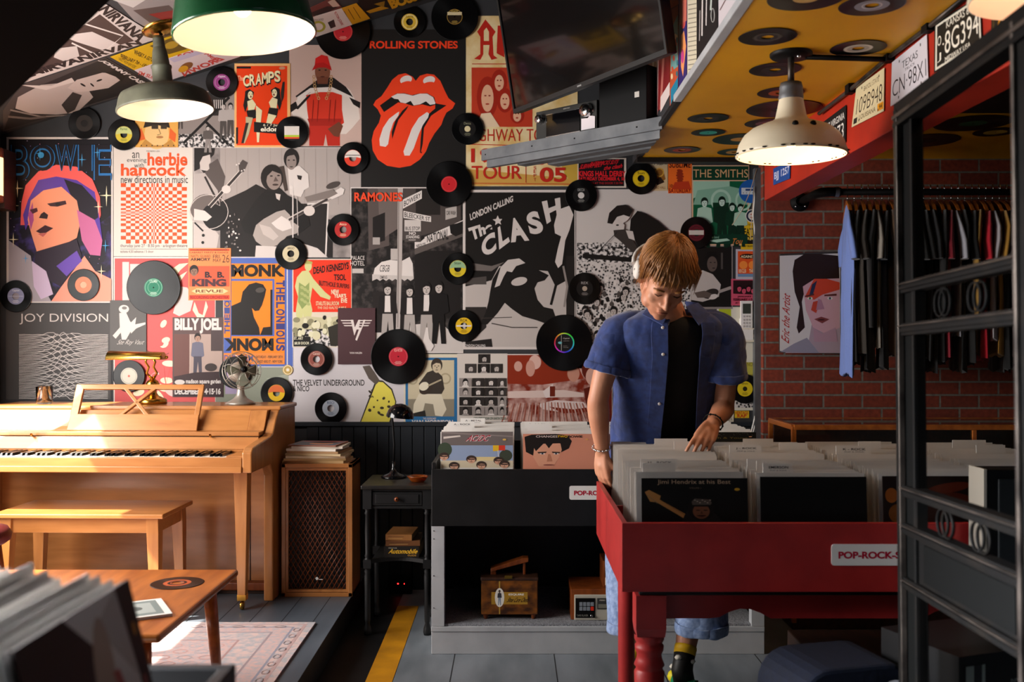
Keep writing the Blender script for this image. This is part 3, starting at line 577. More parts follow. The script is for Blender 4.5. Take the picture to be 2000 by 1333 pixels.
def j_acdc(a):
    a.r(0,0,100,38,'#6f6664'); a.p('0,0 100,12 100,15 0,4','#8a807c'); a.p('3,14 26,10 27,14 3,20','#d8cfc6'); a.t('AC/DC',34,10,64,27,'#e8e0e0',.03,sh=.2); a.t('AC/DC',33.5,9.5,63.5,26.5,'#a3182e',.012,sh=.2)
    a.r(0,38,100,100,'#8fa0bd'); a.r(36,70,92,80,'#d9c68f'); a.r(0,80,100,100,'#c9bda2'); a.e(5,50,10,20,'#3e4a3a'); a.e(90,66,9,16,'#3e4438'); a.r(72,38,80,54,'#e0b52a'); a.r(80,38,89,52,'#d03a2a'); a.l('79,52 80,80',1,'#d8d0c8')
    for x,y in ((4,62),(42,70),(56,86),(80,74),(88,84),(18,88)): a.face(x,y+8,13,20,'#c99a80','#3a2e28','#1a1616'); a.r(x-5,y+5,x+5,y+7.6,'#141414')
    a.e(88,22,2.6,2.6,'#d9b25a')
def j_ch(a):
    a.p('2,8 12,2 45,0 62,4 68,20 64,40 52,52 50,30 20,30 14,60 4,50','#1c1714'); a.p('16,28 52,26 54,44 50,66 42,90 22,90 14,64','#d79a7c'); a.p('8,14 30,10 60,12 58,32 44,20 36,40 30,24 18,48','#1c1714')
    a.p('20,50 33,49 32,53 21,54','#3a2a24'); a.p('40,49 52,50 51,54 41,53','#3a2a24'); a.e(27,55,3.5,1.8,'#e8e4e0'); a.e(46,55,3.5,1.8,'#e8e4e0'); a.e(27,55,1.6,1.8,'#2a3a4a'); a.e(46,55,1.6,1.8,'#2a3a4a'); a.p('35,56 38,56 41,76 33,77','#b87a5e'); a.e(36,86,8,2,'#8a4a40')
    a.t('CHANGES',18,4,48,10,'#d8c8c0',.01); a.t('TWO',48,4,62,10,'#e2b020',.02); a.t('BOWIE',63,4,83,10.5,'#141010',.02); a.e(89,15,2.2,2.2,'#e0a060')
def j_snay(a):
    a.r(0,0,100,100,'#15130f'); a.t('Stills, Nash & Young',8,26,88,38,'#6e5c28',.0); a.t('Looking at the Years',14,48,84,56,'#54471f'); a.e(40,12,9,3.5,'#5a4a22'); a.e(92,24,2.4,2.4,'#e0a070')
    for i in range(26): a.e(random.uniform(30,96),random.uniform(4,20),.5,.5,'#a89c80',n=6)
def j_hend(a):
    a.r(0,0,100,100,'#12100f'); a.t('Jimi Hendrix at his Best',15,3,84,13,'#c2a588',.0); a.t('VOLUME 1',45,17,56,20,'#7c6a58')
    a.p('3,26 7,22 10,25 18,33 17,40 60,88 54,92 14,45 8,44','#b98248'); [a.e(6+1.7*i,33+2.6*i,.9,.9,'#8a7a60',n=8) for i in range(6)]; a.l('17,40 58,90',.5,'#7a5228')
    a.p('40,70 46,50 58,44 66,60 78,84 80,100 34,100','#221e1d'); a.e(56,58,13,20,'#191413'); a.e(56,62,8,14,'#7e5038'); a.p('47,44 50,38 64,40 66,46 64,52 48,52','#5a5048'); [a.e(50+i*2.4,41+(i%3)*2.5,.9,.8,'#b8aa98',n=8) for i in range(7)]; a.r(47,50,66,53,'#14100f')
    a.e(53,60,2.2,.9,'#1a100c'); a.e(60,60,2.2,.9,'#1a100c'); a.p('56,61 58,66 55,67','#5c3826'); a.e(56,70,4.5,1.2,'#2a1812'); a.e(56,72.5,2.8,1,'#6a3830'); a.e(90,21,2.6,2.6,'#c99a2a')
def j_black(a):
    a.r(0,0,100,100,'#0b0a0a'); a.r(42,86,60,100,'#7a7060'); a.t('LASO',46,88,57,92,'#2a2620',.02)
def j_dark(a):
    a.r(0,0,100,100,'#1a0d0a'); a.e(62,22,22,9,'#57200f',-20); a.e(70,42,16,10,'#4a1a0c',25); a.e(8,36,6,14,'#8a4a18'); a.e(14,70,9,18,'#6a3c14'); a.e(40,60,22,30,'#2a120c')
def j_tan(a):
    a.r(0,0,100,100,'#5c3a22'); a.e(50,50,30,36,'#7a4a28')
def j_fg(a):
    a.r(0,0,100,100,'#1d1716'); a.p('36,0 84,0 92,60 76,40 58,18','#c4bebb'); a.p('60,10 84,0 90,40','#a8a09c'); a.e(60,30,9,24,'#a08a7c',8)  # pale grey top shapes paint a glossy reflection into the jacket
    for x,y,w,h,c in ((45,50,8,28,'#8a5a4c'),(34,40,6,18,'#d88a34'),(60,60,6,30,'#c08072'),(74,60,5,34,'#c05e58'),(90,74,4,22,'#8c4440'),(52,78,5,20,'#6a2a26'),(30,74,6,24,'#3c1c1a'),(20,86,3,14,'#7a3834'),(12,90,2,10,'#8a4a48'),(82,88,5,12,'#a05a54')): a.e(x,y,w/2,h/2,c,10)
    a.p('66,30 72,30 90,86 84,88','#a0524c'); a.p('84,88 90,86 92,40 95,40 95,90','#8a4440'); a.e(94,20,1.6,3,'#a87020')
def jk(draw,base,x,y,z,tilt,label,ys=.5):
    o=jacket(draw,base,ys=ys); put(o,x,y,z,tilt); tag(o,label,'record'); return o
jk(j_acdc,'#d8d4ce',xs[0],4.352,BZ+.022,4,'grey and blue jacket lettered AC/DC with people in sunglasses, front of the black bin')
jk(j_ch,'#d08a70',xs[1],4.352,BZ+.012,4,'peach jacket with a dark haired portrait and CHANGES lettering in the black bin')
jk(j_tan,'#8a6a50',xs[2],4.352,BZ+.012,4,'brown jacket in the black bin between the person and the peach portrait jacket')
jk(j_snay,'#15130f',xs[3],4.352,BZ+.02,4,'black jacket with dim gilt lettering behind the hand of the person',ys=.26)
# --- things on the lower shelf of the black bin
t=thing('shoe_care_box','amber brown wooden shoe care chest with a slanted foot rest on the shelf','box',(-.011,4.47,.1285))
M('sunburst','#8a4f12','#3a1d0a',r=.3,sc=4,co='Generated',coat=.3)
b=MB(); b.box(-.125,.125,-.075,.075,.022,.185,'sunburst'); b.box(-.128,.128,-.078,.078,.172,.187,'darkwood'); b.build('box_body',t,bevel=.004)
for x in (-.105,.105):
    for y in (-.055,.055): b=MB(); b.lathe([(.004,0),(.008,0),(.013,.022)],'walnut',Matrix.Translation((x,y,0)),10); b.build('foot',t)
b=MB(); b.prism([(-.085,-.03,.20),(.085,-.03,.245),(.085,-.03,.262),(.06,-.03,.262),(-.085,-.03,.215)],(0,.06,0),'walnut'); b.box(.06,.072,-.02,.02,.185,.25,'walnut'); b.box(-.085,-.06,-.02,.02,.185,.205,'walnut'); b.build('foot_rest',t,bevel=.003)
b=MB(); b.box(-.022,.012,-.083,-.077,.183,.197,'brass'); b.build('clasp',t)
b=MB(); a=Art(lambda x,y,k: V((x,-.0755-k,y))); a.r(-.08,.068,.08,.122,'#a8802c'); a.r(-.047,.025,-.041,.17,'#b08a3a'); a.e(-.044,.098,.021,.042,'#e6e2d8'); a.fig(-.044,.13,-.066,'#6a5a50','#2a2622','#3a3a40','#8a98a8'); a.t('ESQUIRE',-.004,.116,.064,.106,'#efe8d8',.03); a.t('Shoe Care Chest',-.014,.098,.078,.078,'#2a1c10',0,sh=.15); a.build('printed_label',t)
t=thing('tape_player','walnut tape player with silver face and grey push buttons on the shelf','radio',(.44,4.49,.1285))
b=MB(); b.box(-.18,.18,-.095,.14,.0,.135,'walnut'); b.build('cabinet',t,bevel=.003)
b=MB(); b.box(-.165,.178,-.105,-.094,.0,.112,'#b9b3a4'); b.build('face_plate',t,bevel=.003)
b=MB(); b.box(-.16,-.075,-.1075,-.104,.012,.098,'black'); b.box(-.065,.03,-.1075,-.104,.05,.098,'#3a3a38'); b.box(-.06,.025,-.109,-.104,.055,.072,'#7a786c'); a=Art(lambda x,y,k: V((x,-.1077-k,y))); a.t('STEREO',-.055,.092,-.03,.086,'#c8c4b8',.02); a.t('TAPE PLAYER',-.155,.026,-.105,.018,'#9a978c'); a.t('A',-.02,.03,-.013,.022,'#222222',.03); a.t('B',.01,.03,.017,.022,'#222222',.03); join(b,a); b.build('display_panel',t)
for i in range(4):
    for j in range(2): b=MB(); b.box(-.143+i*.0165,-.129+i*.0165,-.111,-.107,.044+j*.02,.061+j*.02,'#d0301c' if (i==3 and j==0) else '#7f858c'); o=b.build('push_button',t,bevel=.001)
b=MB(); b.lathe([(.004,0),(.007,0),(.006,.008),(.004,.009)],'chrome',Matrix.Translation((-.09,-.108,.022))@Matrix.Rotation(math.pi/2,4,'X'),12); b.build('knob',t)
t=thing('tabletop_radio','small walnut radio with a black and white face on the tape player','radio',(.505,4.50,.2645))
b=MB(); b.box(-.10,.12,-.07,.1,0,.115,'walnut'); b.box(-.09,.11,-.074,-.069,.045,.09,'black'); b.box(-.09,.11,-.074,-.069,.008,.042,'white'); a=Art(lambda x,y,k: V((x,-.0745-k,y))); a.e(-.07,.025,.008,.008,'#222222'); a.e(-.045,.025,.008,.008,'#222222'); join(b,a); b.build('radio_cabinet',t,bevel=.002)
# --- red bin on the red table
t=thing('record_bin','large dark red record bin on a red table, divided in rows','record bin',(1.06,2.90,0))
X0,X1=-.74,.74; D=.87; Z0,Z1=.628,.829
b=MB(); b.box(X0,X1,0,.018,Z0,Z1,'binred'); b.box(X0,X1,D-.018,D,Z0,Z1,'binred'); b.box(X0+.018,X1-.018,.018,D-.018,Z0,Z0+.016,'binred'); b.box(X0+.018,X1-.018,D/2-.006,D/2+.006,Z0+.016,Z1-.02,'binred')
for x in (X0,X1-.018): b.box(x,x+.018,.018,D/2-.001,Z0,Z1,'binred'); b.box(x,x+.018,D/2+.001,D-.018,Z0,Z1,'binred')
for x in (-.35,.013,.376): b.box(x-.005,x+.005,.018,D-.018,Z0,Z1-.04,'binred')
b.build('bin_box',t,bevel=.002); sign(t,-.13,.155,.706,.768,0)
t=thing('work_table','red painted wooden table with turned legs and a scalloped apron under the red bin','table',(1.06,2.95,0))
b=MB(); b.box(-.68,.68,.02,.80,.60,.6275,'blackpaint'); b.build('table_top',t,bevel=.003)  # black top paints in the shadow gap between bin and apron
b=MB(); n=40; pts=[(-.62,.055,.60),(.62,.055,.60)]
for i in range(n+1):
    x=.62-1.24*i/n; u=(x+.62)%.62; d=.522+(.03*math.sin(math.pi*(u-.18)/.16) if .18<u<.34 else 0); pts.append((x,.055,d))
b.prism(pts,(0,.02,0),'binred'); b.box(-.64,-.62,.08,.76,.522,.60,'binred'); b.box(.62,.64,.08,.76,.522,.60,'binred'); b.box(-.62,.62,.75,.77,.522,.60,'binred'); b.build('apron',t)
lp=[(.006,0),(.026,0),(.032,.05),(.026,.09),(.034,.12),(.036,.30),(.038,.345),(.034,.36),(.040,.375),(.028,.40),(.026,.415),(.034,.43),(.036,.445),(.032,.455),(.042,.47)]
lp=[(.006,0),(.028,0),(.034,.04),(.03,.1),(.036,.16),(.044,.30),(.046,.36),(.041,.368),(.040,.374),(.046,.382),(.039,.40),(.037,.415),(.043,.428),(.044,.44),(.038,.447),(.045,.46),(.045,.475)]
for x in (-.645,.645):
    b=MB(); T=Matrix.Translation((x,.06,0)); b.lathe(lp,'binred',T,22); b.hexa([V((x+sx*.045*k,.06+sy*.045*k,z)) for z,k in ((.475,.92),(.5,1)) for sx,sy in ((-1,-1),(1,-1),(1,1),(-1,1))],'binred'); b.box(x-.045,x+.045,.015,.105,.5,.60,'binred'); b.build('leg',t)
    b=MB(); T=Matrix.Translation((x,.66,0)); b.lathe([(.006,0),(.024,0),(.03,.1),(.031,.5),(.031,.55),(.029,.553),(.029,.558),(.031,.562),(.027,.575),(.02,.59),(.026,.60)],'binred',T,18); b.build('leg',t)
BZ=.65; xs=[.532,.895,1.258,1.62]
rl=['plastic sleeved record filed behind the guitarist jacket in the red bin','plastic sleeved record filed behind the plain black jacket in the red bin','plastic sleeved record in the red bin behind the dark brown jacket','plastic sleeved record in the red bin beside the gate and the black case']
cn=[{2:('',.02,.1,'blank white divider card nearest the guitarist jacket'),7:('H - ROCK',.03,.115,'white divider card reading H - ROCK in the red bin')},
    {1:('EMERSON',.02,.09,'near divider card behind the plain black jacket, faint print on its tab'),4:('',.015,.1,'second low divider card behind the plain black jacket'),7:('',.0,.1,'third divider card behind the plain black jacket')},{},{}]
cf=[{8:('',.20,.1,'white divider card under the fingers of the person in the red bin'),12:('',.14,.12,'rear white divider card in front of the shirt of the person')},
    {3:('J - ROCK',.01,.11,'white divider card reading J - ROCK in the red bin'),6:('',.2,.1,'pale violet divider card tab behind the J - ROCK card'),12:('',.1,.11,'rear white divider card of the J - ROCK row')},
    {2:('K - ROCK',.01,.12,'white divider card reading K - ROCK in the red bin'),8:('',.13,.08,'rear white divider card of the K - ROCK row')},{3:('',.14,.1,'white divider card in the red bin seen through the gate'),10:('',.12,.12,'rear divider card in the red bin seen through the gate')}]
warm=['sleeve','sleevey','sleevey','sleevew','sleeved']
for i,x in enumerate(xs):
    g='records filed in the red bin, row '+'abcd'[i]
    row(x,2.962,3.29,BZ-.004,18,rl[i],g,cn[i],tilt=(4,2),ks=KS if i==0 else warm); row(x+.004,3.358,3.715,BZ+.004,18,rl[i],g,cf[i],tilt=(5,1),ks=KS if i==0 else warm,dz=.008)
jk(j_hend,'#1a1614',xs[0]+.01,2.935,BZ-.012,4,'black jacket lettered Jimi Hendrix at his Best in the red bin')
jk(j_black,'#0c0b0b',xs[1],2.935,BZ-.008,4,'plain black jacket with a small grey sticker in the red bin')
jk(j_dark,'#1a0d0a',xs[2],2.935,BZ-.006,4,'dark brown jacket with blurred reddish figures in the red bin, cut by the gate post')
jk(j_tan,'#3a2216',xs[3],2.935,BZ-.006,4,'dim brown jacket at the gate end of the red bin')
# --- dark bin close to the camera, lower left corner
t=thing('record_bin','black record bin close to the camera in the lower left corner','record bin',(-.76,1.2,0))
b=MB(); b.box(-.36,.35,-.30,-.28,.70,.88,'blackpaint'); b.box(-.36,.35,.26,.28,.70,.88,'blackpaint'); b.box(.33,.35,-.28,.26,.70,.88,'blackpaint'); b.box(-.36,-.34,-.28,.26,.70,.88,'blackpaint'); b.box(-.34,.33,-.28,.26,.70,.715,'blackpaint'); b.build('bin_box',t,bevel=.003)
b=MB(); b.box(-.33,.32,-.27,.25,.0,.70,'blackpaint'); b.build('base',t,bevel=.003)
o=jacket(j_fg,'#171211',ys=1); o.location=(-.452,1.20,.728); o.rotation_euler=(R_(-13),0,R_(90)); tag(o,'dark jacket with blurred pink streaks at the end of the nearest record bin','record')
for i in range(24):
    o=sleeve(random.choice(['sleevew','sleevep','sleevey','sleeve'] if i<8 else ['sleevew','sleevep','sleevew','sleeve'])); lean=13-i*.25; x=-.462-i*.0165
    o.location=(x,1.20+random.uniform(-.012,.012),.726+random.uniform(-.006,.008)+(.010 if i>6 else 0)); o.rotation_euler=(R_(-lean),0,R_(90)+random.uniform(-.02,.02)); tag(o,'blurred pale plastic sleeved record in the nearest bin at the lower left','record','records in the nearest bin')
# ---------------------------------------------------------------- posters on the back wall (traced in photo pixels, printed flat on the wall)
W_,G_,D_,K_='#d9d1cc','#958c88','#3a3432','#191615'
def neon(a):
    a.r(17,272,217,589,'#120d14'); a.p('17,430 60,420 110,500 217,420 217,589 17,589','galaxy')
    for i in range(70): x,y=random.uniform(20,215),random.uniform(275,585); a.e(x,y,.8,.8,random.choice(['#d8c8e8','#e890b0','#8878c0']),n=6)
    a.p('42,395 50,362 75,335 110,322 150,326 180,350 195,385 197,420 190,440 40,440','#f0605c'); a.p('55,390 75,352 110,345 150,352 185,375 195,430 200,470 188,490 160,420 120,370 80,375 62,420 50,450 45,420','#5a3aa0'); a.p('125,350 160,362 190,395 192,425 170,440 150,410','#1a1020')
    a.p('60,392 85,372 120,365 150,392 158,430 150,465 120,480 72,492 62,460 54,430','#f39a78'); a.p('55,420 64,395 66,430 60,450','#b05090'); a.p('150,410 185,430 200,470 196,500 176,498 160,470','#c86a9a'); a.p('92,398 128,392 130,399 112,404 98,403','#3a1c28'); a.p('58,410 72,406 74,413 64,418','#4a2030'); a.e(113,399,5,3,'#181014'); a.p('86,414 94,420 92,428 76,426 80,418','#2a141c'); a.p('70,452 88,440 104,446 90,455 78,456','#3a1420'); a.p('74,457 92,455 84,463','#c0605c')
    a.p('70,492 150,468 160,500 150,520 118,560 90,545 66,520','#2a1c2c'); a.p('120,560 165,500 186,530 217,545 217,589 100,589','#f29c84'); a.p('17,470 60,500 66,540 95,580 100,589 17,589','#a8a0a8'); a.p('62,510 90,530 104,575 80,585 66,560','#cdb8d4'); a.p('110,520 150,490 160,510 130,540','#6a4ab0')
    for tx,x0,x1 in (('B',21,58),('O',58,108),('W',108,150),('I',152,181),('E',183,218)):
        for c,bo in (('#2a72b4',.028),('#140d16',.0)): a.t(tx,x0+(2 if bo==0 else 0),283,x1-(2 if bo==0 else 0),352 if tx in 'BE' else 334,c,bo)
    a.e(80,303,6,6,'#3a92cc')
    for x,y,s in ((34,368,12),(28,402,9),(208,382,14),(192,404,9),(26,468,10),(206,480,9),(198,530,9),(50,505,7),(78,300,9),(160,312,9),(190,298,8)):
        c='#4aa0d8' if y<320 or y in (480,505) else '#efe6c0'; a.p([(x,y-s*1.4),(x+s*.1,y-s*.1),(x+s,y),(x+s*.1,y+s*.1),(x,y+s*1.6),(x-s*.1,y+s*.1),(x-s,y),(x-s*.1,y-s*.1)],c)
poster('tall dark poster of an upturned face with orange hair under blue neon letters',(13,268,221,592),W_,neon)
def herb(a):
    o='#e0531f'; k='#1c1817'
    a.t('an',258,298,272,309,k); a.t('evening',248,309,286,319,k); a.t('with',262,318,281,328,k); a.t('herbie',288,298,366,324,o,.03); a.t('hancock',236,320,364,344,o,.03); a.t('new directions in music',236,343,367,358,k,.004); a.t('MEMBERS USA',286,294,312,297,'#5a5450')
    # checkered field whose squares swell away from the centre
    def wv(n,c0,c1):
        m=(c0+c1)/2; hw=(c1-c0)/2; return [m+hw*(1 if t>0 else -1)*abs(t)**1.6 for t in (-1+2*i/n for i in range(n+1))]
    X=wv(20,236,365); Y=wv(24,358,476)
    a.k+=1; vs=[];fs=[]
    for i in range(20):
        for j in range(24):
            if (i+j)%2==0: k0=len(vs); vs+=[(X[i],Y[j]),(X[i+1],Y[j]),(X[i+1],Y[j+1]),(X[i],Y[j+1])]; fs.append((k0,k0+1,k0+2,k0+3))
    a.lay(vs,fs,o)
    a.t('thursday june 27 · 8:30 pm · arlington theatre',235,477,366,485,k); a.r(235,486.5,366,487.2,k); a.t('tickets 4.50 advance / 5 door',235,489,300,494,'#4a4440')
poster('cream concert poster with orange checker field and orange lowercase heading',(222,287,377,501),'#dcd2c8',herb)
def trio(a):
    a.r(379,289,705,503,'bwsoft'); a.r(430,289,705,420,'#a89e99')
    for x in range(440,700,22): a.l([(x,289),(x+1,400)],.8,'#958b86')
    a.p('395,330 425,310 440,345 432,395 410,400','#574e4b'); a.p('430,395 480,372 500,360 520,370 560,400 600,420 650,430 650,503 430,503','#1f1b1a'); a.r(578,398,641,503,'#24201f'); a.l('641,395 636,503',3,W_); a.l('600,399 641,396',3,W_)
    # standing left guitarist
    a.p('379,340 400,338 425,372 430,400 425,430 379,500','#b5aba7'); a.p('379,435 412,440 428,460 420,503 379,503','#c4bab5'); a.p('379,289 420,289 418,302 408,312 398,312 392,318 390,330 379,335','#241f1d'); a.p('390,318 396,306 410,302 412,316 408,322 409,330 402,336 392,335','#c9beb8'); a.p('392,332 405,334 398,338','#2a2422'); a.l('400,345 428,400',4,'#2c2624'); a.e(398,405,28,24,'#6a605c',-40); a.e(420,425,24,28,'#1b1716',-40); a.o(408,414,38,34,1.2,'#d0c6c0'); a.l('409,404 473,332',8,'#cfc6c0'); a.l('409,404 473,332',5,'#332c2a'); a.p('466,322 474,312 484,318 476,336 468,338','#4a4240'); [a.e(462+i*5,322+i*6-(i%2)*8,1.6,1.6,W_,n=8) for i in range(4)]; a.e(442,370,9,8,'#d6ccc6'); a.p('379,408 400,412 414,424 404,432 379,430','#d6ccc6'); a.e(397,460,3,3,K_,n=10); a.e(396,474,3,3,K_,n=10); a.l('380,435 397,452',3,K_)
    # man behind, light patterned shirt
    a.p('562,328 585,324 602,340 604,366 594,372 588,385 566,380','#d2cac5'); a.e(569,310,15,20,'#201b1a'); a.e(569,316,10,16,'#8a7d77'); a.p('556,308 560,296 576,293 584,306 578,302 566,304','#201b1a'); a.e(564,313,2.4,1.2,K_,n=8); a.e(574,313,2.4,1.2,K_,n=8); a.e(569,326,3.6,1,K_,n=8); a.p('580,342 590,344 588,352 582,350','#2a2523'); a.p('545,326 554,324 562,372 556,374','#40352f')
    # seated singer with pale guitar
    a.p('500,390 520,370 545,366 562,382 580,390 600,410 606,440 580,460 540,470 508,460 478,455 470,435 490,405','#171413'); a.e(531,347,22,26,'#221d1b'); a.e(535,350,15,21,'#8f8079'); a.p('512,350 515,330 530,322 546,328 548,340 532,334 522,344 519,360','#1c1715'); a.e(530,344,3,1.4,K_,n=8); a.e(544,343,3,1.4,K_,n=8); a.p('538,345 544,354 534,355','#5a4d48'); a.e(538,361,6,2,'#3a2e2a'); a.p('538,378 548,380 546,392 540,388','#c8beb8')
    a.p('500,440 515,428 540,414 556,410 566,420 572,434 584,442 580,456 560,462 545,478 520,486 500,472 494,460','#a89e98'); a.p('530,436 550,422 566,432 570,446 552,452 540,446','#d8cfca'); a.l('562,430 658,378',7,'#c4bab4'); a.l('564,430 640,389',4.5,'#3a3230'); a.p('640,382 666,366 673,370 670,380 648,390','#d8cfca'); a.e(604,412,11,10,'#cfc5bf'); a.p('506,438 528,444 544,462 534,470 514,458','#c0b5af'); a.l('572,372 572,470',2.4,'#d0c8c4'); a.l('580,385 582,460',1.4,'#c0b8b4'); a.e(569,366,4,3,W_)
    a.p('500,480 545,482 560,503 498,503','#cfc6c1'); a.p('592,476 620,485 640,503 590,503','#cfc6c1'); a.p('595,385 650,370 660,378 640,388 600,395','#7d736e'); a.e(650,362,14,6,'#4a423f',-20)
    for i in range(26): a.e(random.uniform(438,470),random.uniform(418,490),random.uniform(1,2.4),random.uniform(1,3),random.choice([W_,G_,'#6a625f']),n=8)
poster('large grey photo poster of three musicians with guitars',(378,288,705,503),W_,trio,lift=.0005)
def orangeface(a):
    a.e(306,262,24,30,'#e8c080'); a.p('280,250 284,236 312,233 330,240 332,250 306,244','#2a2018'); a.r(296,244,309,252,'#3a3024'); a.r(314,244,326,252,'#3a3024'); a.p('272,288 284,272 300,284 318,284 334,272 344,288','#c08a40'); a.e(312,268,7,2.4,'#b07a48'); a.l('310,252 314,262 307,264',1.2,'#6a4a28'); a.p('266,262 276,250 284,272 270,276','#e0642a'); a.p('332,250 344,262 342,278 330,270','#e0642a')
    for i in range(7): a.e(276+i*10.5,284.5,1.4,1.4,'#3a2a18',n=6)
poster('small orange drawing of a man in sunglasses below the grey green lamp',(264,230,348,288),'#e0a64e',orangeface,lift=.004)
def sticks(a):
    a.r(349,240,458,288,'bw'); a.r(349,180,440,238,'#2a2523'); a.p('349,240 380,226 440,226 458,235 458,262 349,262','#8a807b'); a.l('358,280 448,190',5,'#14110f'); a.l('400,236 446,282',5,'#14110f')
    for x,h in ((436,70),(450,66),(352,50)): a.fig(x,202,h,'#b8aea8',K_,'#a8a09c','#4a4441')
    a.fig(406,246,52,'#c8beb8','#14110f','#5a5350','#8a827e',1.4)
    for x in range(418,436,4): a.l([(x,195),(x+1,212)],1.4,W_)
poster('dark grainy photo poster with crossing poles beneath the purple label record',(348,178,458,288),'#8d837e',sticks,lift=.002)
def cramp(a):
    a.r(462,129,561,284,'#e23d0a'); a.r(462,130,490,134,K_); a.r(461,249,465,281,K_); a.e(551,133,6,3,'#c89070'); a.t('The',464,148,476,158,'#f0c8a0')
    for i,ch in enumerate('CRAMPS'):
        x=475+i*12.2; y=148-i*1.8; a.t(ch,x+1,y,x+13,y+24,K_,.05); a.t(ch,x,y-1,x+11.5,y+21,'#e8dcae',.03)
    for (x,y,m) in ((487,176,1),(538,172,-1)):
        a.p([(x-9*m,y+14),(x-8*m,y+2),(x,y-2),(x+9*m,y+4),(x+7*m,y+14),(x-2*m,y+26),(x-8*m,y+44),(x-12*m,y+30)],K_); a.e(x+2*m,y+10,5,8,'#ddd3a8'); a.p([(x-4*m,y+22),(x+6*m,y+18),(x+13*m,y+28),(x+9*m,y+40),(x-2*m,y+42)],'#ddd3a8'); a.p([(x-6*m,y+40),(x+12*m,y+38),(x+16*m,y+54),(x-2*m,y+58)],K_); a.e(x+3*m,y+13,1.5,2.4,'#6a1a10',n=8); a.e(x,y+8,1.4,.7,K_,n=8); a.e(x+5*m,y+8,1.4,.7,K_,n=8)
    a.p('480,228 494,230 486,262 478,280 472,280 480,252','#b8ae88'); a.p('500,206 512,216 508,250 506,278 502,278 500,240','#ddd3a8'); a.p('480,240 486,240 476,280 471,280','#2a2420'); a.p('524,222 540,226 530,242 532,258 524,258 520,240','#ddd3a8'); a.p('548,182 552,160 556,160 554,190 550,200','#2a2420')
    a.p('496,238 545,243 545,262 496,258',K_); a.t('6 / 7 Juni',514,242,548,248,'#e8dcc0',.01); a.t('eldora',509,248,549,257,'#f0e6d0',.03)
poster('orange poster with two dark haired dancers under dripping cream letters',(458,124,567,288),'#e8b070',cramp,lift=.004)
def track(a):
    a.p('568,216 576,200 592,178 612,162 628,152 660,158 684,176 700,208 703,232 688,250 676,262 650,262 600,262 588,244 574,230','#d8cbc2'); a.p('598,186 625,180 650,180 668,186 668,215 672,240 664,246 604,244 600,216','#c8321e'); a.p('612,162 628,150 652,152 676,170 690,190 668,182 640,176 610,178 584,196 577,188','#1d1716'); a.p('580,190 606,172 648,170 686,188 694,196 648,178 606,180 582,198','#dcd2cb'); a.p('577,212 598,190 606,184 606,188 582,214','#1d1716'); a.p('566,206 578,198 582,210 568,220','#1d1716'); a.p('682,190 704,200 703,212 690,204','#1d1716')
    a.p('604,244 664,244 664,285 640,285 636,262 632,285 604,285','#b5281a'); a.p('600,232 668,232 664,246 606,246','#a02014'); a.p('640,252 662,238 670,246 662,268 652,266','#6a3a28')
    a.e(630,140,15,22,'#7a4a36'); a.p('618,150 642,150 640,164 620,164','#6a3c2a'); a.p('614,134 616,114 628,107 640,110 646,132 630,128','#c8201c'); a.p('609,138 616,124 632,122 646,130 648,138 636,132 622,132','#b01a18'); a.e(624,137,2.4,1.3,'#1a1210',n=8); a.e(636,137,2.4,1.3,'#1a1210',n=8); a.e(630,150,4.5,1.4,'#4a2018',n=8)
    for s in (-1,1):
        for i in range(8): a.o(630+s*(17-i*i*.19),150+i*6,3,3.4,1.2,'#c09a68' if i%2 else '#a87c4c',n=10)
    for x in (612,622,645,655): a.l([(x,195),(x-3,238)],1.2,'#8e2014')
poster('pinkish photo poster of a man in a red hat, gold chain and red tracksuit',(565,88,706,286),'#c3a79c',track,lift=.001)
def tongue(a):
    o='#e8401c'; w='#dcd2cd'; k='#14110f'
    a.t('ROLLING STONES',722,80,894,95,o,.03)
    a.p('729,205 734,196 745,188 756,172 766,156 778,146 792,143 806,150 812,158 820,148 834,144 848,146 860,158 868,176 876,192 889,202 884,212 872,220 866,232 862,244 848,262 838,280 832,296 820,312 802,324 780,328 756,324 738,312 728,294 726,274 730,256 740,240 744,226 738,214',o)
    for x,y,r in ((793,156,-18),(838,157,-14)): a.e(x,y,12,8,w,r); a.e(x-2,y+8,12,4.5,o,r)
    a.p('742,206 764,190 774,183 790,182 804,186 818,183 834,182 848,190 852,204 840,208 825,204 806,207 790,202 778,200 750,219','#14110f'); a.p('764,189 776,183 790,183 806,187 820,183 834,183 846,190 851,203 840,205 832,198 820,204 808,206 802,197 792,202 782,200 778,194 770,193',w)
    a.p('850,202 872,206 860,214 842,226 828,250 826,276 824,300 820,298 822,268 824,248 836,224 850,212',k); a.p('798,206 794,214 778,234 772,252 766,272 765,258 772,236 786,216',k)
    for p_ in ('776,220 780,218 778,226 768,240 762,258 758,282 753,287 742,285 741,272 748,250 760,232','834,219 838,222 836,230 826,244 818,262 808,290 800,304 790,304 788,296 794,280 804,252 818,230'): a.p(p_,w)
    a.p('840,240 850,240 846,262 838,280 830,290 822,298 830,262',o)
poster('big black poster of red lips and tongue under red capital letters',(706,58,910,367),'#1b1918',tongue,lift=.002)
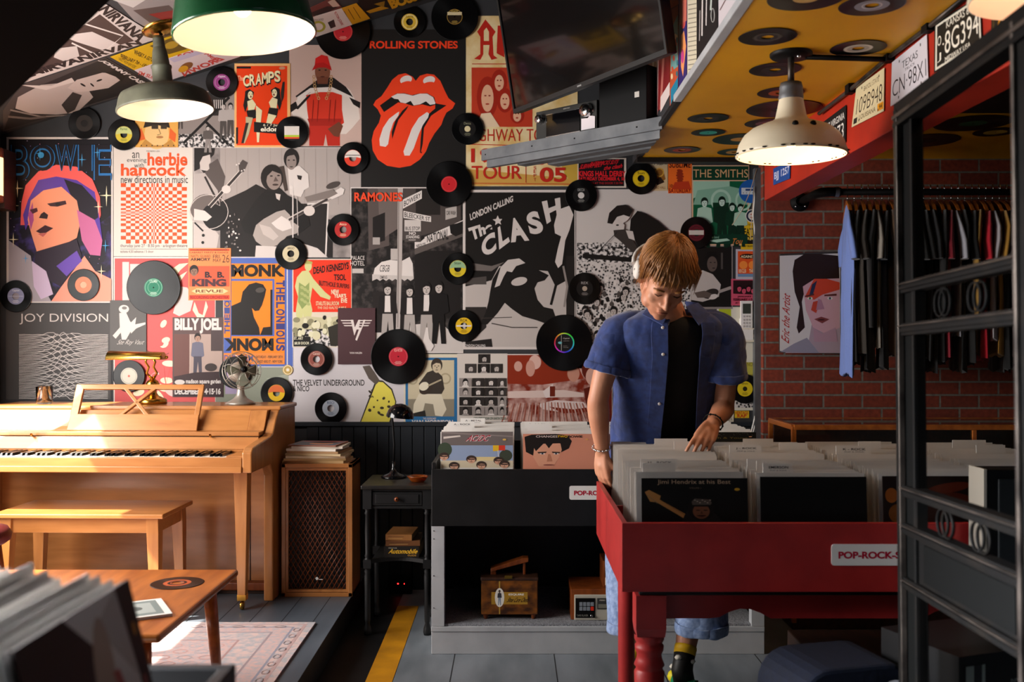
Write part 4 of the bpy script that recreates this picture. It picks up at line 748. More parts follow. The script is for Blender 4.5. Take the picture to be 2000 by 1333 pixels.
def acdc(a):
    r='#b8271a'
    a.p('910,362 910,330 1128,350 1128,363','#c79a4a'); a.p('1090,306 1128,306 1128,362 1105,345','#c3a040')
    a.p('926,115 938,106 938,72 932,62 948,38 968,62 962,72 964,108 972,114 960,117 954,106 956,88 944,88 944,106 938,117',r); a.p('945,80 945,60 950,54 955,62 955,80','aged'); a.p('972,50 985,50 985,112 970,104',r); a.l('922,125 990,125',1.6,r)
    a.r(921,132,1040,248,'#b93a22'); 
    for x,y,w,h in ((952,190,40,74),(975,160,30,44),(986,196,30,44),(1010,225,26,30)): a.e(x,y,w*.52,h*.55,'#9c2414'); a.e(x,y+2,w*.30,h*.36,'#dba888'); a.e(x-w*.1,y-3,w*.06,1.4,'#7a1a0c',n=8); a.e(x+w*.1,y-3,w*.06,1.4,'#7a1a0c',n=8); a.e(x,y+h*.18,w*.1,1.6,'#a03020',n=8)
    a.p('930,248 940,222 958,220 976,248','#e2c8a8')
    a.t('HIGHWAY TO',912,252,1060,276,r,-.005); a.l('918,282 1000,284',1.4,r); a.t('1979',920,290,1014,318,r,.02); a.t('TOUR',921,324,1019,350,r,.01); a.l('1027,310 1027,357',1.2,r); a.l('918,358 1120,360',1.2,r); a.t('WED 8:00 PM',1032,311,1114,322,r,.02); a.t('05',1054,327,1106,356,r,.03); a.t('S',1042,325,1047,331,r); a.t('E',1042,332,1047,338,r); a.t('P',1042,340,1047,346,r); a.t('T',1042,348,1047,354,r)
poster('aged cream tour poster in red ink with long haired band members',(909,31,1128,364),'aged',acdc,lift=.0015)
def kings(a):
    r='#d81f2a'; a.r(1130,311,1219,364,'#131011')
    for i,(x0,x1,y0,y1) in enumerate(((1131,1175,319,328),(1150,1205,314,322),(1178,1214,322,330))): a.t(('SUBWAY SECT','BUZZCOCKS SLITS','the clash')[i],0,0,0,0,r,.02,q=[(x0,y0+3),(x1,y0-2),(x1,y1-2),(x0,y1+3)],sh=.1)
    a.t('KINGS HALL DERBY',1130,334,1222,345,r,.03); a.t('SATURDAY DECEMBER 4, 18',1130,346,1220,354,r,.03); a.t('ADMISSION AT THE DOOR 7.30 PM',1132,356,1216,360,'#a81c22',.01)
poster('small black concert bill with red lettering under the metal shelf',(1128,309,1223,367),'#d8ccc0',kings,lift=.002)
def sabb(a):
    a.r(1268,318,1303,324,'#cdbf9f'); a.t('BLACK SABBATH',1266,318,1302,323,'#2a2018',.02); a.p('1275,330 1295,330 1300,350 1285,362 1270,350','#8a5a22'); a.o(1288,337,9,9,2.5,'#c89a3c'); a.p('1276,352 1290,346 1298,356 1284,362','#2a1c14'); a.t('COBO HALL',1274,364,1300,369,'#8a5a22',.01)
poster('small brown and cream bill partly behind a yellow label record',(1264,316,1304,373),'#c9b088',sabb,lift=.003)
def subl(a):
    a.t('SUBLIME',1307,316,1349,328,'#4a1a10',.02)
    for i in range(6): a.e(1328,334+i*5,8-abs(i-2),3.2,'#8e2c14',12)
    a.t('10:00',1308,360,1322,367,'#5a1a10',.02); a.t('SATURDAY',1306,368,1350,377,'#8c1f10',.03); a.p('1318,356 1345,354 1350,370 1312,370','#b8381a')
poster('small bright orange gig flyer left of the green band poster',(1305,314,1351,378),'#e86a22',subl,lift=.003)
def smith(a):
    g='#0d5a3a'; a.r(1353,325,1462,352,'#0c3a26'); a.t('THE SMITHS',1354,331,1461,347,'#d8a878',.0); a.r(1354,354,1460,477,g); a.p('1354,354 1425,354 1425,372 1360,385 1354,388','#9cc4ae'); a.p('1362,372 1425,364 1460,372 1460,400 1354,400','#7fae97'); a.o(1408,392,20,22,5,'#a8ccb8'); a.p('1392,396 1424,396 1422,430 1394,430','#08331f'); a.o(1452,392,16,20,4,'#a8ccb8')
    for x,y,h,c in ((1376,388,96,'#a9cbb8'),(1410,386,98,'#0a2a1c'),(1430,398,84,'#0b3322'),(1446,400,82,'#a5c8b4')): a.fig(x,y,h,'#c4dccf','#062015',c,'#0a2a1c',1.15)
    a.r(1354,458,1460,477,'#0a3524'); a.t('Tou',1428,466,1448,477,'#d07a3a',.01,sh=.2); a.t('The band',1386,461,1404,466,'#8ab8a0'); a.p('1380,470 1420,466 1426,470 1400,474','#a8ccb8')
poster('green tinted band photo poster with cream capitals on dark green',(1351,323,1463,480),'#d8b090',smith,lift=.002)
def ramo(a):
    a.r(686,368,904,688,'bwdark'); a.p('718,368 760,368 760,480 720,490','#554b48'); a.p('738,368 780,368 780,445 742,470','#6a5f5b'); a.p('728,425 752,415 752,470 728,478','#1a1615'); a.r(728,464,742,478,'#a8a09b'); a.p('786,368 900,368 900,440 786,470','#4a423f'); a.p('812,368 860,368 860,420 812,420','#241f1d')
    a.p('686,660 740,640 860,630 904,670 904,688 686,688','#c8c0bb'); a.r(728,570,800,650,'#211c1b'); a.r(810,490,900,620,'#1a1615')
    a.p('810,472 904,430 904,452 810,490',W_); a.p('810,486 904,450 904,462 810,498','#5a524e'); a.t('NATIONAL',0,0,0,0,K_,.02,q='834,460 876,446 876,468 834,474'); a.t('NEOLITE',0,0,0,0,K_,.02,q='813,478 831,474 831,480 813,484'); a.p('818,465 826,461 830,465 822,472',K_); a.p('878,440 894,436 904,432 904,456 890,462 880,456',K_)
    a.p('727,545 732,524 745,512 762,508 785,510 800,502 806,515 808,545',W_); a.p('727,536 808,540 808,545 802,549 796,545 790,549 784,545 778,549 772,545 766,549 760,545 754,549 748,545 742,549 736,545 727,549','#c4bcb7'); a.t('CBGB',741,518,760,531,K_,.0,sh=.1); a.t('OMFUG',742,539,756,545,'#4a4441',.02)
    a.r(755,486,776,508,'#b8b0ab'); a.r(755,486,763,508,K_); a.r(686,492,715,520,'#191514'); a.t('PALACE',686,500,712,508,W_,.0); a.t('HOTEL',684,510,712,519,W_,.0); a.r(688,525,710,534,'#bdb5b0')
    a.p('777,368 787,368 785,520 781,645 773,645 776,520','#b3aaa5'); a.l('779,380 777,640',1.2,'#6a625e')
    a.p('787,390 824,372 824,388 787,408',W_); a.t('BOWERY',0,0,0,0,K_,.01,q='789,393 822,376 822,386 789,404'); a.p('788,412 842,423 842,434 788,426',W_); a.t('BLEECKER ST',0,0,0,0,K_,.01,q='790,414 840,425 840,432 790,424'); a.r(790,430,822,473,'#c9c1bc'); a.t('BUS STOP',792,443,820,450,K_,.01); a.r(790,452,822,473,'#4a4441'); a.t('NO',799,453,812,459,W_,.03); a.t('STANDING',793,460,819,466,W_,.02); a.l('798,469 812,469',1,W_); a.p('870,408 892,402 892,424 870,430','#b0a8a3'); a.t('CAR WASH',872,412,890,420,K_,.02)
    for x,y,h,tp in ((757,556,116,'#1b1716'),(800,560,112,'#1b1716'),(833,554,124,'#1b1716'),(857,552,120,'#131010')): a.fig(x,y,h,'#bdb3ad','#191514',tp,'#a79f9a' if x<850 else '#131010',1.15); a.p([(x-5,y+22),(x+5,y+22),(x+6,y+54),(x-6,y+54)],W_ if x<850 else '#131010')
    a.p('826,668 832,640 836,640 838,662 848,676 842,686 830,684','#d8d0cb')
    a.t('RAMONES',692,376,786,394,'#e84a28',.03)
poster('street photo poster of four people before a white awning under red capitals',(685,366,905,690),W_,ramo,lift=.0025)
def clash(a):
    w='#cdc4bf'; k='#171412'; a.r(909,376,1122,678,k)
    a.t('LONDON CALLING',0,0,0,0,w,.03,q='917,418 1002,382 1002,394 919,431'); a.t('The',0,0,0,0,w,.05,q='914,446 960,432 962,450 922,472'); a.p('972,421 975,428 981,428 977,433 979,439 973,436 967,440 968,433 962,429 969,428',w)
    for ch,q in (('C','938,470 966,450 970,490 944,504'),('L','972,445 984,436 996,472 975,488'),('A','996,428 1012,424 1034,470 998,474'),('S','1026,418 1050,410 1064,454 1036,460'),('H','1058,394 1094,386 1096,418 1068,438')): a.t(ch,0,0,0,0,w,.05,q=q)
    a.p('909,560 960,548 975,520 1070,530 1085,560 1122,540 1122,678 909,678','#b9b0ab'); a.p('909,512 960,520 985,512 960,530 909,528','#6a625e'); a.p('909,545 950,540 950,556 909,556','#4a4441'); a.p('909,600 950,600 950,640 909,678','#2b2624')
    # plain bent silhouette, light patch on its back
    a.p('958,566 962,546 975,524 992,510 1014,506 1036,520 1072,538 1064,548 1050,552 1044,564 1050,586 1062,600 1080,604 1086,622 1070,634 1048,626 1020,618 1000,604 986,592 972,612 952,634 938,634 948,612 954,590',k); a.p('978,522 992,508 1014,505 1026,514 1008,520 1000,532 990,530 984,540 976,558 966,562','#c4bbb6'); a.e(1014,550,16,8,'#bfb6b1',-14)
    a.l('1076,596 1108,470',5,k); a.p('1082,440 1090,410 1112,402 1120,420 1112,450 1104,470 1098,516 1090,524 1084,512 1090,484 1096,462 1084,456',w); a.r(1106,500,1122,640,'#211d1b'); a.l('1100,520 1108,560 1102,600',4,'#8d847f'); a.l('960,632 1000,640 1050,640',2,'#3a3431'); a.l('940,622 1000,620',1.4,'#3a3431'); a.p('910,668 960,662 962,678 910,678','#211d1b')
    a.t('LONDON CALLING',906,673,948,677.5,W_,.01)
poster('black and white poster of a bent figure below white slanted letters',(905,371,1124,683),'#cfc6c1',clash,lift=.003)
def elvis(a):
    a.r(1127,474,1348,720,'bwcrowd'); a.p('1127,478 1348,470 1348,520 1127,510','bw'); a.l('1138,500 1235,508',9,'#1a1716')
    for i in range(60): x,y=random.uniform(1130,1260),random.uniform(545,640); a.e(x,y,random.uniform(2,5),random.uniform(3,6),random.choice([W_,'#b0a7a2',K_,'#4a4441']),n=10)
    for i in range(14): x,y=random.uniform(1130,1240),random.uniform(560,690); a.face(x,y,12,17,'#b8aea8',K_,K_)
    a.p('1232,428 1245,412 1262,418 1285,432 1305,450 1322,475 1340,510 1300,520 1262,512 1240,470 1230,452','#191615'); a.e(1213,420,22,16,'#cfc6c1',-35); a.p('1186,436 1190,416 1205,402 1222,400 1236,410 1230,424 1218,420 1205,424 1196,438','#1d1917'); a.p('1196,438 1204,426 1212,430 1220,440 1218,452 1208,448','#cbc2bd'); a.e(1206,440,3,1.6,K_,n=8); a.p('1198,450 1222,448 1245,484 1236,494 1210,470 1200,462','#3a3431'); a.l('1205,454 1165,495',1.2,K_); a.p('1222,450 1236,452 1240,470 1228,466','#c9c0bb')
poster('large photo poster of a singer leaning over a crowd, behind the person',(1125,370,1350,722),'#c9c2be',elvis,lift=.0008)
def muddy2(a):
    a.r(1350,482,1429,600,'#161311'); a.p('1350,540 1372,528 1392,536 1408,556 1404,580 1372,590 1350,586','#b9b0ab'); a.e(1390,512,14,20,'#151110'); a.e(1391,516,10,15,'#5a4d47'); a.p('1377,506 1382,492 1398,492 1404,504 1390,500','#0f0c0b'); a.e(1388,513,2,1,K_,n=8); a.e(1396,513,2,1,K_,n=8); a.e(1394,524,3,1.2,'#2a211e'); a.l('1376,580 1428,562',6,'#9d948f'); a.e(1388,574,16,9,'#2a2422',-20); a.e(1393,580,9,5,'#cfc6c1',-15); a.p('1356,572 1376,568 1390,574 1386,582 1362,582','#5a4d47'); a.r(1408,494,1412,526,'#4a4441')
poster('dark photo poster of a seated guitarist in a white shirt',(1349,479,1431,604),'#8f8682',muddy2,lift=.0015)
def beat(a):
    k='#1c160c'; a.t('THE FABULOUS',1452,437,1478,441,k); a.t('BEATLES',1448,446,1483,460,k,.02); [a.e(1453+i*8,465,3.6,4,k,n=10) for i in range(4)]; [a.e(1453+i*8,466,2.2,2.6,'#d9b84a',n=10) for i in range(4)]; a.r(1449,469,1481,477,k); a.t('FRIDAY THE 8TH MARCH',1448,479,1481,483,k,.01)
poster('narrow yellow gig bill with black heading below the target badge',(1447,432,1484,488),'#d8b020',beat,lift=.003)
def agst(a):
    a.r(1441,491,1479,541,'#d8501c'); a.e(1460,501,15,5,'#2a1810'); a.t('AGAINST',1447,499,1473,504,'#f0d8b0',.02); a.e(1452,518,8,8,'#f08a3a'); a.e(1470,518,8,8,'#f08a3a'); a.t('8:30 CLUB',1443,526,1457,533,'#f0d8b0',.02); a.t('THURS',1463,526,1478,533,'#f0d8b0',.02); a.r(1441,535,1479,541,'#6a8ab0')
poster('orange flyer with blue foot under the narrow yellow bill',(1437,487,1483,546),'#b9b5c0',agst,lift=.0025)
def pink(a):
    a.p('1432,548 1478,548 1478,576 1432,574','#2a1014'); [a.face(1444+i*9,564+(i%2)*4,9,13,'#d0506a','#1a080c','#1a080c') for i in range(4)]; a.t('JANUARY 31',1440,578,1474,582,'#4a0c1a',.02); a.t('FEBRUARY 1·2·3·4',1432,583,1478,588,'#4a0c1a',.02); a.t('AT THE FORUM',1436,590,1474,594,'#4a0c1a',.02)
poster('pink and black flyer right above the remote control holder',(1428,545,1481,597),'#c8506a',pink,lift=.002)
def yg(a):
    a.r(1426,708,1472,797,'#b8b04a'); a.r(1428,770,1472,797,'bwcrowd'); a.t('NO',1459,708,1470,716,'#8a8030',.02)
poster('greenish yellow poster behind the yellow label record beside the bricks',(1400,600,1476,802),'#d8d4c4',lambda a:(a.r(1404,604,1428,700,'#a8b428'),yg(a)),lift=.0006)
def centr(a): a.t('CENTER',1398,809,1430,822,K_,.0)
poster('cream card reading CENTER above the records behind the person',(1392,803,1433,829),'#d0c8b4',centr,lift=.002)
def rap(a): a.t('HERITAGE',1436,804,1461,810,'#c02818',.02); a.t('RAP',1440,810,1458,816,'#c02818',.03)
poster('small yellow sticker with red letters under the greenish poster',(1435,803,1463,817),'#d8b428',rap,lift=.002,name='sticker',cat='sticker')
def joy(a):
    a.t('JOY DIVISION',38,613,211,634,W_,-.005)
    for i in range(44):
        y=654+i*2.9; pts=[]
        for j in range(45):
            u=j/44; x=37+174*u; e=math.exp(-((u-.47)/.17)**2); pts.append((x,y-e*(3.0+3.0*math.sin(i*1.7+u*23)+2.6*math.sin(u*41+i*2.9)+1.8*math.sin(u*67-i*1.1))-.3*math.sin(u*30+i)))
        a.k-=1 if i%2 else 0; a.l(pts,.95,W_)
poster('dark grey poster of stacked white wavy lines behind the piano',(12,594,217,781),'#4a4746',joy)
def flames(a):
    c='#efe4c0'; a.r(224,505,420,790,'#d95a58'); a.t('1',239,512,252,590,W_,.06); a.t('TH',254,516,286,588,W_,.06); a.p('330,530 350,516 368,514 352,528 340,545 366,530 345,560 326,552',c); a.p('380,590 388,612 396,616 402,588 406,600 398,622 386,622 376,606',c)
    for i in range(15): x,y=random.choice([(300+random.random()*36,630+random.random()*140),(250+random.random()*80,700+random.random()*80)]); a.e(x,y,random.uniform(7,15),random.uniform(4,8),random.choice([c,c,'#f4c8c0','#d95a58']),random.uniform(-60,60)); 
    a.p('352,560 366,562 378,585 372,608 350,618 338,612 345,585','#cfc4c0'); a.l('300,720 312,745 304,770',3,'#d95a58'); a.l('318,718 324,750 332,720 340,752',4,'#d95a58'); a.l('280,680 310,700 330,690',2,'#8a4a44')
poster('pink red poster with white and cream flame shapes behind the brass lamp',(222,502,421,791),'#e8dcd4',flames,lift=.0006)
def srv(a):
    w='#d8d2cc'; a.e(242,604,10,8,w); a.e(243,602,5,3,'#7a7672'); a.p('233,612 246,610 254,628 262,636 254,650 246,664 238,664 236,650 226,662 220,656 234,640',w); a.p('252,634 266,620 264,634 284,630 284,634 266,642 256,652',w); a.t('Ste Ray Vaut',226,664,277,676,w,-.01,sh=.15)
poster('grey tin sign of a white hatted guitarist with a white signature',(215,587,286,693),'#5c5a58',srv,lift=.006,th=.002,name='tin_sign',cat='sign')
def bbk(a):
    r='#c93a20'; k='#2c2224'; a.r(370,487,448,490,r); a.t('CLUB MODERN MAMAMEE',374,487.5,444,489.8,k); a.t('CABARET PARTY & DANCE',370,492,446,495,'#8c2018',.01); a.t("NAT'L GUARD",373,498,411,503,'#8c4020',.01); a.t('ARMORY',372,504,411,510,k,.03); a.t('FRI.',416,498,431,505,k,.0); a.t('MAY',416,506,432,512,k,.0); a.t('26',434,498,448,513,k,-.01)
    a.r(370,520,448,560,'#e25a3a'); a.face(379,530,16,20,'#8a6a58','#1c1614','#1c1614'); a.t('B.  B.',400,531,438,543,k,.05); a.t('KING',375,545,442,560,'#4a2a30',.06); a.p('374,569 384,564 436,564 446,569 436,574 384,574','#f0c890'); a.t('REVUE',382,566,436,572,'#7a4a28',.03); a.r(370,577,448,585,'#d8402c'); a.t('RECORDING ORCHESTRA',372,578,446,584,'#8c2018',.02)
poster('orange and red concert bill with a small portrait above the framed rock poster',(368,485,451,587),'#e88a50',bbk,lift=.004)
def monk(a):
    bl='#4f66b0'; o='#e88218'; k='#1a1614'; a.r(437,504,572,716,bl); a.r(560,506,562,716,'#d8d0cc'); a.r(452,515,556,690,o); a.t('MONK',452,517,556,541,k,.05); a.r(449,545,536,657,bl); a.r(452,549,532,655,o)
    a.p('452,598 470,590 474,570 486,556 500,552 514,556 520,566 517,580 512,596 506,607 498,608 492,602 496,620 506,640 508,655 452,655',k); a.e(508,567,9,5,'#4a4440',-8); a.r(528,566,532,648,k); a.p('508,655 514,640 532,638 532,655',k); a.r(537,545,556,690,o)
    for i,ch in enumerate('THELONIOUS'): a.t(ch,0,0,0,0,'#3a3a78',.04,q=[(556,548+i*14),(556,560+i*14),(539,560+i*14),(539,548+i*14)])
    a.r(437,590,450,660,o)
    for i,ch in enumerate('OIEHT'): a.t(ch,0,0,0,0,'#3a4a88',.04,q=[(438,600+i*13),(438,588+i*13),(449,588+i*13),(449,600+i*13)])
    a.t('MONK',0,0,0,0,k,.05,q='534,686 438,686 438,661 534,661'); a.r(437,690,556,712,'#e0843a'); a.t('SATURDAY - FEBRUARY 28TH',500,695,552,700,'#3a2a28',.02); a.t('11 WEST 43RD ST - NEW YORK',500,704,552,709,'#3a2a28',.02); a.t('DUNHAM',438,694,494,706,'#5a5a9a',.02)
poster('blue and orange poster of a black profile silhouette with lettering round it',(436,502,573,718),'#c8c4c8',monk,lift=.002)
def bj(a):
    a.r(340,653,434,740,'#b09a90'); a.r(340,653,370,740,'#6a4640'); a.r(412,640,434,686,'#4a3d3e'); a.l('372,655 370,738',1,'#c8b4a8'); a.t('BILLY JOEL',341,622,433,652,W_,.05); a.fig(386,653,88,'#b08a78','#241a18','#6a6a7c','#4a4652',1.0); a.e(412,718,12,8,'#3a302e'); a.p('340,736 380,728 435,726 435,775 340,775','#3a2a2c'); a.e(351,747,10,5,'#cfc6c0'); a.t('madison square garden',363,741,431,752,W_,.03); a.t('DECEMBER 14·15·16',341,759,431,771,W_,.05)
poster('brownish concert poster of a standing man in a jacket behind the music desk',(337,620,436,776),'#5a4644',bj,lift=.004)
def dk(a):
    r='#e0361a'; y='#c8c88a'; k='#16130f'; a.r(573,508,686,610,r)
    a.p('590,530 602,528 612,545 634,570 646,580 644,586 626,580 610,562 606,588 610,606 604,640 594,640 592,612 590,640 580,640 578,606 582,580 576,560 580,542',y); a.e(602,520,7,10,y); a.p('594,516 598,508 610,512 610,516','#a8a45a'); a.p('584,552 596,560 604,552 604,590 590,604 582,590','#8a9a5a'); [a.e(590+(i%3)*6,562+i*4,4,3,'#a8b070',30) for i in range(9)]
    a.t('DEAD KENNEDYS',0,0,0,0,k,.03,q='612,522 681,512 681,526 612,536'); a.t('TSOL',652,536,676,548,k,.03); a.t('BUTTHOLE SURFERS',0,0,0,0,k,.02,q='623,548 682,556 682,564 623,558'); a.t('NEW',647,566,662,575,'#e8d8b8',.03); a.t("YEAR'S",652,574,676,582,'#e8d8b8',.03); a.t('EVE',666,583,678,592,'#e8d8b8',.03); a.t('STARLITE BALLROOM',617,589,662,597,'#e8c8a0',.02); a.t('THE OLD RIALTO 8 MILE',620,599,676,604,'#e8c8a0',.01)
    a.r(573,622,686,677,'bw'); a.p('573,625 600,618 640,622 686,612 686,640 573,645','#c4be9a'); [a.e(random.uniform(576,684),random.uniform(615,655),random.uniform(3,7),random.uniform(4,8),random.choice(['#d8d4b4',k,'#8a8668']),n=10) for i in range(40)]; a.p('640,640 680,625 686,650 660,676 645,676','#2a261e'); a.e(618,656,8,9,'#d0cba8'); a.r(573,658,606,677,k); a.t('ST. ART',574,659,592,664,'#e0dcc0',.02); a.t('$8.50 DOOR',575,668,604,674,'#e0dcc0',.02)
poster('red orange punk concert poster with a green leafy giant above a crowd',(571,506,687,679),'#d8ccb8',dk,lift=.0035)
def vh(a):
    w='#d8ccc8'
    for s,ox in ((1,0),(-1,0)):
        X=lambda x: 696+ox+(x-696)*s
        for y,x in ((625.5,665),(630.5,668),(635.5,671)): a.p([(X(x),y),(X(690),y),(X(690),y+2),(X(x+2),y+2)],w)
    a.p('685,625 690,625 693,640 700,625 704,625 692,656',w); a.p('700,625 704,625 701,640 706,640 710,625 714,625 697,666 694,664 701,644 696,644',w); a.t('VAN HALEN',683,688,707,691.5,w,.02)
poster('worn maroon tin sign with a winged letter emblem beside the two records',(660,602,733,712),'#4a3034',vh,lift=.0095,th=.002,name='tin_sign',cat='sign')
def velv(a):
    k='#2a2624'; a.t('THE VELVET UNDERGROUND',572,742,712,754,k,.02); a.t('& NICO',572,754,604,765,k,.02)
    y='#e2d456'; a.p('703,825 716,790 734,742 748,744 766,760 774,785 772,800 764,825','#2a2622'); a.p('705,825 718,792 736,746 748,747 764,762 772,785 768,803 760,825',y); a.p('708,716 722,714 732,728 742,744 734,752 720,740','#5a5048'); [a.e(random.uniform(722,764),random.uniform(762,818),random.uniform(1.5,5),random.uniform(1,3.4),'#3a3224',random.uniform(0,90),n=9) for i in range(16)]
poster('white poster with a yellow blotched fruit shape and square black lettering',(564,677,791,826),'#cfc9cc',velv,lift=.0008)
def van(a):
    b='#2a6a9c'; a.r(792,699,893,829,b); a.r(797,704,887,814,'#c9bda0'); a.r(797,780,887,814,'#8a8270'); a.o(870,740,11,11,3,'#a89c80'); a.o(806,742,10,10,3,'#a89c80')
    a.p('834,728 850,722 864,736 868,760 860,775 826,775 818,750','#3a332c'); a.p('818,770 862,770 872,800 864,814 850,812 846,790 830,788 824,812 806,812 808,790','#d8cfb8'); a.face(853,716,20,26,'#c8b89c','#3a3028','#2a2420'); a.e(832,760,14,10,'#3a3028',-30); a.e(828,755,10,8,'#e0d8c0',-30); a.l('836,754 862,742',3,'#b0a488'); a.p('806,808 830,802 832,814 808,814','#2a2622'); a.t('THE LEGENDARY',826,816,852,820,W_,.01); a.t('VAN MORRISON',804,821,885,829,W_,.05)
poster('blue bordered poster of a seated guitarist above the black lamp shade',(789,692,895,830),'#d5cdb8',van,lift=.001)
def tvs(a):
    q=[(934,692,24,18),(908,711,23,18),(933,711,24,18),(958,711,24,18)]+[(897+25*i-(j%2)*0,739+18.5*j,24,17) for j in range(4) for i in range(4)]
    for x,y,w,h in q:
        w=min(w,989-x); a.r(x,y,x+w,y+h,random.choice(['#1d1917','#2b2624','#3a3431','#8f8682'])); a.face(x+w/2,y+h*.55,w*.42,h*.85,random.choice([W_,'#bdb3ad','#a89e98']),random.choice([K_,D_]),K_); a.p([(x+w*.2,y+h),(x+w*.3,y+h*.82),(x+w*.7,y+h*.82),(x+w*.8,y+h)],random.choice([W_,D_,G_]))
    a.t('GREATEST SHOW ON EARTH TOUR',925,815,988,820,'#4a5a4a',.02)
poster('cream sheet of many small black and white screen portraits',(893,691,991,825),'#cfc6be',tvs,lift=.0012)
def redshop(a):
    a.r(991,694,1195,828,'redphoto'); a.p('991,694 1120,694 1140,740 1060,752 991,750','#8a2c14'); a.e(1045,708,12,14,'#d8b0a4'); a.e(1012,716,8,10,'#c89a8c'); a.e(1120,730,12,16,'#c08874'); a.e(1036,720,9,16,'#c89484'); a.p('991,765 1100,762 1140,768 1140,776 991,778','#d8c0b8'); a.e(1160,722,24,24,'#5e1a0c'); a.e(1158,736,14,18,'#d0a294'); a.p('1140,760 1195,740 1195,828 1150,828','#5e1a0c'); a.p('1050,790 1085,782 1140,786 1150,800 1100,806 1060,800','#dcc8c4'); a.p('1072,795 1120,800 1150,796 1148,805 1100,808','#7a2410'); a.p('1060,765 1080,750 1082,775 1066,778','#e0d0cc'); a.r(1074,755,1084,775,'#6a200e')
    for i in range(28): x=993+i*6; a.l([(x,786+abs(14-i)*.2),(x-14+i*1.2,828)],2.4,'#caa49a' if i%2 else '#9c5a4a')
poster('red duotone photo poster of people browsing a record shop',(990,692,1196,830),'#dccdc4',redshop,lift=.0008)
poster('plain grey green sheet behind the fan',(420,716,566,790),'#8f9484',lambda a:(a.r(440,720,474,770,'#a89ab8'),a.p('520,740 566,730 566,760','#a4a898')),lift=.0004)
# round signs and badges
def disc(label,x,y,r,base,draw,lift=.004,name='round_sign',cat='sign'): return poster(label,[(x+r*math.cos(t),y+r*math.sin(t)) for t in (2*math.pi*i/32 for i in range(32))],base,draw,lift=lift,name=name,cat=cat,th=.002)
disc('round blue sign with a white cassette strip beside the green poster',1466,374,23,'#1f5aa8',lambda a:(a.r(1448,367,1482,380,'#c8d0d8'),a.r(1456,369,1474,373,'#1f3a70'),[a.e(1452+i*6,377,1,1,'#3a4a60',n=6) for i in range(5)]))
disc('small target badge with white and red rings above the yellow bill',1469,422,13,'#d8d4d0',lambda a:(a.e(1469,422,11.5,11.5,'#1a2440'),a.e(1469,422,8,8,'#d8d4d0'),a.e(1469,422,4.6,4.6,'#b02028'),a.r(1464,420,1474,424,'#d8d4d0')),lift=.005,name='badge',cat='badge')
disc('small round gold sticker shaped like a record beside the white poster',562,723,10,'#c8a860',lambda a:(a.o(562,723,9,9,1.5,'#e8d8b0'),a.e(562,723,3,3,'#e8e0d0'),a.o(562,723,6.5,6.5,.8,'#8a7030')),name='sticker',cat='sticker',lift=.005)
# ---------------------------------------------------------------- posters on the sloped ceiling
CP=dict(P=(0,0,3.355),N=tuple(CN))
def nirv(a):
    k='#2c2321'
    a.t('NIRVANA',0,0,0,0,k,.05,q='212,10 290,70 270,82 190,20'); a.p('195,28 262,80 150,112 60,150 30,140','#4a3a36'); a.p('120,70 180,62 240,90 200,98 150,82','#cfc4c0'); a.p('110,95 150,90 155,110 125,120 105,112','#c8bdb8'); a.l('160,45 240,70 205,100',3,W_); a.l('140,84 190,108 200,100',3,W_); a.t('NIRVANIRVANIRVAN',0,0,0,0,k,.05,q='-40,166 268,78 278,86 -30,178')
poster('white ceiling poster with heavy dark letters running along two edges','207,8 312,74 40,164 -70,100','#cbbfba',nirv,lift=.002,**CP)
def cash(a):
    a.p('205,114 298,167 94,229 40,246 8,254 20,220 60,175','#2b2725'); a.p('35,190 80,166 145,160 170,172 182,190 150,220 110,224 60,222 30,212','#b5a9a4'); a.p('132,172 150,156 200,142 228,144 236,156 212,172 176,178 150,180','#c4b6b0'); a.p('205,142 228,138 246,148 238,160 226,150','#1c1816'); a.e(194,157,6,1.8,K_,-18); a.e(180,166,5,1.6,K_,40); a.e(162,166,6,1.8,K_,30); a.p('40,166 100,168 140,152 146,160 90,176','#d0c4be'); a.t('JOHNNY CASH',0,0,0,0,W_,.05,q='205,118 290,164 278,170 190,118'); a.l('20,215 80,228 140,225',3,'#8a807b'); a.l('16,228 60,232 90,228',4,'#6a615d'); a.p('120,205 142,180 160,186 146,215 132,222','#3a3431')
poster('dark ceiling poster of a man pointing, with white slanted name lettering','205,112 302,168 94,230 6,257 6,215 40,166','#4a4341',cash,lift=.001,**CP)
def yel(a):
    k='#3a2c08'; a.p('292,90 345,70 385,90 330,106','#6a5218'); a.e(335,88,14,7,'#b89428',-15); a.t('WHISKY A GO GO',0,0,0,0,k,.03,q='262,96 308,118 300,122 262,106'); a.t('FEBRUARY 7th - 15th',0,0,0,0,k,.03,q='236,105 292,128 284,132 236,114'); a.t('DIRECT FROM NEW YORK',0,0,0,0,k,.0,q='232,112 268,130 262,134 232,117')
poster('yellow ceiling flyer with a dark portrait left of the dome lamp','215,111 342,67 390,92 262,137','#d8ae10',yel,lift=.003,**CP)
def ray(a):
    r='#c8483c'; a.t("I'M SUPER",0,0,0,0,r,.03,q='272,138 318,154 310,158 270,146'); a.t('JAMES',0,0,0,0,r,.03,q='404,100 424,116 414,119 398,106'); a.t('BROWN',0,0,0,0,r,.04,q='422,112 354,142 360,150 440,116'); a.e(364,130,14,7,'#8a5a30',-25); a.e(358,135,10,6,'#d8a020',-20); a.t('SOUL',0,0,0,0,r,.03,q='345,108 396,92 404,98 352,116'); a.p('330,115 400,96 410,100 340,122','#c0b8d0')
poster('white ceiling flyer with red letters behind the grey green lamp','262,137 415,84 470,110 340,154 306,165','#d8ccd0',ray,lift=.0035,**CP)
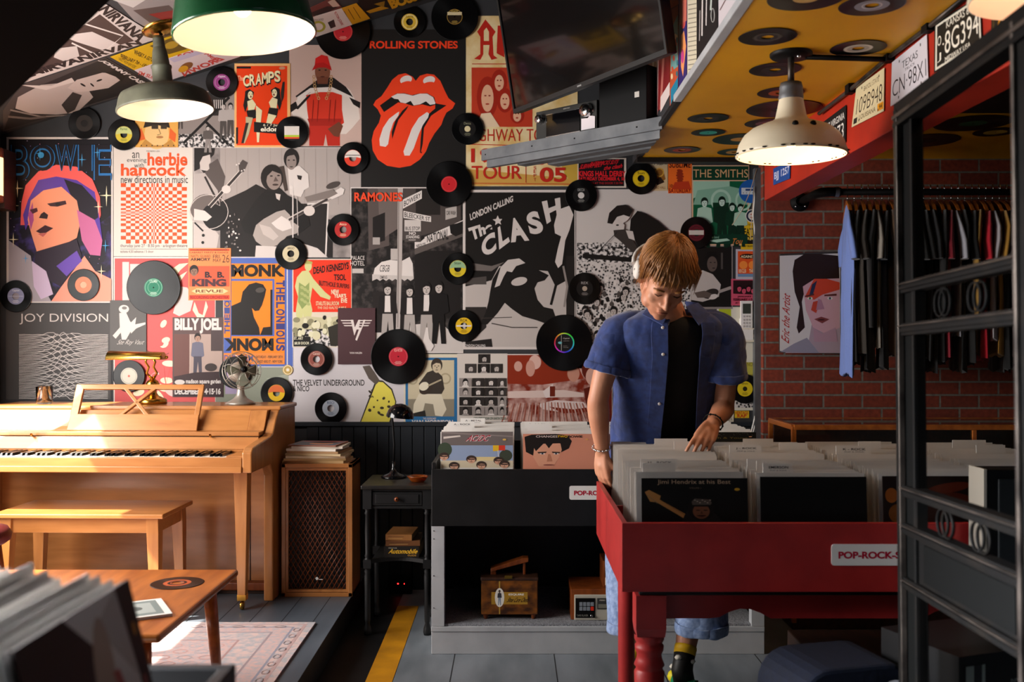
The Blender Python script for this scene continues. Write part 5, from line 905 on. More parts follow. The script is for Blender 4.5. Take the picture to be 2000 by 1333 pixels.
poster('large grey ceiling photo sheet with dark red figures above the dome lamp','190,-40 470,-60 370,40 360,62 318,72 262,40','#8d8381',lambda a:(a.p('260,20 330,10 352,30 300,50','#5a4a46'),a.p('290,28 362,16 358,40 320,40','#8a2f28'),a.p('220,0 300,-10 260,15','#c0b8b5')),lift=.0005,**CP)
def ger(a):
    a.e(622,52,14,11,'#a8a83a'); a.e(622,52,9,7,'#d8d2cc'); a.t('THE EDUCATED',0,0,0,0,K_,.0,q='606,38 632,36 632,40 606,43'); a.t('ELTON JOHN',0,0,0,0,'#b04a4a',.03,q='656,22 672,48 664,50 652,26'); a.p('640,44 652,38 656,52 646,56','#3a3432')
poster('white ceiling flyer with an olive ring beside the dome lamp rim','598,37 667,16 688,48 617,72','#d6d0cc',ger,lift=.003,**CP)
poster('dark red ceiling photo flyer above the white ring flyer','590,22 650,-6 668,14 600,38','#6a3430',lambda a:(a.p('604,26 640,12 660,14 620,34','#2a1c1a'),a.p('640,4 652,-2 664,12 650,14','#c8b0a0')),lift=.0015,**CP)
poster('yellow ceiling flyer with thin black text next to the white ring flyer','660,18 696,6 723,36 687,48','#d0981c',lambda a:(a.l('672,22 682,40',1,K_),a.l('680,18 692,38',1,K_),a.l('690,14 704,36',1,K_),a.t('DANCE',0,0,0,0,K_,.02,q='668,18 676,30 672,33 664,22')),lift=.0025,**CP)
poster('black ceiling poster with yellow figures and capitals near the small yellow label record','699,18 700,-10 850,-40 822,2 716,27','#1d1916',lambda a:(a.t('BOSS',0,0,0,0,'#c8921a',.06,q='756,0 815,-16 818,0 766,18'),a.p('715,22 745,12 760,16 722,26','#b8861a'),a.p('730,8 752,2 750,14','#8a6a1a')),lift=.002,**CP)
# ---------------------------------------------------------------- posters on the cheek of the yellow ceiling
SP=dict(P=(.65,0,0),N=(-1,0,0))
poster('red and white streaked poster on the ceiling cheek behind the metal shelf','1262,118 1308,90 1308,180 1262,258','#7c1d20',lambda a:(a.l('1276,120 1270,235',4,'#c8b8b4'),a.l('1284,110 1282,225',5,'#d0a8a4'),a.l('1296,110 1290,215',4,'#b86a60'),a.p('1290,190 1308,160 1308,185 1290,220','#d8c8c4')),lift=.001,**SP)
poster('teal and red comic style poster on the ceiling cheek','1309,20 1325,10 1325,170 1309,208','#b8502e',lambda a:(a.p('1310,60 1324,28 1324,130 1310,140','#6a9a98'),[a.e(random.uniform(1311,1323),random.uniform(60,165),2,6,random.choice(['#c8482a','#2a6a78','#e0c8a0']),n=8) for i in range(16)],a.p('1310,175 1324,150 1324,170 1310,205','#1a7a9a')),lift=.001,**SP)
poster('orange upper sheet on the ceiling cheek','1309,-30 1326,-40 1326,8 1309,18','#d85a22',None,lift=.0005,**SP)
poster('violet poster with an orange figure on the ceiling cheek','1326,-20 1342,-30 1342,158 1326,188','#2c2266',lambda a:(a.p('1330,70 1336,60 1340,90 1334,150 1330,130','#e8945a'),a.e(1334,40,5,16,'#c84a4a'),a.e(1333,110,3,14,'#c03a80'),a.p('1327,0 1341,-10 1341,40 1327,50','#c86a5a')),lift=.001,**SP)
poster('cream text sheet on the ceiling cheek','1343,-20 1361,-30 1361,128 1343,158','#cfc6ae',lambda a:[a.l([(1344,y),(1360,y-3)],2,'#8a8474') for y in range(10,146,9)],lift=.001,**SP)
poster('black poster with white drips on the ceiling cheek','1362,-30 1402,-60 1402,62 1362,122','#1c1919',lambda a:(a.l('1372,-10 1371,70',2.4,'#d8d0cc'),a.l('1380,-10 1379,50',1.8,'#d8d0cc'),a.l('1367,20 1366,80',1.4,'#a8a09c'),a.o(1392,30,4,14,1.4,'#a8a8a4'),a.l('1390,-20 1388,20',3,'#b8c0b8')),lift=.001,**SP)
poster('white poster at the near end of the ceiling cheek','1404,-30 1446,-90 1440,-2 1404,58','#c8c0c4',lambda a:a.l('1406,20 1428,-20',2,'#5a3a3a'),lift=.001,**SP)
# ---------------------------------------------------------------- vinyl records
VD={}
def vinyl(label,x,y,rpx,P,N,col,hole='s',txt=None,style=None,lift=.009,R=None,group='records on the wall',base=False,name='vinyl_record',tilt=0):
    """a record on the plane (P,N): R radius in metres; child label ring; hole 'b' big, 's' small, or a colour for a filled centre"""
    N=V(N).normalized(); p=on(x,y,V(P)+N*lift,N); d=p.y
    R=R or rpx*d/F; big=R<.1; lr=R*(.52 if big else .345); hr=.019 if (hole=='b' and big) else .0036
    key=(round(R,3),hr)
    if key not in VD:
        b=MB(); prof=[(hr,0),(hr,.0012),(lr,.0012),(lr+.001,.0009),(lr+.004,.0012)]; r=lr+.006
        while r<R-.008: prof+=[(r,.0013),(r+.0015,.0010),(r+.003,.0013)]; r+=.0045
        prof+=[(R-.004,.0013),(R-.001,.0012),(R,.0006),(R-.001,0),(hr,0)]
        b.lathe(prof,'vinyl',None,56); VD[key]=b.build('disc_mesh').data; bpy.data.objects.remove(bpy.data.objects['disc_mesh'])
    o=bpy.data.objects.new(name,VD[key]); C.objects.link(o); o.location=p
    z=N; xx=V((1,0,0)); xx=(xx-z*xx.dot(z)).normalized(); yy=z.cross(xx); m=Matrix((xx,yy,z)).transposed().to_4x4()@Matrix.Rotation(R_(tilt),4,'Z'); o.rotation_euler=m.to_euler()
    a=Art(lambda u,v,k: V((u*lr,v*lr,.00135+k)))
    a.o(0,0,1,1,1-hr/lr,col,32)
    for s in style or ():
        if s[0]=='half': a.p([(math.cos(t)*.97,math.sin(t)*.97) for t in (math.pi*i/12 for i in range(13))]+[(-.4,.12),(.4,.12)],s[1])
        if s[0]=='ring': a.o(0,0,s[2],s[2],s[3],s[1],32)
        if s[0]=='fill': a.e(0,0,s[2],s[2],s[1])
        if s[0]=='bar': a.p([(-.9,s[2]),(.9,s[2]),(.88,s[3]),(-.88,s[3])],s[1])
    if txt: a.t(txt[0],-.42,.82,.42,.52,txt[1],.01); [a.r(-.3-.1*(i%2),-.5-i*.12,.3+.1*(i%2),-.54-i*.12,txt[1]) for i in range(3)]
    a.build('record_label',o); return tag(o,label,'record',group)
WP=((0,WY,0),(0,-1,0))
w45=.0875
for x,y,col,hole,txt,st,lb in (
 (165,241,'#2c2622','b',None,[('fill','#1c1816',.4)],'record with a dark picture label above the neon letter poster'),
 (242,263,'#d8c23c','b',('Parrot','#3a6a3a'),[('half','#c8d088')],'record with a yellow green label at the corner of the cream concert poster'),
 (433,161,'#8a3a78','b',('Capitol','#e0d0d8'),[('ring','#c8a0c0',.8,.03)],'record with a purple label between lamp and orange poster'),
 (570,259,'#191716','s',None,[('bar','#d8d0c8',.75,-.3),('bar','#a8c03a',-.3,-.55),('bar','#d84a28',-.55,-.75)],'record with a small printed car label overlapping the orange poster'),
 (689,309,'#d8402c','b',None,[('half','#e0d8d0'),('bar','#1c1816',.3,.38)],'record with a red and white label left of the lips poster'),
 (670,449,'#b02a28','b',('Atco','#e8c8a8'),[],'record with a plain red label beside the street photo poster'),
 (568,496,'#c9bd9c','b',('ARGO','#2a2622'),[],'record with a cream label at the foot of the three musicians poster'),
 (913,252,'#171514','s',('Decca','#8a8a70'),[('fill','#d8cba0',.36)],'record with black label and cream centre on the edge of the lips poster'),
 (1135,382,'#141414','s',('DECCA','#a8a8a4'),[('fill','#d0ccc8',.38)],'record with black label and white centre at the slanted letter poster corner'),
 (1252,349,'#d8b818','b',('Sun','#3a3010'),[('ring','#8a7410',.95,.03)],'record with a bright yellow label under the yellow ceiling'),
 (894,525,'#d0b828','b',('Stax','#2a3a2a'),[('half','#8fb088')],'record with a yellow and pale green label between street photo and slanted letters'),
 (906,637,'#d8b01c','b',('RCA','#2a2410'),[('bar','#d8d0cc',.1,-.1)],'record with a yellow label just below the green tinged one'),
 (1142,564,'#171413','s',('REX','#9a9490'),[('fill','#a89888',.3)],'record with a black label and a tiny face in its centre'),
 (1360,455,'#5e1a24','b',None,[('ring','#3a1018',.75,.05),('bar','#c8c0b8',.3,-.25)],'record with a dark wine label right above the seated guitarist photo'),
 (618,702,'#8a4a40','b',('Cameo','#d8c0b0'),[('ring','#b88a7c',.9,.05)],'record with a brown red label above the square black lettering'),
 (646,798,'#a9b0bc','b',('RSO','#3a4a6a'),[],'record with a pale blue grey label low on the white poster'),
 (540,768,'#e2b81c','b',None,[('half','#d86a34')],'record with an orange and yellow label behind the end of the piano'),
 (459,728,'#b8a4c8','b',None,[],'record with a lilac label half hidden by the fan'),
 (252,735,'#d8cfc0','s',None,[('ring','#8aa090',.9,.05),('fill','#c86a5a',.14)],'record with a cream label behind the brass lamp'),
 (163,557,'#e08a68','b',None,[('fill','#f0b090',.4)],'record with an orange label on the neon letter poster'),
 (31,579,'#8f94b8','b',('Capitol','#e8e8f0'),[('bar','#c8cce0',.03,-.03)],'record with a blue lilac label at the far left wall edge'),
 (800,43,'#d8b43c','b',('Laurie','#6a5a1a'),[('ring','#e8d8a0',.9,.12)],'small record with a yellow label above the red capital letters'),
 (1455,760,'#d8c020','s',('Specialty','#2a2410'),[('fill','#2a2410',.3)],'record with a yellow label beside the bricks at shelf height')):
    vinyl('black 45 '+lb if not lb.startswith('small') else lb,x,y,31,*WP,col,hole,txt,st,R=w45*(.92 if x==1455 else 1),lift=.014 if y>700 else .012)
for x,y,r,col,txt,st,lb in (
 (300,562,53,'#1f7a5c',('COLUMBIA','#c8e0d0'),[('ring','#9ac8b0',.92,.04),('ring','#9ac8b0',.62,.03)],'large glossy record with a green label over the pink red flame poster'),
 (670,62,54,'#b8232c',('VICTOR','#e8b0a0'),[('ring','#d86a5a',.93,.03)],'large record with a red label tucked under the white ceiling flyer'),
 (877,360,45,'#c02028',None,[('ring','#d8605a',.9,.03)],'medium record with a plain red label below the lips poster'),
 (778,697,54,'#b82032',('RCA VICTOR','#e8b8b0'),[('ring','#d8707a',.92,.03)],'large record with a red label over the maroon sign and white poster'),
 (1102,670,55,'#141313',None,[('ring','#3a6ad0',1,.1),('ring','#3a6ad0',1,.1)],'large record with a rainbow ringed black label left of the person'),
 (888,33,46,'#241a10',('HIS MASTER','#c8a850'),[('ring','#b08c3a',.95,.06),('bar','#d8c8a0',.6,.2)],'medium shellac record with a black and gold label above the lips poster')):
    o=vinyl(lb,x,y,r,*WP,col,'s',txt,st,lift=.016 if y<100 else .014)
    if x==1102:
        a=Art(lambda u,v,k: V((u*.055,v*.055,.0020+k))); n=36; import colorsys
        for i in range(n):
            t0,t1=2*math.pi*i/n,2*math.pi*(i+1)/n; c=colorsys.hsv_to_rgb((.45-i/n)%1,.75,.85); a.k=1; a.p([(math.cos(t0),math.sin(t0)),(math.cos(t1),math.sin(t1)),(.88*math.cos(t1),.88*math.sin(t1)),(.88*math.cos(t0),.88*math.sin(t0))],'#%02x%02x%02x'%tuple(int(q*255) for q in c))
        a.r(-.3,.75,-.27,-.8,W_); a.e(-.42,0,.2,.12,'#6ab0b8'); a.t('Capitol',-.1,.5,.5,.35,W_); a.r(-.1,.2,.5,.17,G_); a.r(-.1,-.3,.3,-.33,G_); a.r(-.1,-.45,.4,-.48,G_); a.build('label_print',o.children[0])
# records under the yellow ceiling
YP=((0,0,2.3),(0,0,-1))
for x,y,w,col,hole,st,lb in ((1575,-4,150,'#c9a060','s',[],'large record at the near top end of the yellow ceiling'),(1499,72,112,'#2a2624','b',[('ring','#4a4440',.9,.2)],'dark label record nearest the poster cheek of the yellow ceiling'),(1703,10,126,'#8a8890','b',[('ring','#c0b8b8',.6,.1)],'grey label record at the top of the yellow ceiling by the beam'),
 (1676,94,106,'#b0a898','b',[('ring','#d0c8b8',.95,.2)],'pale speckled label record beside the black conduit on the yellow ceiling'),(1514,136,100,'#2c2826','b',[],'dark label record just behind the lamp canopy'),(1525,181,90,'#a8481c','b',[],'orange label record behind the cream lamp rod'),(1532,213,146,'#1c1c1c','s',[('ring','#3a9a6a',.62,.08)],'large record with a thin green ring label behind the cream lamp'),
 (1497,241,84,'#6a4a50','b',[],'mauve label record close behind the cream lamp'),(1383,231,80,'#2c2a28','b',[],'dark label record near the middle left of the yellow ceiling'),(1383,259,66,'#3ab09a','s',[],'teal label record on the yellow ceiling'),(1446,272,108,'#c89a4a','s',[],'large tan label record left of the cream lamp'),(1332,293,70,'#a8381c','b',[],'red orange label record at the far corner of the yellow ceiling'),(1436,297,70,'#b8904a','b',[],'tan label record at the far edge of the yellow ceiling')):
    vinyl('black '+lb if 'record' in lb else lb,x,y,w/2,*YP,col,hole,None,st,lift=.002,R=w/2*.94/max(666-y,1)*1.0,group='records on the yellow ceiling')
for x,y,w,col,lb in ((1900,241,144,'#2a5a3a','large green label record on the alcove ceiling seen through the gate'),(1944,258,82,'#a8903a','small gold label record on the alcove ceiling'),(1806,275,130,'#3a3834','large dark record on the alcove ceiling crossing the gate post')):
    vinyl(lb,x,y,w/2,(0,0,2.34),(0,0,-1),col,'s',None,[],lift=.002,R=w/2*.98/(666-y),group='records on the alcove ceiling')
p=V((-1.13,3.36,.542)); o=vinyl('small record with an orange label lying flat on the coffee table',0,0,1,(0,0,.5415),(0,0,1),'#b0522c','b',None,[('ring','#2a1a14',.7,.2)],R=w45,group='record on the table'); o.location=p; o.rotation_euler=(0,0,.4)
# ---------------------------------------------------------------- corner shelf, receiver, television
Ls=V((-.157,5.1,2.32)); us=V((.726,-.687,0)).normalized(); ns=V((-us.y*-1,0,0)); ns=V((-.687,-.726,0)).normalized()
SM=Matrix((us,-ns,V((0,0,1)))).transposed().to_4x4(); rzs=math.atan2(us.y,us.x)
# local frame: x along the shelf, -y towards the room
t=thing('metal_shelf','grey metal channel shelf bracketed across the corner under the television','shelf',Ls,rzs)
b=MB(); b.box(0,1.115,0,.012,-.035,.02,'steel'); 
for (x0,y0,y1,z0,z1) in ((0,.012,.30,-.006,0),(.02,.02,.05,-.07,-.006),(.16,.10,.16,-.065,-.006),(.26,.22,.30,-.06,-.006)): e=1.108; b.hexa([V(q) for z in (z0,z1) for q in ((x0,y0,z),(e-y0*.946,y0,z),(e-y1*.946,y1,z),(x0+.0,y1,z))],'steel')
b.build('channel',t)
b=MB(); [b.lathe([(.0035,0),(.0035,-.002),(.0,-.002)],'black',Matrix.Translation((x,-.0005,-.008))@Matrix.Rotation(math.pi/2,4,'X')@Matrix.Scale(-1,4,(0,0,1)),8) for x in (.03,.35,.62,.98)]; b.build('screw_hole',t)
def onshelf(x,y,z): return Ls+us*x+(-ns)*y+V((0,0,z))
t=thing('stereo_receiver','dark stereo receiver with two knobs and a window display on the metal shelf','receiver',onshelf(.54,.09,.0005),rzs)
b=MB(); b.box(-.19,.19,-.06,.16,.006,.162,'#2a2a28'); [b.box(x-.02,x+.02,-.05,-.01,0,.006,'black') for x in (-.15,.15)]; b.build('cabinet',t,bevel=.003)
b=MB(); b.box(-.12,.09,-.064,-.06,.03,.135,'blackgloss'); b.box(-.122,.092,-.065,-.06,.135,.138,'chrome'); b.box(-.122,.092,-.065,-.06,.027,.030,'chrome'); a=Art(lambda x,y,k: V((x,-.0645-k,y))); a.t('stereo',-.01,.152,.03,.146,'#b8b4ac'); a.p([(.10,.03),(.182,.03),(.182,.085),(.15,.092),(.14,.082),(.10,.085)],'#d8d0d4'); join(b,a); b.build('display_window',t)
for x,z,r in ((-.155,.12,.021),(.135,.118,.030)): b=MB(); b.lathe([(.004,.028),(r*.95,.028),(r,.022),(r,.006),(r*1.15,.0)],'chrome',Matrix.Translation((x,-.06,z))@Matrix.Rotation(math.pi/2,4,'X'),28); b.build('knob',t)
t=thing('black_speaker_box','plain black speaker box beside the receiver on the metal shelf','speaker',onshelf(.885,.06,.0005),rzs)
b=MB(); b.box(-.135,.135,-.04,.04,0,.27,'black'); b.build('cabinet',t,bevel=.004); b=MB(); b.box(.07,.095,-.0425,-.04,.13,.155,'#c8c4bc'); b.build('maker_badge',t)
A,B=V((.012,4.77,2.45)),V((.592,3.77,2.45)); u=(B-A).normalized(); n=V((-.865,-.502,0)); up=(V((0,0,1))+n*math.tan(R_(10))).normalized(); back=u.cross(up).normalized(); 
if back.dot(n)>0: back=-back
TM=Matrix((u,back,up)).transposed().to_4x4()
t=thing('television','large black flat television hung tilted in the corner above the receiver','television',A); t.rotation_euler=TM.to_euler()
w,h=1.156,.66
b=MB(); b.box(0,w,0,.045,0,h,'black'); b.build('back_shell',t,bevel=.004)
b=MB(); b.box(.012,w-.012,-.001,.0,.02,h-.012,'screen'); b.build('screen',t)
b=MB(); b.box(0,w,-.006,0,0,.02,'#1c1b1a'); b.box(0,.012,-.006,0,.02,h,'#1c1b1a'); b.box(w-.012,w,-.006,0,.02,h,'#1c1b1a'); b.box(0,w,-.006,0,h-.012,h,'#1c1b1a'); b.box(.55,.58,-.0068,-.006,.006,.012,'#8a8a88'); b.build('bezel',t)
b=MB(); q=TM.inverted()@V((.655,4.6,2.95)); b.tube([(w*.55,.04,h*.5),tuple(TM.inverted()@(V((.65,4.45,2.78))-A))],.025,'black',8); b.box(w*.55-.1,w*.55+.1,.045,.06,h*.5-.1,h*.5+.1,'black'); b.build('wall_mount',t)
b=MB(); pts=[onshelf(.80,.02,.42),onshelf(.78,.0,.33),onshelf(.83,-.01,.295),onshelf(.90,.0,.33),onshelf(.90,.03,.42)]; b.tube(pts,.008,'black',8); b.tube([p+V((.01,.01,.012)) for p in pts],.006,'black',8); tag(b.build('tv_cable'),'black cables looping down behind the television','cable')
# ---------------------------------------------------------------- license plates on the red beam
BP=dict(P=(1.25,0,0),N=(-1,0,0),name='license_plate',cat='license plate',group='license plates on the red beam',lift=.004,th=.0015)
def qt(q,u0,v0,u1,v1):
    TL,TR,BR,BL=[V((*p,0)) for p in pp(q)]
    f=lambda u,v: tuple(((TL*(1-u)+TR*u)*(1-v)+(BL*(1-u)+BR*u)*v)[:2]); return [f(u0,v0),f(u1,v0),f(u1,v1),f(u0,v1)]
def plate(label,q,base,items,border=None):
    def d(a):
        if border: a.p(qt(q,.015,.03,.985,.97),border); a.p(qt(q,.05,.08,.95,.92),base)
        for it in items:
            tx,u0,v0,u1,v1,c=it[:6]
            if tx is None: a.p(qt(q,u0,v0,u1,v1),c)
            else: a.t(tx,0,0,0,0,c,it[6] if len(it)>6 else .0,q=qt(q,u0,v0,u1,v1))
        for u,v in ((.2,.1),(.8,.1),(.2,.9),(.8,.9)): a.p(qt(q,u-.012,v-.03,u+.012,v+.03),'#2a2622')
    return poster(label,q,base,d,**BP)
plate('black license plate reading KANSAS 69, 8G394','1826,48 1914,-10 1918,83 1825,142','#1b1a14',[('KANSAS 69',.25,.08,.8,.24,'#d8d4c4',.01),('8G394',.22,.3,.94,.76,'#e8e4d4',.0),('O',.06,.3,.14,.5,'#e8e4d4'),('J',.06,.66,.14,.84,'#e8e4d4'),('.',.17,.5,.2,.54,'#e8e4d4'),('MIDWAY USA',.22,.82,.76,.93,'#d8d4c4',.02)],border='#d8d4c4')
plate('white license plate reading TEXAS, CN 98X1','1743,122 1811,67 1814,162 1740,208','#cdc9d0',[('TEXAS',.28,.16,.72,.32,'#2a2a30'),('TRUCK',.36,.36,.64,.42,'#3a3a40'),('CN·98X1',.03,.46,.94,.82,'#1c1c22',-.01)])
plate('cream license plate reading 109B948 with an orange year tag','1673,172 1728,132 1727,217 1664,249','#cbbf98',[('BAYOU STATE',.28,.1,.8,.22,'#4a4030'),('109B948',.08,.32,.92,.72,'#2c2620',-.01),('LOUISIANA',.2,.78,.72,.9,'#6a5c40',.01),(None,.78,.76,.97,.93,'#d8901c'),('94',.83,.79,.93,.9,'#3a2410',.02),(None,.03,.8,.14,.94,'#2a2822')])
plate('black license plate reading 1970 VIRGINIA, partly behind the cream lamp','1609,238 1653,205 1652,278 1604,300','#191818',[('1970 VIRGINIA',.04,.14,.92,.34,'#d8d4cc',.01),('59·373',.08,.42,.9,.86,'#d8d4cc',.0)])
plate('small yellow license plate behind the neck of the cream lamp','1582,250 1597,238 1597,262 1582,272','#c88a20',[('LA 62',.1,.3,.9,.6,'#4a1c10',.01)])
plate('blue license plate at the far low end of the red beam','1511,330 1544,313 1543,349 1511,362','#1f4a94',[('BJJ 1257',.04,.25,.94,.8,'#c8cce0',.02)])
plate('black license plate with yellow figures above the gate','1938,18 2030,-40 2030,40 1936,82','#1f1a12',[('227·51',.08,.1,.94,.68,'#d89418',.0)],border='#4a3a1a')
# ---------------------------------------------------------------- switches by the bricks
b=MB(); p=at(1458,640,5.43); t=thing('remote_control','white remote control clipped in its wall holder','remote control',(p.x,5.449,p.z))
b=MB(); b.box(-.032,.032,-.024,-.006,-.055,.145,'white'); b.box(-.022,.022,-.0255,-.024,.075,.13,'#3a4038'); 
for i in range(3):
    for j in range(5): b.box(-.02+i*.015,-.01+i*.015,-.0255,-.024,.055-j*.018,.065-j*.018,'#b8b4b0')
b.build('handset',t,bevel=.003); b=MB(); b.box(-.036,.036,-.03,0,-.07,-.01,'white'); b.box(-.036,.036,-.006,0,-.07,.05,'white'); b.build('holder',t,bevel=.003)
p=at(1458,655,5.43); t=thing('thermostat','beige wall thermostat below the remote control','thermostat',(p.x,5.449,p.z))
b=MB(); b.box(-.066,.066,-.026,0,-.038,.038,'cream'); b.build('case',t,bevel=.004); b=MB(); b.box(.032,.056,-.0275,-.026,.004,.03,'#2c302a'); a=Art(lambda x,y,k: V((x,-.0265-k,y))); a.o(.008,.026,.005,.007,.0015,'#4a4640'); a.o(.008,-.018,.004,.007,.0015,'#4a4640'); a.r(.034,-.012,.054,-.02,'#8a857a'); a.r(-.056,-.03,-.046,-.028,'#4a4640'); join(b,a); b.build('display',t)
# ---------------------------------------------------------------- portrait canvas on the bricks
def canv(q,label):
    def d(a):
        a.p('1523,500 1641,495 1641,688 1523,686','#cfc8c4'); a.p('1533,690 1552,676 1580,664 1586,630 1640,620 1641,690','#a8929a'); a.p('1524,688 1550,672 1576,660 1600,690','#8f8a98')
        a.p('1548,530 1552,508 1572,496 1600,496 1638,500 1640,560 1600,548 1575,556 1566,590 1572,640 1560,652 1556,640 1562,600 1552,570','#2a1812'); a.p('1568,560 1590,546 1640,544 1640,640 1615,654 1588,640 1574,606','#c79aa0'); a.p('1590,545 1615,545 1640,552 1640,566 1606,576 1590,586 1572,580','#c9432a'); a.p('1586,556 1596,548 1588,576 1580,580','#2a2e4a')
        a.p('1588,590 1604,586 1594,612 1584,606','#b8402c'); a.e(1582,583,5,2.6,'#d8dcd0'); a.e(1582,583,2.2,2.4,'#3a6a4a'); a.e(1621,583,5,2.6,'#d8dcd0'); a.e(1621,583,2.2,2.4,'#3a4a5a'); a.p('1572,578 1590,574 1590,577 1572,581','#5a2a20'); a.p('1610,576 1634,574 1634,578 1610,579','#5a2a20'); a.p('1598,584 1604,586 1610,604 1594,606','#a8788a'); a.p('1590,624 1604,619 1620,624 1606,632','#7a3a38'); a.e(1604,625,7,1.4,'#3a1614'); a.p('1588,640 1606,652 1632,640 1636,668 1590,668','#b08a96')
        a.t('Eric the Artist',0,0,0,0,'#b82a24',.0,q='1526,672 1528,580 1543,578 1541,672',sh=.12)
    q='1521,497 1643,492 1643,692 1521,689'; P=V((1.6,5.35,1.6)); N=V((0,-1,0)); a=Art(pmap(P,N,.036)); a.prism([on(x,y,P+N*.004,N) for x,y in pp(q)],N*.032,'#3a3430'); d(a); c=on(1582,592,P,N); return tag(a.build('canvas_painting',origin=c),label,'painting')
canv(None,'canvas portrait with a red painted face and a red vertical signature on the bricks')
# ---------------------------------------------------------------- clothes rail
RY,RZ=4.97,2.105
t=thing('clothes_rail','black pipe clothes rail with a round wall flange along the brick wall','clothes rail',(1.54,RY,RZ))
b=MB(); b.tube([(.07,0,0),(1.62,0,0)],.017,'iron',14); b.build('pipe',t)
b=MB(); b.tube([(.0,.30,0),(.0,.06,0),(.01,.02,0),(.04,0,0),(.10,0,0)],[.019,.022,.024,.024,.022],'iron',14); b.lathe([(.025,-.05),(.026,-.03)],'steel',Matrix.Translation((.12,0,0))@Matrix.Rotation(math.pi/2,4,'Y'),14); b.build('elbow',t)
b=MB(); b.lathe([(.004,0),(.05,0),(.052,.006),(.048,.014),(.028,.02),(.026,.03)],'iron',Matrix.Translation((0,.365,0))@Matrix.Rotation(math.pi/2,4,'X'),22); [b.ball((.036*math.cos(k*math.pi/2+.8),.345,.036*math.sin(k*math.pi/2+.8)),.006,'chrome',8) for k in range(4)]; b.build('flange',t)
HG=[None]
def hanger():
    if HG[0] is None:
        b=MB(); b.tube([(0,math.sin(a)*.018,.0+math.cos(a)*.018-.001) for a in [R_(-120+20*k) for k in range(13)]]+[(0,.006,-.03),(0,0,-.045),(0,0,-.065)],.0022,'chrome',6); b.lathe([(.0035,-.065),(.0035,-.06)],'chrome',None,8); o=thing('clothes_hanger','wooden hanger','hanger'); b.build('hook',o)
        b=MB(); b.loft([[(sx*.009,y+0,z+sz*.011) for sx,sz in ((-1,-1),(1,-1),(1,1),(-1,1))] for y,z in ((-.205,-.145),(-.15,-.113),(-.07,-.085),(0,-.072),(.07,-.085),(.15,-.113),(.205,-.145))],'table wood',sm=False); b.build('wooden_bar',o,bevel=.003); HG[0]=o; return o
    return dup(HG[0])
def garment(name,c,seed,ln,long=False,wd=.235,th=.024):
    rnd=random.Random(seed); b=MB(); n=18; rings=[]; ph=rnd.uniform(0,6); am=rnd.uniform(.008,.016)
    prof=[(-.062,.06),(-.085,.10),(-.105,.165),(-.125,.215),(-.15,.225),(-.25,wd*.92),(-.4,wd*.9),(-.55,wd*.93),(-ln,wd*.96),(-ln-.004,wd*.95)]
    for z,w in prof:
        r=[]; f=min(1,(-z-.06)/.3)
        for s in (1,-1):
            for k in range(n):
                u=(-1+2*k/(n-1))*s; off=am*f*(math.sin(u*6+ph)+.6*math.sin(u*13+ph*2+z*5)); e=math.sqrt(max(0,1-u**4)); r.append(V((off+s*(th*.5*e+.002)*(.5+.5*f),u*w,z+.012*f*math.sin(u*9+ph) if z<-ln+.01 else z)))
        rings.append(r)
    b.loft(rings,c)
    for s in (-1,1):
        L=.56 if long else .235; sp=[(.205,-.12,.035),(.245,-.2,.07),(.262,-.27,.085),(.285 if not long else .25,-.12-L,.08 if not long else .05),(.283 if not long else .248,-.125-L,.075 if not long else .045)]
        b.loft([[V((.4*rr*math.cos(a)*.55+am*math.sin(z*14+ph+s),s*(y-.0)+rr*.75*math.sin(a),z)) for a in [2*math.pi*k/12 for k in range(12)]] for y,z,rr in sp],c)
    return b.build(name)
GC=[('light blue','#6d84c4',.80),('black','#0c0c0d',.74),('dark olive','#35302a',.70),('black','#0d0c0c',.78),('grey','#8d867c',.66),('black','#0b0b0c',.76),('brown','#5a4028',.70),('yellow ochre','#c88e1c',.62),('blue','#1c4a80',.60),('grey green','#66786e',.78),('black','#0c0d0c',.80),('black','#0e0d0d',.72),('charcoal','#1c1c1e',.78),('black','#0b0b0b',.74),
('maroon','#7c1424',.72),('grey','#9a9aa2',.60),('black','#0c0c0c',.78),('black','#101010',.74),('tan','#a07a34',.70),('bright red','#c0182c',.72),('pale grey','#b0aaae',.62),('mustard','#a5782a',.70),('black','#0d0d0d',.78),('dark brown','#3a2418',.70),('black','#0c0c0c',.76),('beige','#a08658',.66),('rust','#7c4a30',.74),('black','#0b0b0c',.72),('white','#b8b4ae',.56),('charcoal','#222224',.70)]
ORD='first second third fourth fifth sixth seventh eighth ninth tenth eleventh twelfth thirteenth fourteenth fifteenth sixteenth seventeenth eighteenth nineteenth twentieth twenty-first twenty-second twenty-third twenty-fourth twenty-fifth twenty-sixth twenty-seventh twenty-eighth twenty-ninth thirtieth'.split()
for i,(cn_,cc,ln) in enumerate(GC):
    x=1.675+i*.0345; rz=random.uniform(-.31,-.23); dzz=random.uniform(-.004,.004)
    k='cloth_'+cc; M(k,cc,r=.9,sc=40,bump=.15,sheen=.2)
    o=hanger(); o.location=(x,RY,RZ+.0195); o.rotation_euler=(0,0,rz); o['group']='wooden hangers on the pipe rail'; o['label']='wooden hanger carrying the %s garment, %s from the flange on the pipe rail'%(cn_,ORD[i])
    g=garment('hanging_shirt',k,i*7+3,ln+.11,long=(i%5==3),wd=.225+.01*(i%3)); g.location=(x+.001,RY,RZ+.0195-.018+dzz); g.rotation_euler=(0,0,rz); tag(g,'%s shirt, %s garment from the flange on the pipe rail'%(cn_,ORD[i]),'shirt','shirts on the pipe rail')
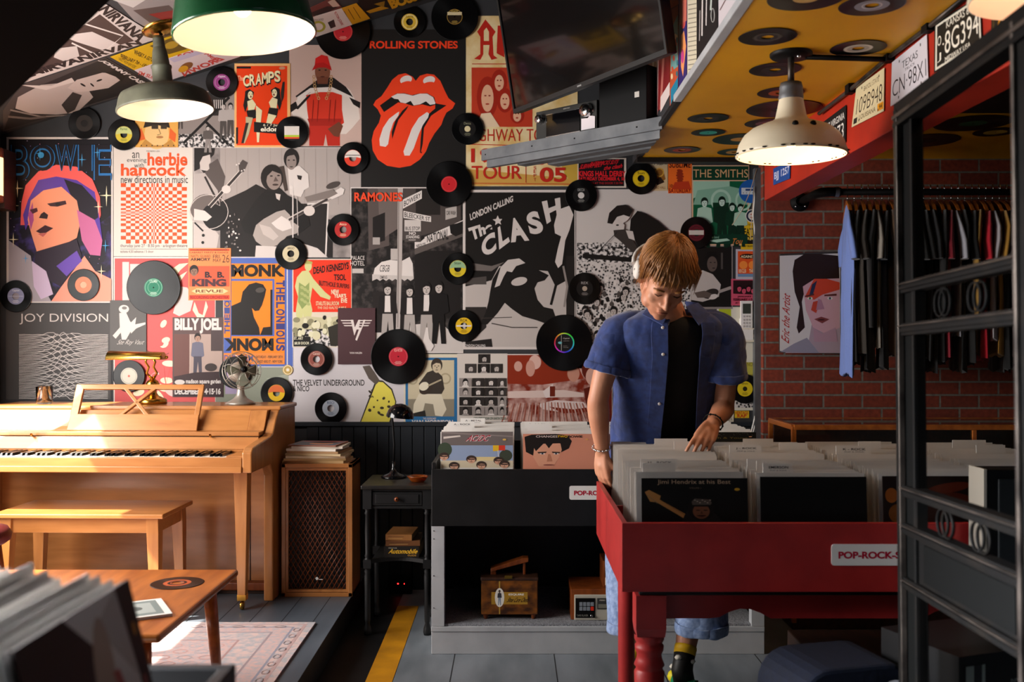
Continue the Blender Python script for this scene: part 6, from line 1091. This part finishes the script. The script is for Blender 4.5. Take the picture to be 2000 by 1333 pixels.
# ---------------------------------------------------------------- glass display case behind the bins
t=thing('display_case','dark glass display case with amber wooden edges below the hanging clothes','display case',(1.33,4.70,0))
b=MB()
for x,y in ((0,0),(0,.42),(1.7,0),(1.7,.42)): b.box(x-.011,x+.011,y-.011,y+.011,.03,.955,'table wood')
b.box(0,1.7,-.012,.012,.94,.965,'table wood'); b.box(0,1.7,.41,.432,.94,.965,'table wood'); b.box(-.012,.012,0,.42,.94,.965,'table wood'); b.box(1.69,1.712,0,.42,.94,.965,'table wood'); b.box(.84,.86,-.012,.012,.03,.94,'table wood'); b.build('frame',t,bevel=.002)
b=MB(); b.box(-.01,1.71,-.01,.43,.0,.5,'darkwood'); b.box(.012,1.69,.405,.412,.5,.94,'darkwood'); b.build('cabinet_base',t,bevel=.003)
b=MB(); b.box(.012,.838,-.004,.0,.5,.94,'glass'); b.box(.862,1.69,-.004,.0,.5,.94,'glass'); b.box(0,1.7,0,.42,.958,.963,'glass'); b.build('glass_pane',t)
for i,(x,c,h) in enumerate(((.3,'#3a4a50',.1),(.62,'#26404a',.14),(1.1,'#4a4640',.09),(1.42,'#3c2a20',.12))): b=MB(); b.box(-.06,.06,-.02,.02,0,h,c); o=b.build('boxed_item'); o.location=(1.33+x,4.9,.5005); tag(o,('small grey green box','teal box','grey box','brown box')[i]+' standing inside the glass display case','box','boxes in the display case')
# ---------------------------------------------------------------- black case standing in the bin behind the gate
t=thing('black_case','black studded case with a pale edge seen behind the gate','case',(1.425,2.80,.66))
b=MB(); b.box(-.10,.22,-.02,.07,0,.34,'black'); b.build('case_body',t,bevel=.004); b=MB(); b.box(-.108,-.10,-.022,.07,0,.342,'#8f897e'); b.build('pale_edge',t)
b=MB(); b.box(-.07,.21,-.03,-.02,.03,.315,'#15181a'); b.build('front_panel',t,bevel=.003); b=MB(); [b.ball((-.055,-.024,z),.005,'chrome',8) for z in (.09,.14,.22,.29,.30)]; b.build('stud_row',t)
b=MB(); b.box(-.11,.23,-.04,.085,.62,.66,'blackpaint'); b.box(-.11,-.09,-.03,.06,0,.62,'blackpaint'); b.box(.2,.22,-.03,.06,0,.62,'blackpaint'); o=b.build('case_stand'); o.location=(1.425,2.80,-.0005); tag(o,'dark narrow stand under the black case behind the gate','stand')
# ---------------------------------------------------------------- wooden box on casters, blue case, amplifier
t=thing('wooden_crate','brown wooden storage box on small casters under the red table','crate',(1.55,3.85,0))
b=MB(); b.box(-.43,.45,-.2,.2,.055,.185,'darkwood'); b.build('crate_body',t,bevel=.004)
for x in (-.32,.36):
    for y in (-.15,.15): b=MB(); b.lathe([(.004,-.01),(.022,-.01),(.024,-.006),(.024,.006),(.022,.01),(.004,.01)],'#8a8a88',Matrix.Translation((x,y,.024))@Matrix.Rotation(math.pi/2,4,'Y'),14); b.box(x-.012,x+.012,y-.012,y+.012,.03,.056,'steel'); b.build('caster',t)
t=thing('equipment_case','navy blue rounded equipment case with a pale round emblem on the floor','case',(.84,2.60,0),.25)
M('casenavy','#0b1120','#090e1a',r=.8,sp=.2,sc=60,bump=.1)
b=MB(); pts=[]; 
for cx,cz,a0 in ((.08,.455,0),(-.08,.455,90)): pts+=[V((cx+.09*math.cos(R_(a0+k*15)),-.15,cz+.09*math.sin(R_(a0+k*15)))) for k in range(7)]
b.prism([V((.17,-.12,0))]+[V((p.x,-.12,p.z)) for p in pts]+[V((-.17,-.12,0))],(0,.22,0),'casenavy'); b.build('case_shell',t,bevel=.01)
b=MB(); a=Art(lambda x,y,k: V((x,-.1315-k,y))); a.e(.09,.46,.05,.05,'#d8d8e0'); a.e(.09,.46,.042,.042,'#2a4a9a'); a.e(.09,.46,.03,.03,'#e0dcd0'); a.e(.09,.46,.018,.018,'#c89a3a'); a.build('round_emblem',t); b=MB(); b.tube([(.15,-.128,.50),(.16,-.142,.47),(.15,-.128,.44)],.006,'chrome',8); b.build('latch',t)
t=thing('guitar_amplifier','black amplifier with a pale label plate and silver knob below the gate','amplifier',(1.16,2.56,0),.35)
b=MB(); b.box(-.14,.32,-.13,.14,.012,.60,'black'); [b.box(x-.02,x+.02,-.1,-.06,0,.012,'black') for x in (-.1,.28)]; CB=b; a=Art(lambda x,y,k: V((x,-.1315-k,y))); a.r(-.12,.575,-.06,.49,'#7d8580'); a.r(-.095,.575,-.07,.50,'#15181a'); a.r(-.11,.482,-.065,.455,'#a8aca8'); a.r(-.105,.476,-.07,.462,'#3a3e3c'); [a.r(.0+.04*(i%4),.50-.03*(i//4),.03+.04*(i%4),.496-.03*(i//4),'#5a6460') for i in range(12)]; a.t('INPUT',.02,.53,.06,.52,'#7a8480'); a.t('OUTPUT',.1,.53,.15,.52,'#7a8480'); join(CB,a).build('cabinet',t)
b=MB(); b.lathe([(.004,.04),(.018,.04),(.02,.03),(.013,.015),(.012,0)],'chrome',Matrix.Translation((.22,-.131,.46))@Matrix.Rotation(math.pi/2,4,'X'),18); b.build('knob',t)
# ---------------------------------------------------------------- iron gate near the camera
t=thing('iron_gate','dark iron gate with ring ornaments and molded rails at the edge of the photo','gate',(.957,2.4,0))
t.rotation_euler=(R_(-1.66),0,R_(-2.3))
# local: y runs towards the camera as negative, plane x = 0
Y0,Y1=0,-.72
def bar(b,y0,y1,z0,z1,x0=-.018,x1=.018,m='iron'): b.box(x0,x1,min(y0,y1),max(y0,y1),z0,z1,m)
b=MB(); bar(b,0,-.10,0,1.93,-.006,.016,'gatepanel'); bar(b,0,-.022,0,1.93,-.02,.02); bar(b,-.088,-.10,0,1.93,-.012,.018); b.box(-.022,-.006,-.03,-.024,0,1.92,'ironedge'); b.build('hinge_post',t,bevel=.003)
b=MB(); bar(b,-.625,-.72,0,1.93,-.012,.018); b.box(-.02,-.012,-.638,-.625,0,1.93,'ironedge'); b.build('latch_post',t,bevel=.003)
b=MB(); bar(b,0,Y1,1.895,1.945,-.018,.018); bar(b,0,Y1,1.885,1.897,-.022,.022); b.box(-.0235,-.018,Y1,0,1.905,1.915,'ironedge'); b.build('top_rail',t,bevel=.002)
for z0,z1 in ((1.475,1.503),(1.372,1.402),(.985,1.012),(.895,.922),(.765,.792)):
    b=MB(); bar(b,-.02,-.63,z0,z1,-.016,.016); 
    if z1-z0>.026: bar(b,-.02,-.63,z0+.008,z1-.012,-.021,.02); b.box(-.0225,-.016,-.63,-.02,z1-.008,z1-.005,'ironedge')
    b.build('cross_rail',t,bevel=.002)
for y in (-.11,-.615): 
    for z0,z1 in ((1.40,1.478),(.92,.988)): b=MB(); bar(b,y-.006,y+.006,z0,z1,-.012,.012); b.build('spacer',t)
for zc in (1.438,.953):
    for yc in (-.25,-.43):
        b=MB()
        for dy in (-.014,.014):
            rings=[]; n=28
            for k in range(n+1): a=2*math.pi*k/n; rings.append([V((.004*math.cos(q),yc+dy+(.030+.0024*math.sin(q))*math.cos(a),zc+(.030+.0024*math.sin(q))*math.sin(a))) for q in [math.pi*2*m/6 for m in range(6)]])
            b.loft(rings,'iron',cap=False)
        b.build('ring_ornament',t)
b=MB(); b.box(-.004,.004,-.625,-.10,.79,.897,'iron'); b.box(-.008,.008,-.59,-.14,.80,.887,'gatepanel'); b.build('panel',t,bevel=.002)
# ---------------------------------------------------------------- the person browsing the records
def cap(b,p0,p1,r0,r1,n=14,m='skin'):
    p0,p1=V(p0),V(p1); k=7; d=(p1-p0)
    b.tube([p0+d*i/k for i in range(k+1)],[r0+(r1-r0)*i/k for i in range(k+1)],m,n); b.ball(p0,r0,m,n); b.ball(p1,r1,m,n)
def limb(b,pts,rs,m='skin',n=16):
    """smooth tapered limb through the joints"""
    P=[V(p) for p in pts]; o=[];r=[]
    for i in range(len(P)-1):
        p0=P[max(i-1,0)];p1=P[i];p2=P[i+1];p3=P[min(i+2,len(P)-1)]
        for k in range(6):
            t=k/6; o.append(.5*((2*p1)+(-p0+p2)*t+(2*p0-5*p1+4*p2-p3)*t*t+(-p0+3*p1-3*p2+p3)*t**3)); r.append(rs[i]+(rs[i+1]-rs[i])*(t*t*(3-2*t)))
    o.append(P[-1]); r.append(rs[-1]); b.tube(o,r,m,n); b.ball(o[0],r[0],m,n); b.ball(o[-1],r[-1],m,n)
REM=lambda v,it=6: (('REMESH',dict(mode='VOXEL',voxel_size=v,use_smooth_shade=True)),('SMOOTH',dict(factor=.5,iterations=it)))
HC=V((.505,3.30,1.563)); HM=Matrix.Translation(HC)@Matrix.Rotation(R_(6),4,'Z')@Matrix.Rotation(R_(5),4,'Y')@Matrix.Rotation(R_(47),4,'X')
hp=lambda x,y,z: HM@V((x,y,z)); HR=HM.to_3x3().to_4x4()
body=MB()
# head: skull, brow, cheeks, jaw, nose, lips, ears
def hb(x,y,z,rx,ry,rz,rot=None): body.ball(hp(x,y,z),(rx,ry,rz),'skin',18,HR if rot is None else HR@rot)
hb(0,.015,.035,.073,.092,.093); hb(0,-.035,-.02,.06,.055,.075); hb(0,-.035,-.072,.047,.046,.045); hb(0,-.066,-.098,.024,.02,.02); hb(0,-.066,.04,.05,.022,.028); hb(0,-.078,.024,.048,.010,.009)
for s in (-1,1):
    hb(s*.036,-.060,-.022,.024,.020,.024); hb(s*.046,-.02,-.07,.018,.035,.028); hb(s*.03,-.073,.010,.017,.012,.010); hb(s*.013,-.092,-.030,.009,.010,.008)
    hb(s*.077,.018,-.008,.009,.019,.031,Matrix.Rotation(R_(12*s),4,'Z')); hb(s*.072,.01,-.015,.012,.012,.02)
limb(body,[hp(0,-.080,.022),hp(0,-.095,.0),hp(0,-.110,-.026)],[.007,.008,.0095]); hb(0,-.103,-.030,.011,.010,.009)
hb(0,-.087,-.057,.022,.009,.006); hb(0,-.085,-.070,.019,.010,.007); hb(0,-.078,-.047,.02,.012,.008)
NB=V((.56,3.57,1.455))
limb(body,[hp(0,.045,-.03),hp(0,.055,-.09),NB,(.57,3.60,1.36)],[.058,.054,.062,.075])
# torso and hips beneath the clothes
T=[(1.45,3.585,.115,.062),(1.42,3.60,.185,.085),(1.30,3.65,.175,.105),(1.15,3.74,.160,.10),(1.0,3.86,.155,.10),(.88,3.93,.165,.11),(.80,3.93,.15,.11)]
TX=.578
body.loft([[V((TX+rx*math.cos(a),y+ry*math.sin(a),z)) for a in [2*math.pi*k/24 for k in range(24)]] for z,y,rx,ry in T],'skin')
SH={-1:V((.395,3.61,1.405)),1:V((.765,3.60,1.405))}
EL={-1:V((.318,3.63,1.165)),1:V((.782,3.67,1.125))}
WR={-1:V((.336,3.71,.952)),1:V((.720,3.575,1.062))}
for s in (-1,1): limb(body,[SH[s],SH[s]*.5+EL[s]*.5+V((s*.006,0,0)),EL[s],EL[s]*.72+WR[s]*.28+V((s*.006,0,0)),WR[s]],[.046,.044,.038,.041,.026])
def hand(b,w,fw,back,th,curl,tcurl,spread=.085,bends=None,thumb=None):
    """palm at wrist w: fw towards the fingers, back = back of the hand, th = side of the thumb"""
    fw=V(fw).normalized(); back=V(back); back=(back-fw*back.dot(fw)).normalized(); sd=fw.cross(back).normalized()
    if sd.dot(V(th))<0: sd=-sd
    w=V(w); tips=[]
    for i,(off,pl,fl,r) in enumerate(((.030,.088,(.040,.025,.020),.0088),(.010,.092,(.045,.029,.022),.009),(-.010,.087,(.041,.027,.021),.0086),(-.028,.078,(.032,.021,.018),.0076))):
        k0=w+sd*off*.55; k1=w+fw*pl+sd*off; limb(b,[k0,k0*.5+k1*.5+back*.004,k1],[.016,.0145,.0115],n=10)
        d=(fw+sd*spread*(1.5-i)*.55).normalized(); p=k1; a=0
        for L,c in zip(fl,bends[i] if bends else curl): a+=c; dd=(d*math.cos(R_(a))-back*math.sin(R_(a))).normalized(); q=p+dd*L; cap(b,p,q,r,r*.9,10); p=q; r*=.93
        tips.append((p,dd,back))
    b.ball(w+fw*.045,(.022,.022,.022),'skin',12)
    t0=w+sd*.018+fw*.018; t1=t0+(sd*.55+fw*.70-back*.35).normalized()*.045
    if thumb: t1=V(thumb[0]); t2=V(thumb[1]); t3=V(thumb[2])
    else: t2=t1+(sd*.25+fw*.9-back*.45).normalized()*.032; t3=t2+(fw*.9-back*.5).normalized()*.025
    limb(b,[t0,t1],[.017,.0125],n=10); cap(b,t1,t2,.0105,.0098,10); cap(b,t2,t3,.0098,.0082,10)
    return tips
# hand resting on the bin corner, fingers over its rim
tl=hand(body,WR[-1]+V((0,.002,-.012)),(.05,.10,-1),(-.75,-.62,0),(.7,-.7,0),(22,22,12),0,spread=.05)
# other hand reaching down to the records, index and thumb apart
tr=hand(body,WR[1]+V((-.004,-.008,-.006)),(-.42,-.72,-.42),(.30,-.42,.86),(-.8,.3,-.2),(20,30,20),0,spread=.12,bends=[(18,26,16),(26,34,22),(34,40,26),(38,44,28)],thumb=((.666,3.525,1.040),(.650,3.500,1.017),(.647,3.490,.994)))
# legs: bare shins end in socks; the left foot is lifted on its toes
HP={-1:V((.49,3.94,.85)),1:V((.665,3.93,.85))}; KN={-1:V((.462,3.88,.50)),1:V((.735,3.86,.50))}; AN={-1:V((.462,3.76,.10)),1:V((.632,3.70,.138))}; HE={-1:V((.462,3.79,.262)),1:V((.712,3.735,.272))}
for s in (-1,1): limb(body,[HP[s],KN[s],KN[s]*.65+AN[s]*.35+V((0,.02,0)),AN[s]],[.085,.058,.052,.034])
person=tag(body.build('person',mods=REM(.0042,9)),'person in an open navy shirt and black tee bending over the red record bin','person')
def part(b,name,mods=(),lab=None,par=None):
    o=b.build(name,par or person,mods=mods)
    if lab: o['label']=lab
    return o
# nails, brows, closed lids, mouth
b=MB(); 
for s in (-1,1): b=MB(); b.tube([hp(s*.052,-.078,.030),hp(s*.040,-.090,.034),hp(s*.018,-.0915,.030)],[.0025,.0042,.003],'hair',8); part(b,'eyebrow')
b=MB()
for s in (-1,1): b=MB(); b.tube([hp(s*.044,-.081,.008),hp(s*.032,-.0865,.004),hp(s*.019,-.083,.006)],[.0012,.0022,.0012],'#3a2016',6); part(b,'eyelash')
b=MB(); b.tube([hp(-.017,-.0905,-.0655),hp(-.006,-.0955,-.0625),hp(.006,-.0955,-.0625),hp(.017,-.0905,-.0655)],[.0012,.0022,.0022,.0012],'#8e4a3e',6); part(b,'lip_line')
b=MB()
for p,d,bk in tl+tr: b=MB(); b.ball(p+bk*.0066+d*.001,(.0045,.0045,.0022),'#dba48a',8,bk.to_track_quat('Z','Y').to_matrix().to_4x4()); part(b,'fingernail')
# hair: a cap and many flattened locks from the crown
b=MB(); b.ball(hp(0,.026,.054),(.081,.095,.082),'hair',20,HR)
rnd=random.Random(5); 
crown=V((.01,.055,.142))
for i in range(620):
    a=2*math.pi*i/620+rnd.uniform(-.1,.1); front=max(0,-math.sin(a)); el=rnd.uniform(.0,.35)
    ex=(.086+rnd.uniform(0,.006))*math.cos(a); ey=.022+(.102+rnd.uniform(-.004,.006))*math.sin(a); ez=(.040+.012*front if front>.45 else -.004+rnd.uniform(-.03,.03))+rnd.uniform(-.014,.016)
    pts=[]
    for k in range(6):
        u=el+(1-el)*k/5; th=u*math.pi/2
        x=crown.x*(1-u)+ex*math.sin(th); y=crown.y*(1-math.sin(th))+ey*math.sin(th); z=.055+ (.088+rnd.uniform(-.002,.003))*math.cos(th)
        if z<ez or k==5: z=max(min(z,.06),ez) if k<5 else ez
        if front>.35 and k>=4: y-=.008; x+=.012*math.sin(i*.23)+.008; z-=.010*(i%3==0)
        pts.append(hp(x*1.02,y,z))
    r=rnd.uniform(.0028,.0065); b.tube(pts,[r*.8,r,r,r*.95,r*.7,r*.15],'hair',6,flat=.55)
part(b,'hair',lab='short straw brown hair')
# black tee under the shirt
def ring(z,y,rx,ry,a0,a1,n,dx=0,rip=0,ph=0): 
    o=[]
    for k in range(n+1):
        a=a0+(a1-a0)*k/n; f=1+rip*math.sin(a*9+ph)+rip*.6*math.sin(a*17+ph*1.7); o.append(V((TX+dx+rx*f*math.cos(a),y+ry*f*math.sin(a),z)))
    return o
b=MB(); tt=[(1.448,3.588,.092,.066),(1.436,3.592,.135,.082),(1.41,3.60,.19,.098),(1.30,3.65,.182,.116),(1.15,3.74,.168,.113),(1.0,3.85,.165,.112),(.86,3.92,.172,.118),(.84,3.92,.17,.116)]
b.loft([ring(z,y,rx,ry,0,2*math.pi*31/32,31,rip=.006,ph=z*6) for z,y,rx,ry in tt],'tee'); part(b,'t_shirt',lab='black crew neck t-shirt')
FT=bpy.data.textures.new('folds','CLOUDS'); FT.noise_scale=.075; FT.noise_depth=2
# navy shirt: open front shell, sleeves, collar, placket, buttons
b=MB(); OP=[(1.478,3.582,.092,.066,.30),(1.452,3.588,.140,.090,.34),(1.425,3.60,.205,.108,.34),(1.38,3.615,.213,.122,.34),(1.30,3.65,.202,.132,.33),(1.15,3.735,.194,.134,.36),(1.0,3.825,.196,.140,.40),(.90,3.87,.202,.15,.43),(.82,3.90,.205,.152,.44)]
rings=[]; FR=[]
for z,y,rx,ry,h in OP:
    c=-math.pi/2+.10+ (1.47-z)*.12; a0=c+h; a1=c+2*math.pi-h*.75; r=ring(z,y,rx,ry,a0,a1,60,rip=.012*min(1,max(0,(1.47-z)*4)),ph=z*5); rings.append(r); FR.append((r[0],r[-1]))
n=len(rings[0])
for i in range(len(rings)-1):
    pass
b.loft(rings,'navy',cap=False,closed=False)
for s in (-1,1):
    S=SH[s]; E=EL[s]; d=(E-S); E2=S+d*.64; pts=[S+V((-s*.085,-.0,.006)),S+V((-s*.03,0,.006)),S+V((s*.012,0,-.008)),S+d*.25+V((s*.006,0,0)),E2]; rs=[.058,.064,.066,.072,.084]
    o=[];up=None
    for i,p in enumerate(pts):
        tdir=(pts[min(i+1,4)]-pts[max(i-1,0)]).normalized(); e1=tdir.cross(V((0,1,0))).normalized(); e2=tdir.cross(e1)
        o.append([p+(e1*math.cos(q)+e2*math.sin(q)*.92)*rs[i]*(1+.03*math.sin(q*5+i*2+s)) for q in [2*math.pi*k/28 for k in range(28)]])
    b.loft(o,'navy',cap=False)
    b.loft([[p+d.normalized()*dz for p in [E2+(q-E2)*sc for q in o[-1]]] for dz,sc in ((-.025,1.015),(.0,1.03),(.004,1.0),(-.01,.97))],'navy',cap=False)
sh=part(b,'shirt',mods=(('SOLIDIFY',dict(thickness=.003,offset=0)),('SUBSURF',dict(levels=2,render_levels=2)),('DISPLACE',dict(texture=FT,strength=.020,mid_level=.5,texture_coords='GLOBAL'))),lab='open short sleeved navy shirt')
b=MB()
for side,j,off in ((0,0,V((0,0,0))),(1,-1,V((0,0,0)))):
    P=[r[j] for r in rings]; Q=[r[3 if j==0 else -4] for r in rings]; ou=V((0,-.004,0)); b.loft([[p+ou+V((0,-.003,0)),q+ou,q+ou+V((0,.004,0)),p+ou+V((0,.004,0))] for p,q in zip(P,Q)],'navy',sm=False)
    # collar leaf
    s=1 if j==0 else -1; p0=hp(0,.055,-.09)
    K=rings[0]; k=[K[j],K[10 if j==0 else -11],K[22 if j==0 else -23]]; 
    c=[k[0]+V((0,-.006,.004)),k[1]+V((0,-.002,.020)),k[2]+V((0,.0,.028)),k[2]+V((s*.012,.004,-.010)),k[1]+V((s*.036,-.034,-.022)),k[0]+V((s*.040,-.044,-.062))]
    b.add(c+[q+V((0,.003,-.003)) for q in c],[(0,1,4,5),(1,2,3,4),(6,11,10,7),(7,10,9,8),(0,5,11,6),(5,4,10,11),(4,3,9,10)],'navy')
part(b,'collar_and_placket',mods=(('BEVEL',dict(width=.0015,segments=2)),),par=sh)
for t_ in (.14,.30,.48,.64,.78,.9):
    f=t_*(len(rings)-1); i=int(f); u=f-i; p=(rings[i][-2]*(1-u)+rings[min(i+1,len(rings)-1)][-2]*u)+V((0,-.0075,0)); bb=MB(); bb.lathe([(.0005,.0022),(.004,.0022),(.0056,.001),(.0056,0)],'white',Matrix.Translation(p)@Matrix.Rotation(math.pi/2,4,'X'),14); bb.build('button',sh)
b=MB(); r=rings[4]; p=r[12]; b.tube([p+V((-.012,-.006,0)),p+V((0,-.008,.004)),p+V((.010,-.006,-.002))],.0014,'white',6); b.build('chest_emblem',sh)
# denim shorts
b=MB()
for s in (-1,1):
    A_,K_n=HP[s],KN[s]; e=HE[s]; pts=[A_+V((0,0,.05)),A_,A_*.5+K_n*.5,K_n,e]; rs=[.10,.105,.103,.100,.098]; o=[]
    for i,p in enumerate(pts): o.append([p+V((rs[i]*math.cos(q),rs[i]*.95*math.sin(q),0))*(1+.02*math.sin(q*6+i)) for q in [2*math.pi*k/26 for k in range(26)]])
    o.append([e+(p-e)*.96+V((0,0,.006)) for p in o[-1]]); b.loft(o,'denim',cap=False); b.loft([[p+V((0,0,dz)) for p in [e+(q-e)*sc for q in o[4]]] for dz,sc in ((.03,1.0),(.028,1.02),(-.004,1.02),(-.006,.98))],'denim',cap=False)
b.loft([ring(z,y,rx,ry,0,2*math.pi*31/32,31) for z,y,rx,ry in ((.97,3.90,.176,.125),(.86,3.935,.19,.13),(.78,3.935,.2,.12))],'denim',cap=False)
part(b,'denim_shorts',mods=(('SOLIDIFY',dict(thickness=.004,offset=0)),('SUBSURF',dict(levels=1,render_levels=1)),('DISPLACE',dict(texture=FT,strength=.018,mid_level=.5,texture_coords='GLOBAL'))),lab='pale blue denim shorts')
# socks and shoes
for s in (-1,1):
    a=AN[s]; sh_=(KN[s]*.65+AN[s]*.35+V((0,.02,0))-a).normalized(); fd=V((.62,-.70,-.55)).normalized() if s==1 else V((-.1,-1,-.02)).normalized()
    heel=a-V((fd.x,fd.y,0)).normalized()*.045+V((0,0,-.075 if s==-1 else -.072)); toe=heel+fd*.245
    if toe.z<.022: toe.z=.022
    b=MB(); pk=[a+sh_*.088,a+sh_*.080]; b.tube(pk+[a+sh_*.055],[.041,.042,.0405],'#d8a81c',18); b.tube([a+sh_*.058,a+sh_*.03,a,heel*.75+toe*.25+V((0,0,.045))],[.0405,.038,.040,.040],'#1c1a18',18)
    for k in range(4): q=a+sh_*(.055-k*.018)+V((.03*math.cos(k*2.1+3.6),.034*math.sin(k*1.3+4.3),0)); b.ball(q,(.016,.014,.010),'#d8d2c4',8)
    part(b,'sock',lab='black sock with yellow cuff and white patches')
    b=MB(); ax=(toe-heel); side=ax.cross(V((0,0,1))).normalized(); upv=side.cross(ax).normalized(); rings_=[]
    for u,w,h0,h1 in ((0,.012,.012,.05),(.04,.030,.004,.068),(.16,.037,.0,.072),(.34,.038,.0,.064),(.52,.043,.0,.056),(.72,.048,.0,.046),(.88,.042,.002,.036),(.97,.026,.006,.024),(1.0,.010,.010,.016)):
        c=heel+ax*u; rings_.append([c+side*(w*math.cos(q))+upv*((h0+h1)/2+(h1-h0)/2*math.sin(q)*(1 if math.sin(q)>0 else 1)) for q in [2*math.pi*k/18 for k in range(18)]])
    b.loft(rings_,'#14794e'); so=part(b,'shoe',lab='green sneaker')
    b=MB(); b.loft([[c0+side*(w*1.06*math.cos(q))+upv*(-.004+.011*math.sin(q)) for q in [2*math.pi*k/18 for k in range(18)]] for c0,w in [(heel+ax*u,w) for u,w in ((-.01,.012),(.04,.032),(.3,.040),(.6,.047),(.85,.045),(1.01,.012))]],'#e6dcb0'); b.build('sole',so)
    b=MB(); b.ball(heel+upv*.04+ax*.02,(.030,.030,.026),'#d8c81e',12); b.build('heel_patch',so)
    b=MB(); [b.tube([heel+ax*(.42+.07*k)+side*(-.022)+upv*.058,heel+ax*(.44+.07*k)+upv*.066,heel+ax*(.46+.07*k)+side*.022+upv*.056],.003,'#0f5a3a',6) for k in range(4)]; b.build('shoelace',so)
# bracelets and headphones are worn things of their own
def bracelet(c,ax,r,m,bead,label):
    ax=V(ax).normalized(); e1=ax.orthogonal().normalized(); e2=ax.cross(e1); b=MB(); b.tube([V(c)+(e1*math.cos(t)+e2*math.sin(t))*r for t in [2*math.pi*k/20 for k in range(21)]],.0025,m,6)
    for k in range(bead): t=2*math.pi*k/bead; b.ball(V(c)+(e1*math.cos(t)+e2*math.sin(t))*r,.0042,m,8)
    return tag(b.build('bracelet',origin=c),label,'bracelet')
bracelet(WR[-1]*.94+EL[-1]*.06,WR[-1]-EL[-1],.0345,'chrome',16,'silver bead bracelet on the wrist resting at the bin corner')
bracelet(WR[1]*.93+EL[1]*.07,WR[1]-EL[1],.0355,'black',12,'dark cord bracelet on the wrist reaching over the records')
t=thing('headphones','pale headphones around the head of the browsing person','headphones',HC)
b=MB(); pts=[]
for k in range(15): a=math.pi*k/14; pts.append(hp(-.104*math.cos(a),.045+.02*math.sin(a),.0+.155*math.sin(a)*.0+.0)+ (HM.to_3x3()@V((0,.075*math.sin(a),.02+.02*math.sin(a))))-HC)
b.tube(pts,.008,'#c8c0b8',8); b.build('headband',t)
for s in (-1,1):
    b=MB(); Tm=Matrix.Translation(hp(s*.080,.030,.008)-HC)@HR@Matrix.Rotation(s*math.pi/2,4,'Y'); b.lathe([(.004,.020),(.026,.019),(.032,.013),(.033,.003),(.031,.0)],'#d0c8c0',Tm,24); b.lathe([(.031,.0),(.034,-.003),(.032,-.009),(.02,-.009)],'black',Tm,24); b.build('ear_cup',t)
for o in list(bpy.data.objects):
    if o.users_collection==(): bpy.data.objects.remove(o)
